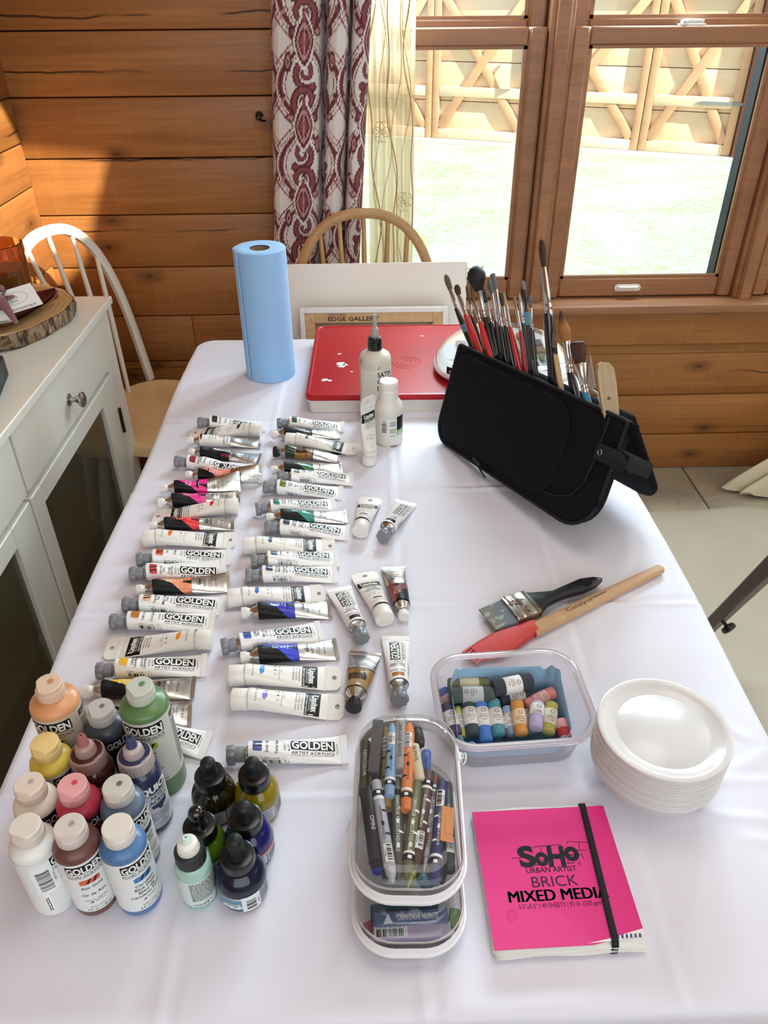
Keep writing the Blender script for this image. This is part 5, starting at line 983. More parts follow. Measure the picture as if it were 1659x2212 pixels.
m, t, b = newmat('scuffed_red_plastic'); co = tex(t, 'Object'); b.inputs['Roughness'].default_value = .32; b.inputs['Specular IOR Level'].default_value = .3; n1 = noise(t, mapv(t, co, (1, 3, 1)), 22, 5, .7, 1.2); n2 = noise(t, co, 7, 2); c = mixc(t, n2.step(.3, .8), lin('A8141A'), lin('B81A20')); mixc(t, n1.step(.69, .74) * .35, c, lin('E0B0A8'), b.inputs['Base Color']); bumpn(t, n1, b, .1)
red = m; m, t, b = newmat('paint_stained_white'); co = tex(t, 'Object'); n1 = noise(t, co, 26, 4, .6, 1.5); c = mixc(t, n1.step(.62, .72) * .7, lin('E0D9D2'), lin('C98A80')); n2 = noise(t, co, 48, 3); mixc(t, n2.step(.66, .72) * .6, c, lin('8C8A84'), b.inputs['Base Color']); b.inputs['Roughness'].default_value = .4; stained = m
rb = thing('palette_box', 'flat red lidded palette box with stained white base', 'box', (.056, 1.580, TZ), R_(-.8)); q = MB(); W2, D2 = .362, .382
q.prism(roundrect(W2 - .012, D2 - .012, .012, 4), 0, .030); q.prism(roundrect(W2 - .004, D2 - .004, .014, 4), .024, .029); q.build('base_tray', stained, rb, 40)
q = MB(); o0 = roundrect(W2, D2, .016, 5); q.grid([[(x * s, y * s, z) for x, y in o0] for s, z in ((1, .029), (1.004, .031), (1.002, .037), (.99, .040), (.965, .0405), (.955, .0392))], cv=True); nn_ = len(o0); q.f.append(tuple(range(len(q.v) - nn_, len(q.v)))); q.m.append(0); lid = q.build('lid', red, rb, 30)
q = MB()
for k in range(3): q.lathe([(.012 + .009 * k, .0392), (.0128 + .009 * k, .0398), (.0136 + .009 * k, .0392)], 40, M=Matrix.Translation((.028, -.03, 0)), cap0=False, cap1=False)
q.build('moulded_ring', red, lid)
q = MB(); rr = random.Random(5); pr = Print()
for (x, y, s) in ((-.115, -.035, .010), (-.105, -.04, .007), (-.112, -.048, .006), (-.145, -.115, .006), (-.135, -.118, .004), (-.06, -.125, .006), (-.12, .02, .003), (-.02, -.12, .004), (.07, .12, .003), (-.09, -.075, .0025), (.1, -.10, .0025)):
    pr.poly([(x + s * (.6 + .6 * rr.random()) * math.cos(a) * (1.6 if s < .0065 else 1), y + s * (.6 + .6 * rr.random()) * math.sin(a)) for a in np.linspace(0, 6.28, 13)[:-1]], 0, 1)
pr.emit(q, lambda u, v, off: np.stack([u, v, np.full_like(u, .0393 + off)], 1)); q.build('dried_paint', mat('dried_white_paint', 'E8E4E4', .6), lid)
# watercolour palette
oc = np.array([(.132, 1.525), (.176, 1.412), (.40, 1.400), (.428, 1.50), (.39, 1.685), (.232, 1.700)]); cen = oc.mean(0)
def chaikin(p, n=3):
    for _ in range(n): p = np.stack([.75 * p + .25 * np.roll(p, -1, 0), .25 * p + .75 * np.roll(p, -1, 0)], 1).reshape(-1, 2)
    return p
oc = chaikin(cen + (oc - cen) * 1.06); pl = thing('watercolour_set', 'white watercolour set with clear domed lid on the red box', 'paint set', (cen[0], cen[1], TZ + .0406)); oo = oc - cen
wplas = mat('white_gloss_plastic', 'ECE6E6', .25, coat=.4); q = MB(); q.grid([[(x * s, y * s, z) for x, y in oo] for s, z in ((.90, 0), (.96, .003), (1, .010), (1.0, .014), (.985, .017), (.97, .018), (.95, .018))], cv=True); nn_ = len(oo)
q.f += [tuple(reversed(range(nn_))), tuple(range(6 * nn_, 7 * nn_))]; q.m += [0, 0]; q.build('tray', wplas, pl, 40)
clearlid = thin_clear('clear_lid_plastic', 'F2F4F2', .04, 'F0F0F0', k=2.2, rough=.04)
pans = []
for i in range(9):
    for j in range(6):
        x, y = -.115 + .028 * i, -.105 + .040 * j
        if all(np.hypot(*(np.array((x, y)) / 1)) < .11 for _ in (0,)): pans.append((x, y))
for k, (x, y) in enumerate(pans):
    q = MB(); q.box(x - .011, x + .011, y - .016, y + .016, .0182, .024, bev=.002); q.build('paint_pan', cmat(['2E6A3A', '6A4A26', '1E3A5A', '8A2A22', 'C8A02A', '3A3A40', 'B86A2A', '4A7A9A'][k % 8], 'pan'), pl)
q = MB(); q.grid([[(x * s, y * s, z) for x, y in oo] for s, z in ((.975, .0185), (.97, .024), (.955, .030), (.92, .0345), (.86, .0362), (.5, .0368), (.02, .037))], cv=True); q.build('clear_lid', clearlid, pl, 60)
# black label on the near-left flank
tgt = at_z(975, 812, TZ + .0406 + .022); i0 = int(np.argmin(np.hypot(oc[:, 0] - tgt.x, oc[:, 1] - tgt.y))); seg_ = oo[(np.arange(i0 - 1, i0 + 3)) % nn_] * .974
d_ = np.concatenate([[0], np.cumsum(np.hypot(*np.diff(seg_, axis=0).T))])
def flank(u, v, off): x, y = np.interp(u, d_, seg_[:, 0]), np.interp(u, d_, seg_[:, 1]); k = 1 + off / .13 - np.maximum(v - .026, 0) * .09; return np.stack([x * k, y * k, v], 1)
pr = Print(); e_ = d_[-1]; pr.rect(0, e_, .0190, .0345, 0, 4); pr.text('ovello', e_ * .5, .0265, .0095, width=e_ * .75, mi=1, layer=6, bold=0); q = MB(); pr.emit(q, flank, .004, .004, off=.0002); q.build('label', [BLK, WHT], pl, 0)

# ================================================================== notebook
NC = [at_z(px, py, TZ + .013) for px, py in ((1021, 1752), (1305, 1738), (1392, 2033), (1068, 2066))]; ncx = sum(NC, Vector()) / 4; nxd = (NC[1] - NC[0]).normalized(); S_ = .1372
M = frame((ncx.x, ncx.y, TZ + .0005), (nxd + Vector((.0, .0, 0))).normalized(), (0, 0, 1)); nbk = thing('sketchbook', 'hot pink mixed media sketchbook held by a black elastic band', 'sketchbook', M=M); hs = S_ / 2
pink = mat('hot_pink_card', 'DE1E7C', .42, coat=.1, bump=.08, bscale=300); board = mat('grey_cover_board', 'C9C4BC', .7); paper = mat('sketch_paper', 'E8E6DE', .7)
q = MB(); q.box(-hs, hs, -hs, hs, 0, .0016); q.build('back_cover', board, nbk)
rr = random.Random(2)
for k in range(9):
    dx, dy, rt_ = rr.uniform(-.0015, .0025), rr.uniform(-.0045, .003), rr.uniform(-.008, .008); z = .0018 + .00115 * k; P = []
    for i in range(13):
        x = -hs + .001 + (S_ - .002) * i / 12; P.append([(x + dx + rt_ * y, y * (1.0 + .01 * (k % 3)) + dy + .0008 * math.sin(x * 90 + k * 2), z + .0006 * math.sin(x * 40 + k) * (abs(y) / hs) ** 3 - .0008 * max(0, (-y / hs)) ** 4 * (k / 9)) for y in np.linspace(-hs, hs, 9)])
    o = MB().grid(P).build('page', paper, nbk, 180); s_ = o.modifiers.new('sheet', 'SOLIDIFY'); s_.thickness = .0007
q = MB(); poly = [(-hs, -hs), (hs * .30, -hs), (hs * .55, -hs + .003), (hs, -hs + .0075), (hs, hs), (-hs, hs)]; q.prism(poly, .0124, .0138); cov = q.build('front_cover', [pink], nbk, 30)
pr = Print(); pr.poly([(hs * .22, -hs + .0012), (hs * .60, -hs + .002), (hs, -hs + .0066), (hs, -hs + .0115), (hs * .5, -hs + .004)], 2, 1)
for k in range(6): pr.poly([(hs * .62 + .004 * k, -hs + .004), (hs * .65 + .004 * k, -hs + .0035), (hs * .66 + .004 * k, -hs + .0075), (hs * .63 + .004 * k, -hs + .007)], 3, 2)
def nbp(px, py): w = M.inverted() @ at_z(px, py, TZ + .0143); return w.x, w.y
def line_between(a, b, w):
    p, e = Vector(a), Vector(b); n_ = (e - p).normalized(); n_ = Vector((-n_.y, n_.x)) * w / 2; pr.poly([tuple(p + n_), tuple(p - n_), tuple(e - n_), tuple(e + n_)], 0, 1)
u, v = nbp(1187, 1850)
for ch, dx, w, h, dy, ro in (('S', -.0225, .0165, .0225, .0010, 4), ('o', -.0082, .0130, .0145, -.0024, -4), ('H', .0066, .0165, .0222, -.0004, -4), ('o', .0222, .0145, .0155, .0014, 5)):
    p_, f_ = text2d(ch, .045, 4); k_ = h / np.ptp(p_[:, 1]); pts_ = (p_ - [0, p_[:, 1].min() + np.ptp(p_[:, 1]) / 2]) * [w / np.ptp(p_[:, 0]), k_]; a = R_(ro); c_, d_ = math.cos(a), math.sin(a)
    pr.put(np.stack([u + dx + pts_[:, 0] * c_ - pts_[:, 1] * d_, v + dy + pts_[:, 0] * d_ + pts_[:, 1] * c_], 1), f_, 0, 2)
for a, e in (((1106, 1854), (1240, 1846)), ((1150, 1830), (1212, 1824)), ((1168, 1830), (1170, 1846)), ((1225, 1818), (1268, 1820)), ((1225, 1818), (1224, 1824)), ((1250, 1820), (1252, 1836)), ((1236, 1838), (1266, 1836)), ((1155, 1858), (1190, 1858)), ((1190, 1858), (1191, 1866)), ((1142, 1869), (1186, 1867)), ((1225, 1848), (1258, 1846)), ((1256, 1846), (1262, 1856)), ((1212, 1866), (1240, 1864)), ((1226, 1854), (1228, 1865))): line_between(nbp(*a), nbp(*e), .0006)
for t_, px, py, h, w, bo, sk in (('URBAN ARTIST', 1191, 1878, .0052, .049, .012, 0), ('BRICK', 1198, 1903, .0105, .044, -.004, 0), ('MIXED MEDIA', 1206, 1932, .0108, .094, .0, .0006), ('5.5"x5.5" | 40 SHEETS | 95 lb. (200 gsm)', 1212, 1954, .0042, .079, .0, 0)): u, v = nbp(px, py); pr.text(t_, u, v, h, width=w, bold=bo, layer=1, res=4, strike=sk)
u, v = nbp(1251, 1865); pr.ring(u, v, .0016, .0016, .0003); pr.text('R', u, v, .0016)
q = MB(); pr.emit(q, lambda u, v, off: np.stack([u, v, np.full_like(u, .0138 + off)], 1)); q.build('print', [BLK, WHT, mat('torn_white_edge', 'F0ECE8', .7), cmat('3A3A66')], cov, 0)
q = MB()
for px, py in ((1106, 1978),): u, v = nbp(px, py); q.lathe([(.0044, .0137), (.0047, .01415), (.0052, .0137)], 30, M=Matrix.Translation((u, v, 0)), cap0=False, cap1=False); q.lathe([(.0022, .0137), (.0024, .01400), (.0028, .0137)], 30, M=Matrix.Translation((u, v, 0)), cap0=False, cap1=False)
q.build('pressed_ring', pink, cov)
a, e = nbp(1257, 1738), nbp(1332, 2046); dxy = ((e[0] - a[0]), (e[1] - a[1])); band = mat('black_elastic', '17171A', .7, bump=.4, bscale=1500); P = []
for t_, z in ((-.012, .0), (-.010, .012), (0, .0146), (.3, .0149), (.6, .0149), (.955, .0146), (.985, .010), (.99, .0004)): x, y = a[0] + dxy[0] * t_, a[1] + dxy[1] * t_; P.append([(x - .0032, y, z), (x + .0032, y, z)])
o = MB().grid(P).build('elastic_band', band, nbk, 60); s_ = o.modifiers.new('elastic', 'SOLIDIFY'); s_.thickness = .0009; s_.offset = 1

# ================================================================== stack of white bowls
bwm, t, b = newmat('translucent_white_plastic'); b.inputs['Base Color'].default_value = lin('DDD8D5'); b.inputs['Roughness'].default_value = .28; b.inputs['Subsurface Weight'].default_value = .4; b.inputs['Subsurface Radius'].default_value = (.03, .025, .02); b.inputs['Subsurface Scale'].default_value = .3; b.inputs['Coat Weight'].default_value = .3
zt = .0865; bc = at_z(1436, 1565, TZ + zt); nB = 18; pitch = .0031; RB = .0672
def bowl_mesh(name, h, base, depth):
    q = MB(); q.lathe([(.001, .0008), (base - .004, .0008), (base, .0022), (lerp(base, RB, .45), h * .22), (lerp(base, RB, .75), h * .48), (RB - .0012, h - .0042), (RB, h - .0026), (RB + .0003, h - .0010), (RB - .0006, h - .0002), (RB - .0040, h), (.0605, h - .0010), (.0580, h - .0026), (.0535, h - depth * .75), (.0490, h - depth), (.0470, h - depth - .0003), (.0462, h - depth + .0003), (.001, h - depth + .0003)], 72); return q.mesh(name, bwm, 50)
h0 = zt - pitch * (nB - 1); deep, shallow = bowl_mesh('deep_bowl', h0, .044, .008), bowl_mesh('bowl', .011, .0435, .0060)
names_ = ['lowest white plastic bowl of the stack standing on the tablecloth'] + ['white plastic bowl inside the nested stack, only its rim showing'] * (nB - 2) + ['topmost white plastic bowl of the stack beside the pink sketchbook']
for k in range(nB):
    o = obj('plastic_bowl', shallow if k else deep, None, (bc.x + .0006 * math.sin(k * 2.1), bc.y + .0006 * math.cos(k * 1.7), TZ + .0003 + pitch * k + (h0 - .013 if k else 0)), (0, 0, k * 1.1)); tag(o, names_[k], 'bowl', 'nested white plastic bowls')

# ================================================================== tub of soft pastels
tc = Vector((.1545, .588, TZ)); tr_z = .058; M = Matrix.Translation(tc) @ Matrix.Rotation(R_(3), 4, 'Z'); tubm = thing('plastic_tub', 'clear plastic tub holding soft pastels', 'container', M=M)
tubpl = thin_clear('clear_tub_plastic', 'F6F2F4', .17, 'F4EEF0', k=1.4, rough=.1); rim_pl = thin_clear('tub_rim_plastic', 'F4F0F2', .42, 'F6F0F2', k=1.8, rough=.1)
def rr_ring(w, h, r, z, n=8): return [(x, y, z) for x, y in roundrect(w, h, r, n)]
sec = [(.128, .092, .022, .001), (.136, .100, .025, .0), (.142, .106, .027, .003), (.158, .122, .031, .046), (.160, .124, .032, .053)]
q = MB(); q.grid([rr_ring(w, h, r, z) for w, h, r, z in sec], cv=True, flip=True); nr = len(roundrect(1, 1, .1, 8)); q.f.append(tuple(range(nr))); q.m.append(0); q.build('tub_wall', tubpl, tubm, 60)
q = MB(); rim = [(.160, .124, .032, .053), (.162, .126, .033, .056), (.164, .128, .034, .0575), (.174, .138, .039, .0575), (.1765, .1405, .040, .056), (.1765, .1405, .040, .052), (.174, .138, .039, .051), (.166, .130, .035, .051), (.161, .125, .033, .053)]
q.grid([rr_ring(w, h, r, z) for w, h, r, z in rim], cv=True, flip=True); q.build('rim', rim_pl, tubm, 50)
towel = mat('blue_shop_towel', '90B4D0', .9, bump=.5, bscale=300, var=.12, vscale=40)
q = MB(); P = []
per = roundrect(.122, .084, .018, 10); npn = len(per)
for j, (s, z) in enumerate(((.02, .003), (.85, .003), (.99, .0045), (1.02, .012), (1.055, .030))):
    P.append([(x * s, y * s, z + ((.022 + .005 * math.sin(k * .55)) * max(0, min(1, .35 + y / .05)) + .003 + .003 * math.sin(k * 1.3) if j == 4 else 0)) for k, (x, y) in enumerate(per)])
q.grid(P, cv=True); o = q.build('towel_lining', towel, None, 60); o.matrix_world = M; s_ = o.modifiers.new('paper', 'SOLIDIFY'); s_.thickness = .0006; tag(o, 'crumpled blue paper towel lining the clear tub', 'paper towel')
wrap = mat('paper_wrapper', 'E6E2DE', .7, var=.10, vscale=60); inkg = mat('wrapper_ink', '4A4648', .7)
def chalky(c): return ''.join('%02X' % int(int(c[i:i + 2], 16) * .84 + 205 * .16) for i in (0, 2, 4))
def pastel(a, e, z0, z1, col, label, r=.0078, wrapspan=(.28, .74), wrapcol=None, mark=True):
    A, B = at_z(*a, TZ + z0), at_z(*e, TZ + z1); L = (B - A).length; Mx = frame(A, B - A, (0, -.45, 1)); th = thing('soft_pastel', label, 'pastel', M=Mx, group='soft pastels in the clear tub'); cm_ = mat('pastel_pigment', chalky(col), .95, bump=.35, bscale=260, var=.15, vscale=90)
    Rx = Matrix.Rotation(R_(90), 4, 'Y'); q = MB(); rg = random.Random(label); q.lathe([(r * .80, 0), (r * .97, .0012), (r, .004), (r * (.98 + .03 * rg.random()), L * .5), (r, L - .004), (r * .95, L - .0012), (r * .75, L)], 24, M=Rx); q.build('stick', cm_, th)
    a0, a1 = L * wrapspan[0], L * wrapspan[1]; q = MB(); q.lathe([(r + .0001, a0), (r + .00045, a0 + .0003), (r + .00045, a1 - .0003), (r + .0001, a1)], 28, M=Rx, cap0=False, cap1=False); wq = q.build('wrapper', wrapcol or wrap, th, 180)
    if mark and a1 - a0 > .012:
        S = lambda u, v, off: np.stack([u, (r + .0005 + off) * np.sin(v / r), (r + .0005 + off) * np.cos(v / r)], 1); pr = Print(); c0 = (a0 + a1) / 2
        for k in range(14): g = 2 * math.pi * k / 14; pr.poly([(a0 + .0045 + .0013 * math.cos(g - .12), .001 + .0013 * math.sin(g - .12)), (a0 + .0045 + .0030 * math.cos(g - .06), .001 + .0030 * math.sin(g - .06)), (a0 + .0045 + .0030 * math.cos(g + .06), .001 + .0030 * math.sin(g + .06)), (a0 + .0045 + .0013 * math.cos(g + .12), .001 + .0013 * math.sin(g + .12))])
        pr.text('UNISON', a0 + .0100, 0, .0016, 90, bold=.0); pr.text('COLOUR', a0 + .0125, 0, .0018, 90, bold=0); pr.text('A 49', min(a1 - .0022, a0 + .0158), .001, .0017, 90, bold=.01)
        q = MB(); pr.emit(q, S, None, .002); q.build('print', inkg, th, 0)
pastel((965, 1521), (986, 1590), .030, .022, '43384E', 'dark plum soft pastel at the cabinet-side end of the front row', r=.0076)
pastel((988, 1528), (1003, 1592), .026, .018, 'D8CE5E', 'narrow lemon yellow soft pastel in the front row', r=.0052)
pastel((1010, 1511), (1022, 1590), .034, .024, '2C3A3A', 'dark bottle green soft pastel standing in the front row')
pastel((1037, 1513), (1051, 1604), .034, .022, '3F70C8', 'clear blue soft pastel between the dark green and the teal', wrapspan=(.22, .66))
pastel((1065, 1513), (1078, 1590), .034, .024, '3F8C98', 'teal soft pastel in the middle of the front row')
pastel((1086, 1535), (1102, 1590), .024, .016, '8C6E70', 'short brownish mauve soft pastel tucked beside the teal one', r=.0055)
pastel((1094, 1528), (1110, 1588), .026, .018, '93B4DC', 'pale sky blue soft pastel behind the orange one', r=.0068)
pastel((1116, 1517), (1127, 1588), .036, .026, 'D98C34', 'orange soft pastel with peach wrapper in the front row', wrapcol=mat('peach_wrapper', 'E6C6A4', .7))
pastel((1137, 1534), (1146, 1584), .022, .016, '9AA0AA', 'small grey soft pastel between orange and lilac', r=.0055)
pastel((1161, 1518), (1157, 1576), .038, .032, 'B4A4CC', 'lilac soft pastel with its round end up', r=.0080, wrapspan=(.12, .52))
pastel((1192, 1520), (1183, 1585), .034, .026, 'ABA03E', 'olive yellow soft pastel with stained wrapper', wrapspan=(.25, .75), wrapcol=mat('stained_wrapper', 'DCD6BE', .7, var=.25, vscale=60))
pastel((1208, 1557), (1222, 1598), .024, .018, 'CC2A34', 'bright red soft pastel lying at the bowl-side end of the tub', r=.0076, wrapspan=(.0, .45), wrapcol=mat('pinkish_wrapper', 'DDA0A0', .7), mark=False)
pastel((1197, 1495), (1135, 1525), .030, .026, 'E4837A', 'coral pink soft pastel lying slantwise over the others', wrapspan=(.28, .74), wrapcol=mat('coral_wrapper', 'E6B4AC', .7))
pastel((1149, 1471), (1064, 1488), .046, .046, '20242E', 'upper black soft pastel of the dark pair by the blue towel', r=.0098, wrapspan=(.30, .72))
pastel((1150, 1497), (1078, 1512), .026, .026, '242A38', 'lower blue-black soft pastel of the dark pair', r=.0092)
pastel((967, 1480), (1057, 1480), .036, .036, '6A6844', 'khaki soft pastel lying across at the back', r=.0086, wrapcol=mat('khaki_wrapper', 'C9C4A8', .7), mark=False)
pastel((971, 1502), (1068, 1500), .040, .040, '36423E', 'grey green soft pastel lying in front of the khaki one', r=.0094, wrapcol=mat('silver_wrapper', 'AEB2B0', .6))
pastel((1030, 1455), (986, 1481), .036, .026, '5066C0', 'cornflower blue soft pastel poking up at the back', r=.0085, wrapspan=(.42, .98), mark=False)
pastel((955, 1488), (972, 1520), .022, .014, '5A74CC', 'stub of periwinkle soft pastel at the cabinet-side end', r=.007, wrapspan=(.45, .98), wrapcol=mat('rosy_wrapper', 'E0BEB8', .7), mark=False)
# ================================================================== clear pencil cases
clear_pvc = thin_clear('clear_pvc_film', 'F7F7F6', .02, 'F0F0F0', k=.9, rough=.05); zipw = mat('white_zip_tape', 'ECE8EA', .6, bump=.3, bscale=900); zteeth = mat('white_zip_teeth', 'F2F0F0', .35)
puller_m = mat('white_enamel_puller', 'E4E8E6', .25, coat=.4)
def pencil_case(M, label, Lx, Ly, H, pulls):
    th = thing('pencil_case', label, 'pencil case', M=M); r = .036; zr = H * .42
    q = MB(); secb = [(-.020, 0.0), (-.009, .0012), (-.003, .005), (0, .010), (0, zr - .004)]; n_ = 9
    q.grid([rr_ring(Lx + d * 2, Ly + d * 2, max(r + d, .004), z, n_) for d, z in secb], cv=True, flip=True); nr = len(roundrect(1, 1, .1, n_)); q.f.append(tuple(range(nr))); q.m.append(0); q.build('lower_shell', clear_pvc, th, 60)
    q = MB(); sect = [(0, zr + .005), (0, H - .012), (-.002, H - .006), (-.006, H - .0022), (-.011, H - .0004), (-.018, H), (-.03, H - .0006)]
    q.grid([rr_ring(Lx + d * 2, Ly + d * 2, max(r + d, .004), z, n_) for d, z in sect], cv=True, flip=True); o = len(q.v) - nr; q.f.append(tuple(range(o, o + nr))); q.m.append(0); q.build('upper_shell', clear_pvc, th, 60)
    q = MB(); q.grid([rr_ring(Lx + d * 2, Ly + d * 2, r + d, z, n_) for d, z in ((.0004, zr - .0075), (.0022, zr - .0065), (.0030, zr), (.0022, zr + .0065), (.0004, zr + .0075))], cv=True, flip=True); q.build('zip_tape', zipw, th, 60)
    q = MB(); pts = roundrect(Lx + .0062, Ly + .0062, r + .003, 26); fine = []
    for i in range(len(pts)):
        a, b_ = Vector(pts[i]), Vector(pts[(i + 1) % len(pts)]); m_ = max(1, int((b_ - a).length / .0011)); fine += [a.lerp(b_, k / m_) for k in range(m_)]
    nn_ = len(fine); P = []
    for i, p in enumerate(fine):
        d = (fine[(i + 1) % nn_] - fine[i - 1]).normalized(); o_ = Vector((d.y, -d.x)); h_ = .0010 + .0006 * (i % 2); P.append([(p.x - .0004 * o_.x, p.y - .0004 * o_.y, zr - .0022), (p.x + h_ * o_.x, p.y + h_ * o_.y, zr - .0015), (p.x + h_ * o_.x, p.y + h_ * o_.y, zr + .0015), (p.x - .0004 * o_.x, p.y - .0004 * o_.y, zr + .0022)])
    q.grid(P, cu=True, flip=True); q.build('zip_teeth', zteeth, th, 60)
    q = MB(); q.tube([(x, y, H - .0075) for x, y in roundrect(Lx + .0006, Ly + .0006, r, n_)] + [(*roundrect(Lx + .0006, Ly + .0006, r, n_)[0], H - .0075)], .0011, 6); q.build('welded_piping', thin_clear('pvc_piping', 'F2EEEC', .35, 'F0ECEA'), th, 60)
    for (x, y, ox, oy) in pulls:
        M2 = frame((x, y, zr), (0, 1, 0), (ox, oy, 0)); q = MB(); q.box(-.005, .005, -.0035, .0035, .0005, .0045, bev=.001, M=M2); q.tube([M2 @ Vector(v_) for v_ in ((-.002, 0, .0045), (-.001, 0, .0066), (.003, 0, .0066), (.005, 0, .0045))], .0009, 6)
        q.tube([M2 @ Vector((.004 + .006 * math.cos(a) - .006, .0045 * math.sin(a), .0068 + .002 * math.sin(a))) for a in np.linspace(0, 6.28, 20)], .0009, 6); q.build('zip_puller', puller_m, th, 40)
    return th
UC = Vector((.030, .4495, TZ + .044)); LC = Vector((.0285, .4250, TZ + .0004)); UL = (.0985, .1900)
pencil_case(Matrix.Translation(LC) @ Matrix.Rotation(R_(-1), 4, 'Z'), 'lower clear zip case holding pastel boxes, showing below the upper one', UL[0] - .002, .188, .0425, [(-.0505, .03, -1, 0)])
pencil_case(Matrix.Translation(UC) @ Matrix.Rotation(R_(-2.5), 4, 'Z'), 'upper clear zip case full of crayons', UL[0], UL[1], .0420, [(.0515, .055, 1, 0)])
cwrap = {}
def crayon(a, e, z0, z1, col, label, r=.0055, bands=(), tip='cone', flip=False, wrapcol=None, ink='dark', text=None, kind='round', barcode=False, wrapspan=(.0, 1), tsize=.62, group='crayons in the upper clear case', name='wax_crayon', cat='crayon'):
    A, B = at_z(*a, TZ + z0), at_z(*e, TZ + z1)
    if flip: A, B = B, A
    L = (B - A).length; Mx = frame(A, B - A, (0, -.35, 1)); th = thing(name, label, cat, M=Mx, group=group); pg = mat('wax_pigment', col, .55, var=.12, vscale=120); Rx = Matrix.Rotation(R_(90), 4, 'Y'); seg = {'round': 20, 'square': 4, 'hex': 6}[kind]
    q = MB(); pf = [(r * .86, 0), (r * .92, .0006), (r * .92, L - .012), (r * .88, L - .009), (r * .45, L - .002), (r * .2, L)] if tip == 'cone' else ([(r * .75, 0), (r * .95, .001), (r, .003), (r, L - .003), (r * .95, L - .001), (r * .75, L)] if tip == 'blunt' else [(r * .9, 0), (r * .92, L - .018), (r * .25, L - .002), (r * .12, L)])
    q.lathe(pf, seg, M=Rx @ Matrix.Rotation(R_(45 if kind == 'square' else 0), 4, 'Z')); q.build('stick', pg, th, 35)
    if kind != 'square':
        w0, w1 = L * .04 + .006 if wrapspan == (0, 1) else L * wrapspan[0], (L - .014) if wrapspan == (0, 1) else L * wrapspan[1]
        q = MB(); q.lathe([(r * .95, w0), (r, w0 + .0003), (r, w1 - .0003), (r * .95, w1)], 24, M=Rx, cap0=False, cap1=False); q.build('wrapper', mat('crayon_wrapper', wrapcol or col, .5, var=.08, vscale=80), th, 180)
        S = lambda u, v, off: np.stack([u, (r + off) * np.sin(v / r), (r + off) * np.cos(v / r)], 1); pr = Print(); g = math.pi * r * .98; im = 0 if ink == 'dark' else 1
        for c_, s0, s1 in bands: pr.rect(w0 + (w1 - w0) * s0, w0 + (w1 - w0) * s1, -g, g, {'k': 0, 'w': 1, 'g': 2}[c_], 1)
        for k in range(4 if bands else 0):
            x = w0 + (w1 - w0) * (.30 + .15 * k); pr.poly([(x, .0000), (x + .0022, .0022), (x + .0022, .0011), (x + .0050, .0011), (x + .0050, -.0011), (x + .0022, -.0011), (x + .0022, -.0022)], im, 2) if k % 2 else pr.rect(x, x + .0022, .001, .0062, im, 2)
        if bands and bands[0][0] == 'k': x = w0 + (w1 - w0) * (bands[0][1] + bands[0][2]) / 2; pr.rect(x - .0016, x + .0016, -.0012, .0024, 1, 2)
        if text: pr.text(text, (w0 + w1) / 2, .0, r * tsize, 180 if flip else 0, width=(w1 - w0) * (.72 if tsize > .5 else .2), mi=im, layer=2, bold=.0)
        else: pr.lines(w0 + (w1 - w0) * .25, w0 + (w1 - w0) * .72, -.0012, .0012, 2, im, 2, 'u', len(label), .4)
        if barcode: x0 = w0 + (w1 - w0) * .74; x1 = w0 + (w1 - w0) * .96; pr.rect(x0, x1, -.003, .0045, 1, 3); pr.bars(x0 + .001, x1 - .001, -.0005, .0038, 0, 4, 'u', len(label)); pr.text('7 610186', (x0 + x1) / 2, -.0017, .0014, layer=4, bold=0)
        q = MB(); pr.emit(q, S, None, .0018); q.build('print', [BLK, WHT, GRY], th, 0)
    return th
b0 = .0455; U0, U1, U2, U3 = b0 + .008, b0 + .016, b0 + .023, b0 + .0285
KB = (('k', .02, .10), ('w', .115, .15))
crayon((817, 1560), (806, 1673), U3, U3, '4A4644', 'charcoal grey square stick at the top of the upper case', r=.0078, kind='square', tip='blunt')
crayon((834, 1571), (836, 1746), U2, U2, 'A8803A', 'ochre crayon with pale barcode wrapper', bands=KB, r=.0048, flip=True, barcode=True)
crayon((848, 1563), (841, 1722), U3, U3, '8DB2D6', 'sky blue crayon with black band', bands=KB, r=.0055, flip=True, barcode=True)
crayon((866, 1551), (862, 1664), U3, U3, 'A9A3A0', 'warm grey oil pastel lettered along its side', r=.0060, tip='blunt', text="CARAN D'ACHE  NEOPASTEL", flip=True, wrapspan=(.04, .96))
crayon((885, 1561), (877, 1752), U3, U3, 'F08A4C', 'bright orange crayon lying on top', bands=KB, r=.0056, flip=True, barcode=True)
crayon((894, 1612), (907, 1688), U3 - .002, U3 - .002, 'DDD2B0', 'short cream oil pastel under the orange crayon', r=.0056, tip='blunt', text='NEOPASTEL', wrapspan=(0.0, .62))
crayon((921, 1622), (918, 1700), U2, U1, '4F66B4', 'periwinkle blue crayon with its round end showing', r=.0052, tip='blunt', text="CARAN D'ACHE", wrapspan=(.1, .95))
crayon((927, 1668), (896, 1878), U2, U2, '58362C', 'dark brown crayon with black and white bands', bands=KB, r=.0058, barcode=True, ink='light')
crayon((940, 1679), (917, 1860), U1, U1, '6E2A28', 'maroon crayon beside the dark brown one', bands=KB, r=.0052, ink='light')
crayon((956, 1681), (938, 1902), U2, U2, '343468', 'navy crayon with long barcode', bands=KB, r=.0056, ink='light', barcode=True, flip=True)
crayon((812, 1689), (848, 1908), U3, U3, 'B0B0BC', 'silver grey crayon with white bands slanting at the cabinet side', bands=KB, r=.0054, barcode=True)
crayon((858, 1683), (861, 1905), U2, U2, '56564C', 'slate grey crayon lettered in white', r=.0054, text="CARAN D'ACHE  NEOCOLOR II AQUARELLE", ink='light', bands=(('g', .02, .05), ('k', .06, .14)))
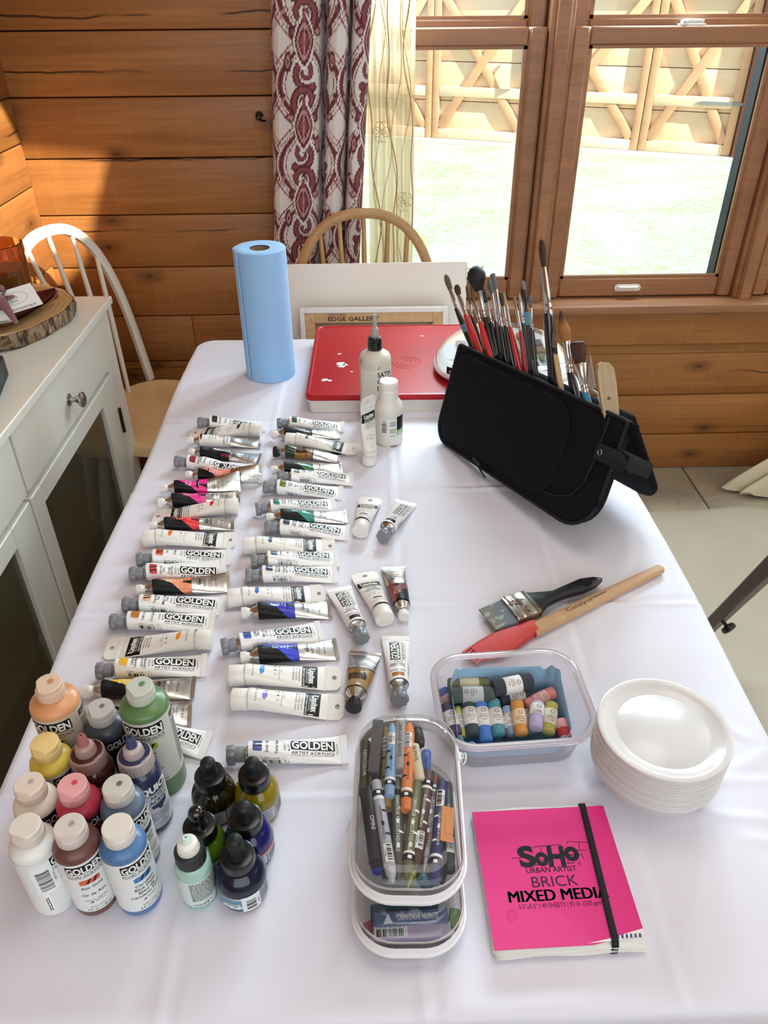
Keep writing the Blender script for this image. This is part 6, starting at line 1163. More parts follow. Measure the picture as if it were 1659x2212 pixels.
crayon((901, 1692), (878, 1900), U3 - .003, U3 - .003, '66683E', 'olive green crayon lettered in white', r=.0056, text="CARAN D'ACHE  NEOCOLOR II AQUARELLE", ink='light', bands=(('k', .90, .98), ('w', .86, .89)), flip=False)
crayon((893, 1864), (880, 1922), U1, U1, 'B4BC6C', 'lime pencil point at the near end of the upper case', r=.0046, tip='pencil', wrapspan=(0, .5))
crayon((943, 1712), (916, 1884), U1 + .002, U1 + .002, 'B8BABE', 'thin silver pencil between maroon and navy crayons', r=.0032, tip='pencil', text='GRIS ARGENTE')
crayon((795, 1706), (818, 1872), U2, U1, '23232A', 'thick black stick at the cabinet side of the upper case', r=.0085, kind='hex', tip='blunt', wrapspan=(.05, .95), ink='light', text='OMNI', tsize=.45)
crayon((808, 1730), (818, 1885), U0, U0, '2E3FA8', 'cobalt blue stick under the silver grey crayon', r=.0065, tip='blunt', wrapspan=(.3, .95))
crayon((877, 1761), (866, 1885), U1, U1, '8A6444', 'tan brown crayon showing between grey and olive ones', r=.0048, ink='light', text='NEOCOLOR II')
crayon((967, 1692), (972, 1885), U1, U1, '33333C', 'blackish crayon at the bowl side of the upper case', r=.0050, ink='light', barcode=True, tip='blunt')
crayon((908, 1893), (928, 1918), U1, U1, '24505C', 'petrol blue stub at the near end of the upper case', r=.0056, tip='blunt', wrapspan=(.1, .6), wrapcol='3C7A86')
crayon((923, 1892), (931, 1840), U0, U0, 'B08A40', 'mustard crayon under the navy one', r=.0048, tip='pencil')
crayon((790, 1602), (786, 1720), U1, U1, '4A5238', 'mossy dark crayon against the cabinet side of the upper case', r=.0052, text='NEOCOLOR', ink='light', tip='blunt')
crayon((900, 1575), (907, 1612), U1, U1, '2A282A', 'black stub beside the orange crayon', r=.0062, kind='hex', tip='blunt', wrapspan=(.2, .8))
crayon((822, 1605), (800, 1790), U0, U0, '3C4230', 'dark olive crayon lying deep in the upper case', r=.0055, ink='light'); crayon((845, 1760), (832, 1905), U0, U0, '26324A', 'ink blue crayon lying deep in the upper case', r=.0055, ink='light', barcode=True); crayon((888, 1740), (905, 1900), U0, U0, '4A2A24', 'dark rust crayon lying deep in the upper case', r=.0055, ink='light'); crayon((950, 1735), (955, 1910), U0, U0, '3A424E', 'steel grey crayon lying deep in the upper case', r=.0055, ink='light')
A = at_z(966, 1780, TZ + U3); q = MB(); q.box(-.006, .006, -.018, .018, 0, .0005); q.box(-.002, .006, -.010, .008, .0005, .0009); o = q.build('paper_scrap', [mat('orange_scrap', 'D88A4A', .6)], None); o.matrix_world = Matrix.Translation(A) @ Matrix.Rotation(R_(-8), 4, 'Z') @ Matrix.Rotation(R_(14), 4, 'Y'); tag(o, 'torn orange paper label at the bowl side of the upper case', 'paper scrap')
def stickbox(a, e, z, w, h, col, label, text=None, barcode=False, tcol=1):
    A, B = at_z(*a, TZ + z), at_z(*e, TZ + z); Mx = frame(A, B - A, (0, 0, 1)); L = (B - A).length; th = thing('pastel_stick', label, 'pastel', M=Mx, group='pastel sticks in the lower clear case'); q = MB(); q.box(0, L, -w / 2, w / 2, -h, 0, bev=.0015); q.build('stick', mat('stick_wrapper', col, .5, var=.08, vscale=60), th, 30)
    pr = Print()
    if text: pr.text(text, L * .60, 0, w * .42, width=L * .55, mi=tcol, bold=0); pr.poly([(L * .13, -w * .4), (L * .26, -w * .4), (L * .20, w * .3)], tcol, 1); pr.lines(L * .5, L * .9, -w * .42, -w * .32, 1, tcol, 1, 'u', 2)
    if barcode: pr.rect(L * .0 + .001, L * .44, -w * .45, w * .45, 1, 1); pr.bars(L * .04, L * .40, -w * .40, w * .1, 0, 2, 'u', 7); pr.text('8 804819 123552', L * .22, w * .27, w * .22, 180, width=L * .37, layer=2, bold=0); pr.lines(L * .5, L * .8, -w * .1, w * .3, 3, 3, 1, 'u', 3, .3)
    q = MB(); pr.emit(q, flat_surface(Matrix.Identity(4))); q.build('print', [BLK, mat('silver_print', 'C8CCD6', .4), GRY, cmat('A89AC0')], th, 0) if q.v else None
stickbox((806, 1985), (968, 1975), .031, .0135, .012, '45547E', 'slate blue pastel stick lettered in silver in the lower case', "CARAN D'ACHE  NEOPASTEL")
stickbox((806, 2012), (974, 2003), .029, .0135, .012, 'A598B6', 'lilac pastel stick with barcode in the lower case', None, True)
stickbox((815, 2033), (970, 2020), .020, .0110, .012, '5E6068', 'grey pastel stick nearest the zip of the lower case')
stickbox((800, 1966), (965, 1957), .028, .0120, .012, '1E4252', 'dark teal pastel stick partly under the upper case')
stickbox((984, 1960), (978, 2000), .026, .0100, .010, '567A3E', 'grass green pastel stub at the side of the lower case')
stickbox((790, 1990), (800, 2015), .020, .0100, .010, '9A4A52', 'dull rose pastel stub at the side of the lower case')

# ================================================================== black brush case standing like a tent
A0 = at_z(945, 946); B0 = at_z(1222, 1129, TZ + .034); ex = (B0 - A0).normalized(); nb_ = Vector((-ex.y, ex.x, 0)).normalized()                    # along the case, and away from the camera
lean = R_(18); upv = nb_ * math.sin(lean) + Vector((0, 0, math.cos(lean))); canvas_blk = mat('black_canvas_fabric', '0B0D12', .9, bump=.35, bscale=1400, spec=.25); webbing = mat('black_webbing', '121418', .8, bump=.5, bscale=900); zipk = mat('black_zip', '0E0F12', .45)
case = thing('brush_case', 'black fabric brush case standing folded open like a tent', 'brush case', M=frame(A0, ex, upv)); Mi = case.matrix_world.inverted()
# local: x along, z up the front panel, y away from the camera
CL, CH = .388 * (B0 - A0).length / .340, .182
def panel_outline(x0, x1, z0, z1, rbl, rbr, rtr=.006, rtl=.006, n=7):
    o = []
    for cx, cz, r, a in ((x1 - rtr, z1 - rtr, rtr, 0), (x0 + rtl, z1 - rtl, rtl, 90), (x0 + rbl, z0 + rbl, rbl, 180), (x1 - rbr, z0 + rbr, rbr, 270)): o += [(cx + r * math.cos(R_(a + 90 * k / n)), cz + r * math.sin(R_(a + 90 * k / n))) for k in range(n + 1)]
    return o
XZ = Matrix(((1, 0, 0, 0), (0, 0, -1, 0), (0, 1, 0, 0), (0, 0, 0, 1)))          # prism height towards the camera
def puff(q, out, y0, y1, bulge=.004, mi=0):
    """padded panel: outline in (x, z) from depth y0 (front, -) to y1, softly rounded"""
    c = np.mean(out, 0); P = []
    for s, y in ((.0, y0 - bulge), (.35, y0 - bulge * .95), (.7, y0 - bulge * .75), (.93, y0 - bulge * .35), (.985, y0), (1, y0 + .002), (1, y1 - .002), (.985, y1), (.9, y1), (0, y1)): P.append([(c[0] + (x - c[0]) * s, y - (.0025 * math.sin(x * 34) * math.sin(z * 22) * s if s < .9 else 0), c[1] + (z - c[1]) * s) for x, z in out])
    q.grid(P, cv=True)
front = panel_outline(0, CL, .001, CH, .040, .062); q = MB(); puff(q, front, -.006, .010); q.build('front_panel', canvas_blk, case, 60)
flap = panel_outline(.010, CL * .785, .016, CH - .010, .030, .050, .055, .03); q = MB(); puff(q, flap, -.0135, -.0085, .003); q.build('flap', canvas_blk, case, 60)
q = MB(); q.tube([(x, -.006, z) for x, z in front] + [(front[0][0], -.006, front[0][1])], .0028, 8); q.build('bound_edge', webbing, case, 60)
q = MB(); zp = [(CL - .030, -.0105, CH - .004), (CL - .030, -.0115, .11), (CL - .034, -.0118, .075), (CL - .050, -.0115, .048), (CL - .080, -.0110, .033), (CL - .13, -.0105, .026), (CL - .2, -.0102, .024)]
zf = [Vector(zp[i]).lerp(Vector(zp[i + 1]), k / 26) for i in range(len(zp) - 1) for k in range(26)]; q.tube(zf, [.0011 + .0008 * (i % 2) for i in range(len(zf))], 6); q.build('zip_teeth', zipk, case, 60)
q = MB(); M2 = frame((.150, -.014, .010), (.9, 0, -.3), (0, -1, 0)); q.box(-.012, .012, -.004, .004, 0, .004, bev=.001, M=M2); q.tube([M2 @ Vector((.010, 0, .004)), M2 @ Vector((.026, .001, .008)), M2 @ Vector((.040, -.002, .005))], .0022, 6, flat=.5); q.build('zip_puller', zipk, case)
# rear panel: feet about 16 cm behind, leaning forward to the top edge
d1, d0 = .163, .078; topz = CH * math.cos(lean); rz_ = Vector((0, 0, topz - .004)) + nb_ * (d0 - d1); rz = rz_.normalized()
rearM = frame(A0 + nb_ * d1 + ex * -.004, ex, rz); rear = panel_outline(.01, CL - .012, .002, rz_.length, .03, .045); tmpM = Mi @ rearM
q = MB(); P = []
puff(q, rear, -.005, .005, .003); q.v = [tuple(tmpM @ Vector(v_)) for v_ in q.v]; q.build('rear_panel', canvas_blk, case, 60)
q = MB(); T0 = [Mi @ (A0 + ex * s + upv * CH) for s in (0, CL)]; T1 = [tmpM @ Vector((s, -.004, rz_.length)) for s in (.01, CL - .012)]
q.grid([[list(T0[0].lerp(T0[1], k / 12).lerp(T1[0].lerp(T1[1], k / 12), t) - Vector((0, 0, .05 * math.sin(math.pi * t) * (.6 + .2 * math.sin(k))))) for k in range(13)] for t in np.linspace(0, 1, 9)]); o = q.build('gusset', canvas_blk, case, 60); s_ = o.modifiers.new('cloth', 'SOLIDIFY'); s_.thickness = .0015
pr = Print(); 
for k, (x, z, s) in enumerate(((CL - .058, .070, .004), (CL - .051, .066, .004), (CL - .043, .071, .0035), (CL - .054, .058, .003))): pr.ring(x, z, s, s * .7, .0008, 0 if k < 3 else 1)
q = MB(); pr.emit(q, lambda u, v, off: np.array([tmpM @ Vector((a, -.0086 - off, b_)) for a, b_ in zip(u, v)])); q.build('embroidery', [cmat('C4552E'), cmat('6A6A70')], case, 0)
# strap from the eyelet round to the rear panel
E0 = at_z(1297, 977, TZ + .1); zt_ = Mi @ Vector((0, 0, 0)); r_ = ray(1297, 977); e_l, d_l = Mi @ EYE, Mi.to_3x3() @ r_; t_ = (-.0165 - e_l.y) / d_l.y; EY = e_l + d_l * t_
s1 = tmpM @ Vector((CL - .006, -.006, .085)); s2 = tmpM @ Vector((.384, .006, .085)); path = [EY + Vector((-.010, .001, 0)), EY, EY + Vector((.05, .001, .002)), EY + Vector((CL - EY.x + .002, .004, .004)), s1]; P = []
for p in path: P.append([p + Vector((0, 0, .0125)), p - Vector((0, 0, .0125))])
o = MB().grid(P).build('strap', webbing, case, 60); s_ = o.modifiers.new('web', 'SOLIDIFY'); s_.thickness = .0018
q = MB(); q.lathe([(.0022, 0), (.0048, 0), (.0050, .0008), (.0042, .0016), (.0030, .0016), (.0022, .0006)], 24, M=Matrix.Translation(EY + Vector((0, -.0012, 0))) @ Matrix.Rotation(R_(90), 4, 'X'), cap0=False, cap1=False); q.build('eyelet', mat('gunmetal', '77787C', .3, 1), case)

# ------------------------------------------------------------------ brushes held in the case, and the loose ones
chrome = mat('nickel_ferrule', 'C9C6C4', .16, 1); H_BLK = mat('black_lacquer', '17191D', .22, coat=.6); H_RED = mat('red_lacquer', 'C4262A', .3, coat=.4); H_DKR = mat('dark_red_lacquer', '9A2430', .3, coat=.4); H_GRN = mat('black_green_lacquer', '1A2224', .25, coat=.5); H_BAM = mat('bamboo', 'C9A878', .45); H_BLU = mat('blue_lacquer', '2F7EA8', .3, coat=.4); H_WD = wood('bleached_wood_handle', 'BFA680', 'B09470', '7A6244', knots=False, crack=False)
def hair_mat(name, c0, c1=None):
    m, t, b = newmat(name); co = tex(t, 'Object'); x, y, z = sep(t, co); n1 = noise(t, mapv(t, co, (1, 1, .04)), 1400, 2); base = lin(c0) if c1 is None else mixc(t, z.step(*c1[1]), lin(c0), lin(c1[0])); c = mixc(t, n1.step(.35, .7) * .5, base, lin('1A1410')); t.links.new(c.s, b.inputs['Base Color']); b.inputs['Roughness'].default_value = .6; bumpn(t, n1, b, .5, .001); return m
def q_at(px, py, d): r = ray(px, py); o = EYE - A0; t_ = (d - o.dot(nb_)) / r.dot(nb_); return EYE + r * t_
CX = lambda p: (920 + p[0] / 3.456, 500 + p[1] / 3.456)
BG = 'artist brushes standing in the black case'
def held_brush(tip, f0, f1, base, wh, wf0, wf1, wb, hair, handle, label, shape='filbert', d=.075, ferr=chrome, flat=.55, extra=None, name='paintbrush', cat='paintbrush', lift=0):
    T, F0, F1, B = [q_at(*CX(p), d) for p in (tip, f0, f1, base)]; sc_ = (F1 - EYE).dot(CAMZ) / FPX / 3.456; wh, wf0, wf1, wb = [w * sc_ / 2 for w in (wh, wf0, wf1, wb)]
    B = B + (B - F1).normalized() * .10                          # the handle goes on down inside the case
    if B.z < TZ + .012: B = F1 + (B - F1) * ((F1.z - TZ - .012) / (F1.z - B.z))
    th = thing(name, label, cat, M=axis_z(F1, T), group=BG); I = th.matrix_world.inverted(); loc = [I @ p for p in (T, F0, F1, B)]; cmr = (Mi.to_3x3().inverted() @ Vector((0, -1, 0))); up = I.to_3x3() @ cmr
    q = MB(); F0l, Tl = loc[1], loc[0]; n_ = 14; pts, rad = [], []
    for k in range(n_):
        t_ = k / (n_ - 1); pts.append(F0l.lerp(Tl, t_))
        rad.append({'filbert': lerp(wf0 * .95, wh, min(t_ * 2, 1)) * math.sqrt(max(1 - max(t_ - .55, 0) ** 2 / .45 ** 2, .02)), 'round': lerp(wf0 * .95, wh, min(t_ * 3, 1)) * (1 - max(t_ - .3, 0) / .7) ** .8 + .0004, 'wash': lerp(wf0 * .98, wh, min(t_ * 1.8, 1)) * (1 if k < n_ - 2 else (.93 if k < n_ - 1 else .74)), 'flat': lerp(wf0 * .95, wh, t_) * (1 if k < n_ - 1 else .8), 'mop': lerp(wf0, wh, min(1, math.sin(min(t_ * 1.45, 1) * math.pi / 2))) * math.sqrt(max(1 - max(t_ - .5, 0) ** 2 / .5 ** 2, .01)), 'angle': lerp(wf0 * .95, wh, min(t_ * 2, 1)) * (1 - .75 * max(t_ - .6, 0) / .4)}[shape])
    fl = {'mop': .9, 'round': .9}.get(shape, flat); q.tube(pts, rad, 16, flat=fl, up=up)
    rg = random.Random(label); ax = (Tl - F0l).normalized(); a1 = ax.cross(up).normalized(); a2 = a1.cross(ax)
    for k in range(60 if shape == 'mop' else 26):               # stray hairs at the end
        g = rg.random() * 6.28; i_ = rg.randrange(6, 13) if shape == 'mop' else rg.randrange(9, 13); o_ = pts[i_] + a1 * (rad[i_] * .92 * math.cos(g)) + a2 * (rad[i_] * fl * .92 * math.sin(g)); e_ = o_ + ax * (wh * (.35 if shape == 'mop' else .5) * rg.random()) + (a1 * math.cos(g) + a2 * math.sin(g)) * wh * (.30 if shape == 'mop' else .06); q.tube([o_, e_], [.0004, .00012], 4)
    q.build('hair', hair, th, 60)
    q = MB(); F1l = loc[2]; pp = [F0l + (F1l - F0l) * s for s in (-.02, 0, .45, .70, .72, .75, .78, .84, .86, .89, .92, 1.0)]; rr_ = [wf0 * .95, wf0] + [lerp(wf0, wf1, min(s / .7, 1)) for s in (.45, .70)] + [wf1 * m_ for m_ in (.92, .92, 1, 1, .92, .92, 1, .98)]
    q.tube(pp, rr_, 16, flat=flat if shape in ('flat', 'filbert', 'angle') else .95, up=up); q.build('ferrule', ferr, th, 40)
    Bl = loc[3]; q = MB(); q.tube([F1l + (Bl - F1l) * s for s in (-.02, 0, .12, .3, .6, .9, 1)], [wf1 * .9, wf1 * .96, wb * 1.02, wb, wb * .8, wb * .55, wb * .4], 16, up=up); q.build('handle', handle, th, 60)
    if extra: extra(th, loc, wf0, wf1, wb)
    return th
greyh, brownh, dkbrown, tanh, blackh, greenh, steelh, creamh, pinkh, whiteh = [hair_mat(n, c) for n, c in (('grey_tan_hair', '7A6A58'), ('brown_hair', '4A3A30'), ('dark_brown_hair', '3A2C24'), ('tan_hair', '7A5A34'), ('black_goat_hair', '0C0D11'), ('dark_green_hair', '2E4A44'), ('steel_grey_hair', '70767A'), ('cream_hair', 'C9B48C'), ('pinkish_hair', 'B08A7E'), ('white_hair', 'C4C8BC'))]
band_blue = mat('light_blue_band', '4F9CC0', .35)
def blue_band(t0, t1):
    def f(th, loc, a, b_, c): q = MB(); q.tube([loc[2].lerp(loc[3], t0), loc[2].lerp(loc[3], t1)], [c * 1.08, c * 1.04], 14); q.build('band', band_blue, th)
    return f
def size_print(s):
    def f(th, loc, a, b_, c):
        pr = Print(); pr.text(s, 0, 0, c * .8, bold=0); M2 = frame(loc[2].lerp(loc[3], .35), loc[3] - loc[2], th.matrix_world.inverted().to_3x3() @ (Mi.to_3x3().inverted() @ Vector((0, -1, 0)))); q = MB(); pr.emit(q, lambda u, v, off: np.array([M2 @ Vector((x, y, math.sqrt(max(c * c - y * y, 0)) + .0003)) for x, y in zip(u, v)]), None, .002); q.build('print', mat('silver_lettering', 'B9BCC0', .4), th, 0)
    return f
hb = held_brush
hb((145, 322), (187, 440), (233, 588), (372, 925), 58, 46, 36, 44, greyh, H_BLK, 'black paintbrush with grey-tan filbert hair, outermost on the palette side', extra=blue_band(.16, .24), d=.080)
hb((226, 398), (248, 478), (300, 632), (412, 936), 64, 46, 40, 52, brownh, H_RED, 'red paintbrush with dark brown filbert hair and chipped lacquer', d=.068)
hb((300, 403), (332, 545), (345, 640), (440, 940), 30, 24, 24, 34, tanh, H_BLK, 'slim black paintbrush with thin tan hair behind the red ones', d=.090)
hb((338, 400), (362, 530), (408, 688), (488, 962), 46, 40, 36, 52, tanh, H_RED, 'red paintbrush with tan hair in front of the black mop', d=.068)
hb((362, 258), (398, 445), (440, 640), (525, 965), 150, 54, 42, 44, blackh, H_BLK, 'black mop brush with a fluffy round head', shape='mop', d=.078)
hb((430, 428), (452, 535), (490, 692), (545, 965), 34, 34, 32, 36, greenh, H_BLK, 'slim black paintbrush with dark green hair beside the mop', d=.084)
hb((468, 358), (492, 465), (524, 680), (570, 985), 52, 34, 32, 38, steelh, H_BLK, 'black paintbrush with blue-grey angled hair', shape='angle', d=.088)
hb((496, 316), (522, 436), (560, 716), (605, 1000), 52, 40, 44, 56, steelh, H_BLK, 'black paintbrush with pale grey flat hair, tallest of the middle bunch', shape='flat', d=.074)
hb((553, 452), (575, 560), (598, 716), (655, 1010), 42, 34, 40, 54, brownh, H_BLK, 'black paintbrush with short brown hair beside the pale flat one', d=.069)
hb((583, 455), (600, 545), (630, 716), (706, 1046), 22, 22, 26, 40, creamh, H_RED, 'red paintbrush with slim cream hair', d=.066)
hb((660, 488), (672, 565), (710, 756), (748, 1062), 38, 30, 28, 38, pinkh, H_DKR, 'dark red paintbrush with pinkish frayed hair', d=.068)
hb((681, 534), (686, 590), (700, 700), (735, 1062), 24, 20, 20, 26, dkbrown, H_DKR, 'thin dark red paintbrush with tiny brown hair', d=.074)
hb((698, 458), (706, 525), (726, 684), (770, 1066), 22, 20, 28, 32, whiteh, H_BLK, 'black paintbrush with pointed white hair', shape='round', d=.076, extra=size_print('ROUND 8'))
hb((722, 364), (735, 436), (750, 600), (800, 1078), 36, 28, 28, 32, mat('grey_synthetic', '8A8890', .5), H_BLK, 'black paintbrush with blue ferrule and mauve-grey hair', d=.070, ferr=mat('blue_grey_ferrule', '2E4250', .3, .4), extra=blue_band(.0, .10))
hb((776, 478), (782, 572), (792, 734), (824, 1084), 40, 30, 32, 40, steelh, H_GRN, 'green-black paintbrush with feathery grey hair', d=.066, extra=size_print('PRINCETON 6'))
big = hair_mat('sable_brown_hair', '4A3226')
hb((864, 54), (880, 268), (916, 628), (952, 1146), 72, 46, 80, 82, big, H_BLK, 'largest paintbrush of the case, brown hair and long nickel ferrule', d=.070)
hb((950, 748), (962, 866), (968, 918), (1010, 1174), 46, 36, 36, 42, hair_mat('soft_grey_brown_hair', '6A5C50'), H_BAM, 'bamboo handled brush with soft grey-brown hair', shape='round', d=.062, ferr=mat('black_binding', '121316', .5))
gold = hair_mat('golden_synthetic_hair', 'B0742E', ('4A2414', (.068, .086)))
hb((1004, 590), (1048, 818), (1076, 1052), (1118, 1216), 96, 62, 54, 66, gold, H_BLK, 'black paintbrush with golden pointed hair and dark tip', shape='round', d=.068)
hb((1132, 824), (1150, 985), (1188, 1200), (1206, 1272), 150, 100, 58, 62, hair_mat('umber_mop_hair', '54321F', ('2A1A14', (.066, .082))), H_BLU, 'wide flat wash brush with brown hair and blue handle', shape='wash', d=.062, flat=.45)
# palette knives
steelk = mat('knife_steel', 'B8B2A8', .28, 1)
def knife_local(pts, d): return [q_at(*CX(p), d) for p in pts]
K = knife_local([(1228, 918), (1205, 1160), (1232, 1190), (1268, 1165), (1240, 1188), (1288, 1215), (1306, 1300), (1312, 1345)], .060); kt = thing('palette_knife', 'trowel palette knife with pointed steel blade beside the wash brush', 'palette knife', M=frame(K[1], ex, (0, -.9, .4))); I = kt.matrix_world.inverted()
q = MB(); bl = [I @ p for p in K[:4]]; q.add(bl + [p + Vector((0, 0, .0009)) for p in bl], [(0, 1, 2, 3), (7, 6, 5, 4), (0, 4, 5, 1), (1, 5, 6, 2), (2, 6, 7, 3), (3, 7, 4, 0)]); q.build('blade', steelk, kt)
q = MB(); q.tube([I @ p for p in K[4:]], .0022, 8); q.build('cranked_neck', steelk, kt); q = MB(); w_ = I @ K[6]; e_ = I @ K[7]; q.tube([w_, w_.lerp(e_, .5), w_ + (e_ - w_).normalized() * .075], [.0045, .006, .0055], 12); q.tube([w_ - (e_ - w_) * .05, w_ + (e_ - w_) * .3], .0052, 12, mi=1); q.build('handle', [H_WD, mat('copper_collar', 'A86A40', .3, 1)], kt)
K = knife_local([(1330, 970), (1376, 1345)], .058); kd = (K[1] - K[0]).normalized(); kt = thing('palette_knife', 'palette knife stored handle up, its bleached wooden grip showing', 'palette knife', M=frame(K[0], kd, -CAMZ)); Lk = (K[1] - K[0]).length
o_ = [(.0, .004), (.003, .009), (.012, .0125), (.035, .0130), (.07, .0115), (Lk + .01, .0105), (Lk + .01, -.0105), (.07, -.0115), (.035, -.0125), (.012, -.0115), (.003, -.006)]; q = MB(); q.prism([(x, -y) for x, y in reversed(o_)], -.005, .005); q.build('handle', H_WD, kt, 30)
q = MB(); q.prism([(Lk + .01, -.008), (Lk + .03, -.007), (Lk + .03, .007), (Lk + .01, .008)], -.0008, .0008); q.build('blade', steelk, kt); q = MB(); q.lathe([(.0026, .0050), (.0024, .0054), (.0005, .0056)], 14, M=Matrix.Translation((Lk * .72, -.001, 0))); q.build('rivet', mat('dark_rivet', '5A4A3E', .4, .8), kt)

# ------------------------------------------------------------------ the two loose brushes
CB = lambda p: (1000 + p[0] / 3.607, 1200 + p[1] / 3.607)
tipm = (at_z(*CB((120, 450)), TZ + .003) + at_z(*CB((250, 608)), TZ + .003)) / 2; endm = at_z(*CB((1078, 214)), TZ + .009); d = endm - tipm; M = frame(tipm + Vector((0, 0, .0028)), Vector((d.x, d.y, .0)), (0, 0, 1)); I = M.inverted()
def lb(p, z=.008): w = I @ at_z(*CB(p), TZ + z); return w.x, w.y
fb = thing('flat_brush', 'wide flat paintbrush with black handle and rust-spotted ferrule', 'paintbrush', M=M); h0, h1 = lb((290, 375)), lb((430, 550)); f0, f1 = lb((465, 315)), lb((612, 480)); t0, t1 = lb((120, 450), .003), lb((250, 608), .003)
q = MB(); P = []
for s in np.linspace(0, 1, 7): a = [lerp(t0[k], h0[k], s) for k in (0, 1)]; b_ = [lerp(t1[k], h1[k], s) for k in (0, 1)]; z = lerp(.0012, .0060, s); P.append([(*[lerp(a[k], b_[k], u) for k in (0, 1)], zz) for u, zz in ((0, .004), (.02, .004 + z), (.5, .004 + z * 1.08), (.98, .004 + z), (1, .004), (.98, .004 - min(z, .0035)), (.5, .004 - min(z, .0038)), (.02, .004 - min(z, .0035)))])
q.grid(P, cv=True); q.f.append(tuple(reversed(range(8)))); q.m.append(0)
m, t, b = newmat('blue_grey_bristle'); co = tex(t, 'Object'); x, y, z = sep(t, co); n1 = noise(t, mapv(t, co, (3, 60, 60)), 22, 3); e = x + n1 * .022; c = mixc(t, e.step(.018, .030), lin('8A8478'), lin('7A838C')); mixc(t, noise(t, mapv(t, co, (1, 2, 1)), 70, 4).step(.58, .64) * (x.step(.034, .02)), c, lin('A9C0B4'), b.inputs['Base Color']); b.inputs['Roughness'].default_value = .8; bumpn(t, n1, b, .3); q.build('bristle', m, fb, 60)
m, t, b = newmat('rusty_tin'); co = tex(t, 'Object'); n1 = noise(t, co, 90, 3, .5, .6); c = mixc(t, n1.step(.56, .60), lin('A8A294'), lin('5A2E18')); t.links.new(c.s, b.inputs['Base Color']); r_n = n1.step(.56, .60); mt = r_n * -.9 + .9; t.links.new(mt.s, b.inputs['Metallic']); b.inputs['Roughness'].default_value = .3; rust = m
q = MB(); P = []
for s, k_ in ((0, 1), (.04, 1.05), (.10, 1.05), (.14, .97), (.30, .97), (.33, 1.05), (.38, 1.05), (.42, .98), (.74, .98), (.78, 1.05), (.83, 1.05), (.87, .98), (1, .96)): a = [lerp(h0[k], f0[k], s) for k in (0, 1)]; b_ = [lerp(h1[k], f1[k], s) for k in (0, 1)]; P.append([(*[lerp(a[k], b_[k], u) for k in (0, 1)], .0078 + zz * k_) for u, zz in ((-.012, 0), (.01, .0052), (.1, .0064), (.5, .0068), (.9, .0064), (.99, .0052), (1.012, 0), (.99, -.0052), (.9, -.0062), (.1, -.0062), (.01, -.0052))])
q.grid(P, cv=True); q.f += [tuple(reversed(range(11))), tuple(range(12 * 11, 13 * 11))]; q.m += [0, 0]; q.build('ferrule', rust, fb, 40)
hl = [lb(p) for p in ((465, 318), (505, 325), (600, 322), (690, 315), (780, 275), (900, 220), (1000, 205), (1075, 207))]; hr = [lb(p) for p in ((612, 478), (628, 462), (655, 425), (720, 385), (800, 352), (930, 318), (1030, 275), (1080, 226))]; q = MB(); P = []
for (a, b_), th_ in zip(zip(hl, hr), (.0055, .0060, .0062, .0064, .0066, .0064, .0058, .0030)): P.append([(*[lerp(a[k], b_[k], u) for k in (0, 1)], .0086 + zz * th_) for u, zz in ((0, 0), (.06, .7), (.3, 1), (.7, 1), (.94, .7), (1, 0), (.94, -.7), (.7, -1), (.3, -1), (.06, -.7))])
q.grid(P, cv=True); q.f += [tuple(reversed(range(10))), tuple(range(70, 80))]; q.m += [0, 0]; m = mat('worn_black_handle', '22282A', .35, coat=.3, var=.0); t = m.node_tree; b = t.nodes['Principled BSDF']; co = tex(t, 'Object'); c = mixc(t, noise(t, mapv(t, co, (1, 3, 1)), 40, 4, .7, .8).step(.58, .70) * .6, lin('1C2124'), lin('6A706C')); mixc(t, (sep(t, co)[0] + noise(t, co, 90, 3) * .02).step(.287, .290), c, lin('8A5C44'), b.inputs['Base Color'])
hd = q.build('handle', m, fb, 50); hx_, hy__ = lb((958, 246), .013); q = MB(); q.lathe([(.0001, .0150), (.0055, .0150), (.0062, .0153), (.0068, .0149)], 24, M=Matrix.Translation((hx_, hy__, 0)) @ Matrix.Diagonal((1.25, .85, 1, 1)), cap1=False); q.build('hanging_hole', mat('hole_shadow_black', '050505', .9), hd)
A = at_z(*CB((553, 580)), TZ + .008); B = at_z(*CB((1552, 97)), TZ + .006); M = frame(A, B - A, (0, 0, 1)); I = M.inverted(); L = (B - A).length; cat_ = thing('wedge_tool', 'red rubber wedge tool with notched end and wooden handle', 'paint tool', M=M)
beech = wood('beech_handle', 'DCB68E', 'CFA57C', 'A07850', knots=False, crack=False, rough=.55); q = MB(); secs = [(-.004, .0108, .0062), (0, .0112, .0066), (L * .5, .0098, .0062), (L * .93, .0080, .0050), (L * .985, .0076, .0048), (L, .0040, .0030)]
q.grid([[(x, w * math.copysign(abs(math.cos(a)) ** .7, math.cos(a)), h * math.copysign(abs(math.sin(a)) ** .8, math.sin(a))) for a in np.linspace(0, 2 * math.pi, 40, endpoint=False)] for x, w, h in secs], cv=True, flip=True); q.f += [tuple(range(40)), tuple(reversed(range(200, 240)))]; q.m += [0, 0]; hnd = q.build('handle', beech, cat_, 50)
pr = Print(); pr.text('Catalyst', L * .325, .0008, .0062, width=.046, bold=-.01, res=4); pr.text('BY PRINCETON', L * .475, .0008, .0024, width=.030, bold=.02)
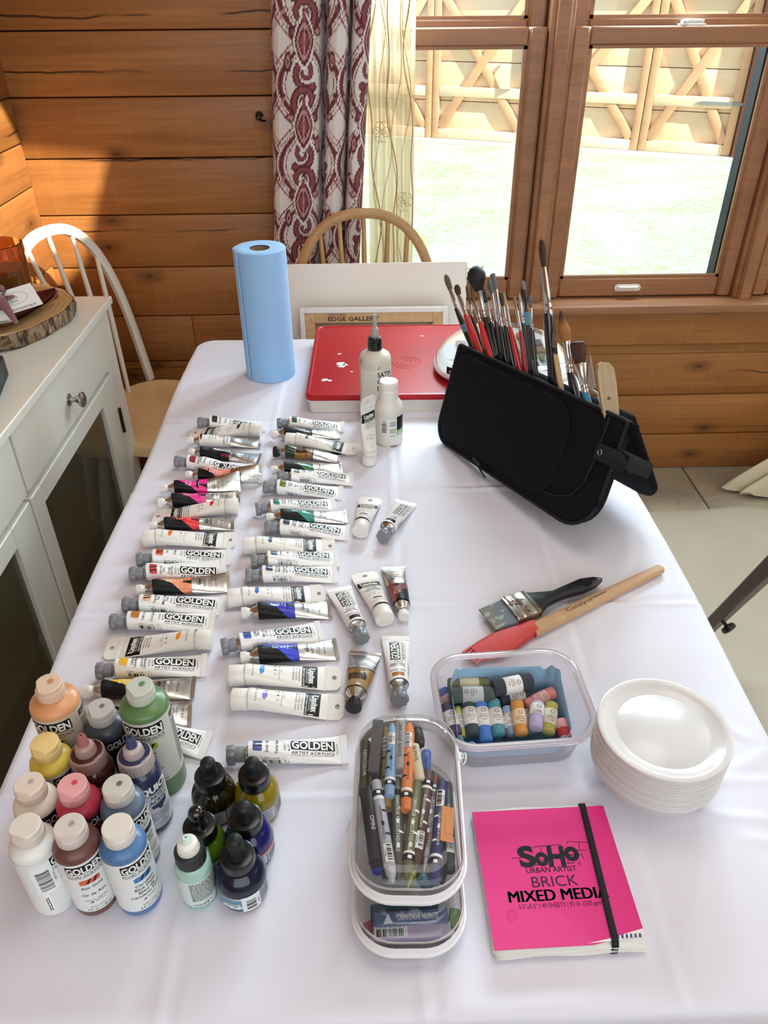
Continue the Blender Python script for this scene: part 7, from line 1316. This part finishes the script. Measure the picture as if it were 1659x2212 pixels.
q = MB(); pr.emit(q, lambda u, v, off: np.stack([u, v, np.interp(u, [0, L * .5, L], [.0066, .0062, .0049]) * (1 - np.clip(np.abs(v) / np.interp(u, [0, L], [.0112, .0084]), 0, .95) ** 2.857) ** .4 + .0002 + off], 1), .01, .002); q.build('print', BLK, hnd, 0)
lw = lambda p, z=.005: (lambda w: (w.x, w.y))(I @ at_z(*CB(p), TZ + z))
up_ = [lw(p) for p in ((545, 535), (500, 545), (400, 575), (300, 600), (200, 630), (120, 672), (45, 722))]; lo_ = [lw(p) for p in ((570, 628), (545, 645), (470, 700), (400, 755), (330, 800), (255, 815), (165, 822))]; zc_ = .0085
q = MB(); P = []
for (a, b_), h in zip(zip(up_, lo_), (.0082, .0080, .0066, .0054, .0044, .0034, .0024)): P.append([(*[lerp(a[k], b_[k], u) for k in (0, 1)], zz * h - (.0068 - h) * .55) for u, zz in ((0, 0), (.05, .75), (.25, 1), (.75, 1), (.95, .75), (1, 0), (.95, -.7), (.75, -.85), (.25, -.85), (.05, -.7))])
q.grid(P, cv=True); q.f.append(tuple(reversed(range(10)))); q.m.append(0); a, b_ = up_[-1], lo_[-1]; dx = Vector((up_[-1][0] - up_[-2][0], up_[-1][1] - up_[-2][1])).normalized()
for k in range(6):
    u0, u1 = k / 6 + .02, (k + 1) / 6 - .035; p0, p1 = [Vector((lerp(a[0], b_[0], u), lerp(a[1], b_[1], u))) for u in (u0, u1)]; e = dx * .013; q.prism([tuple(p1 - dx * .001), tuple(p0 - dx * .001), tuple(p0 + e), tuple(p1 + e)], -.0045, -.0008)
rub = mat('coral_red_silicone', 'D9423C', .5, bump=.1, bscale=200, var=.10, vscale=60); hd = q.build('rubber_wedge', rub, cat_, 50); q = MB()
for x in (.001, -.004): q.lathe([(.0104, x - .0014), (.0112, x), (.0104, x + .0014)], 28, M=Matrix.Diagonal((1, 1.0, .70, 1)) @ Matrix.Rotation(R_(90), 4, 'Y'), cap0=False, cap1=False)
q.build('collar_ridge', rub, hd, 60)
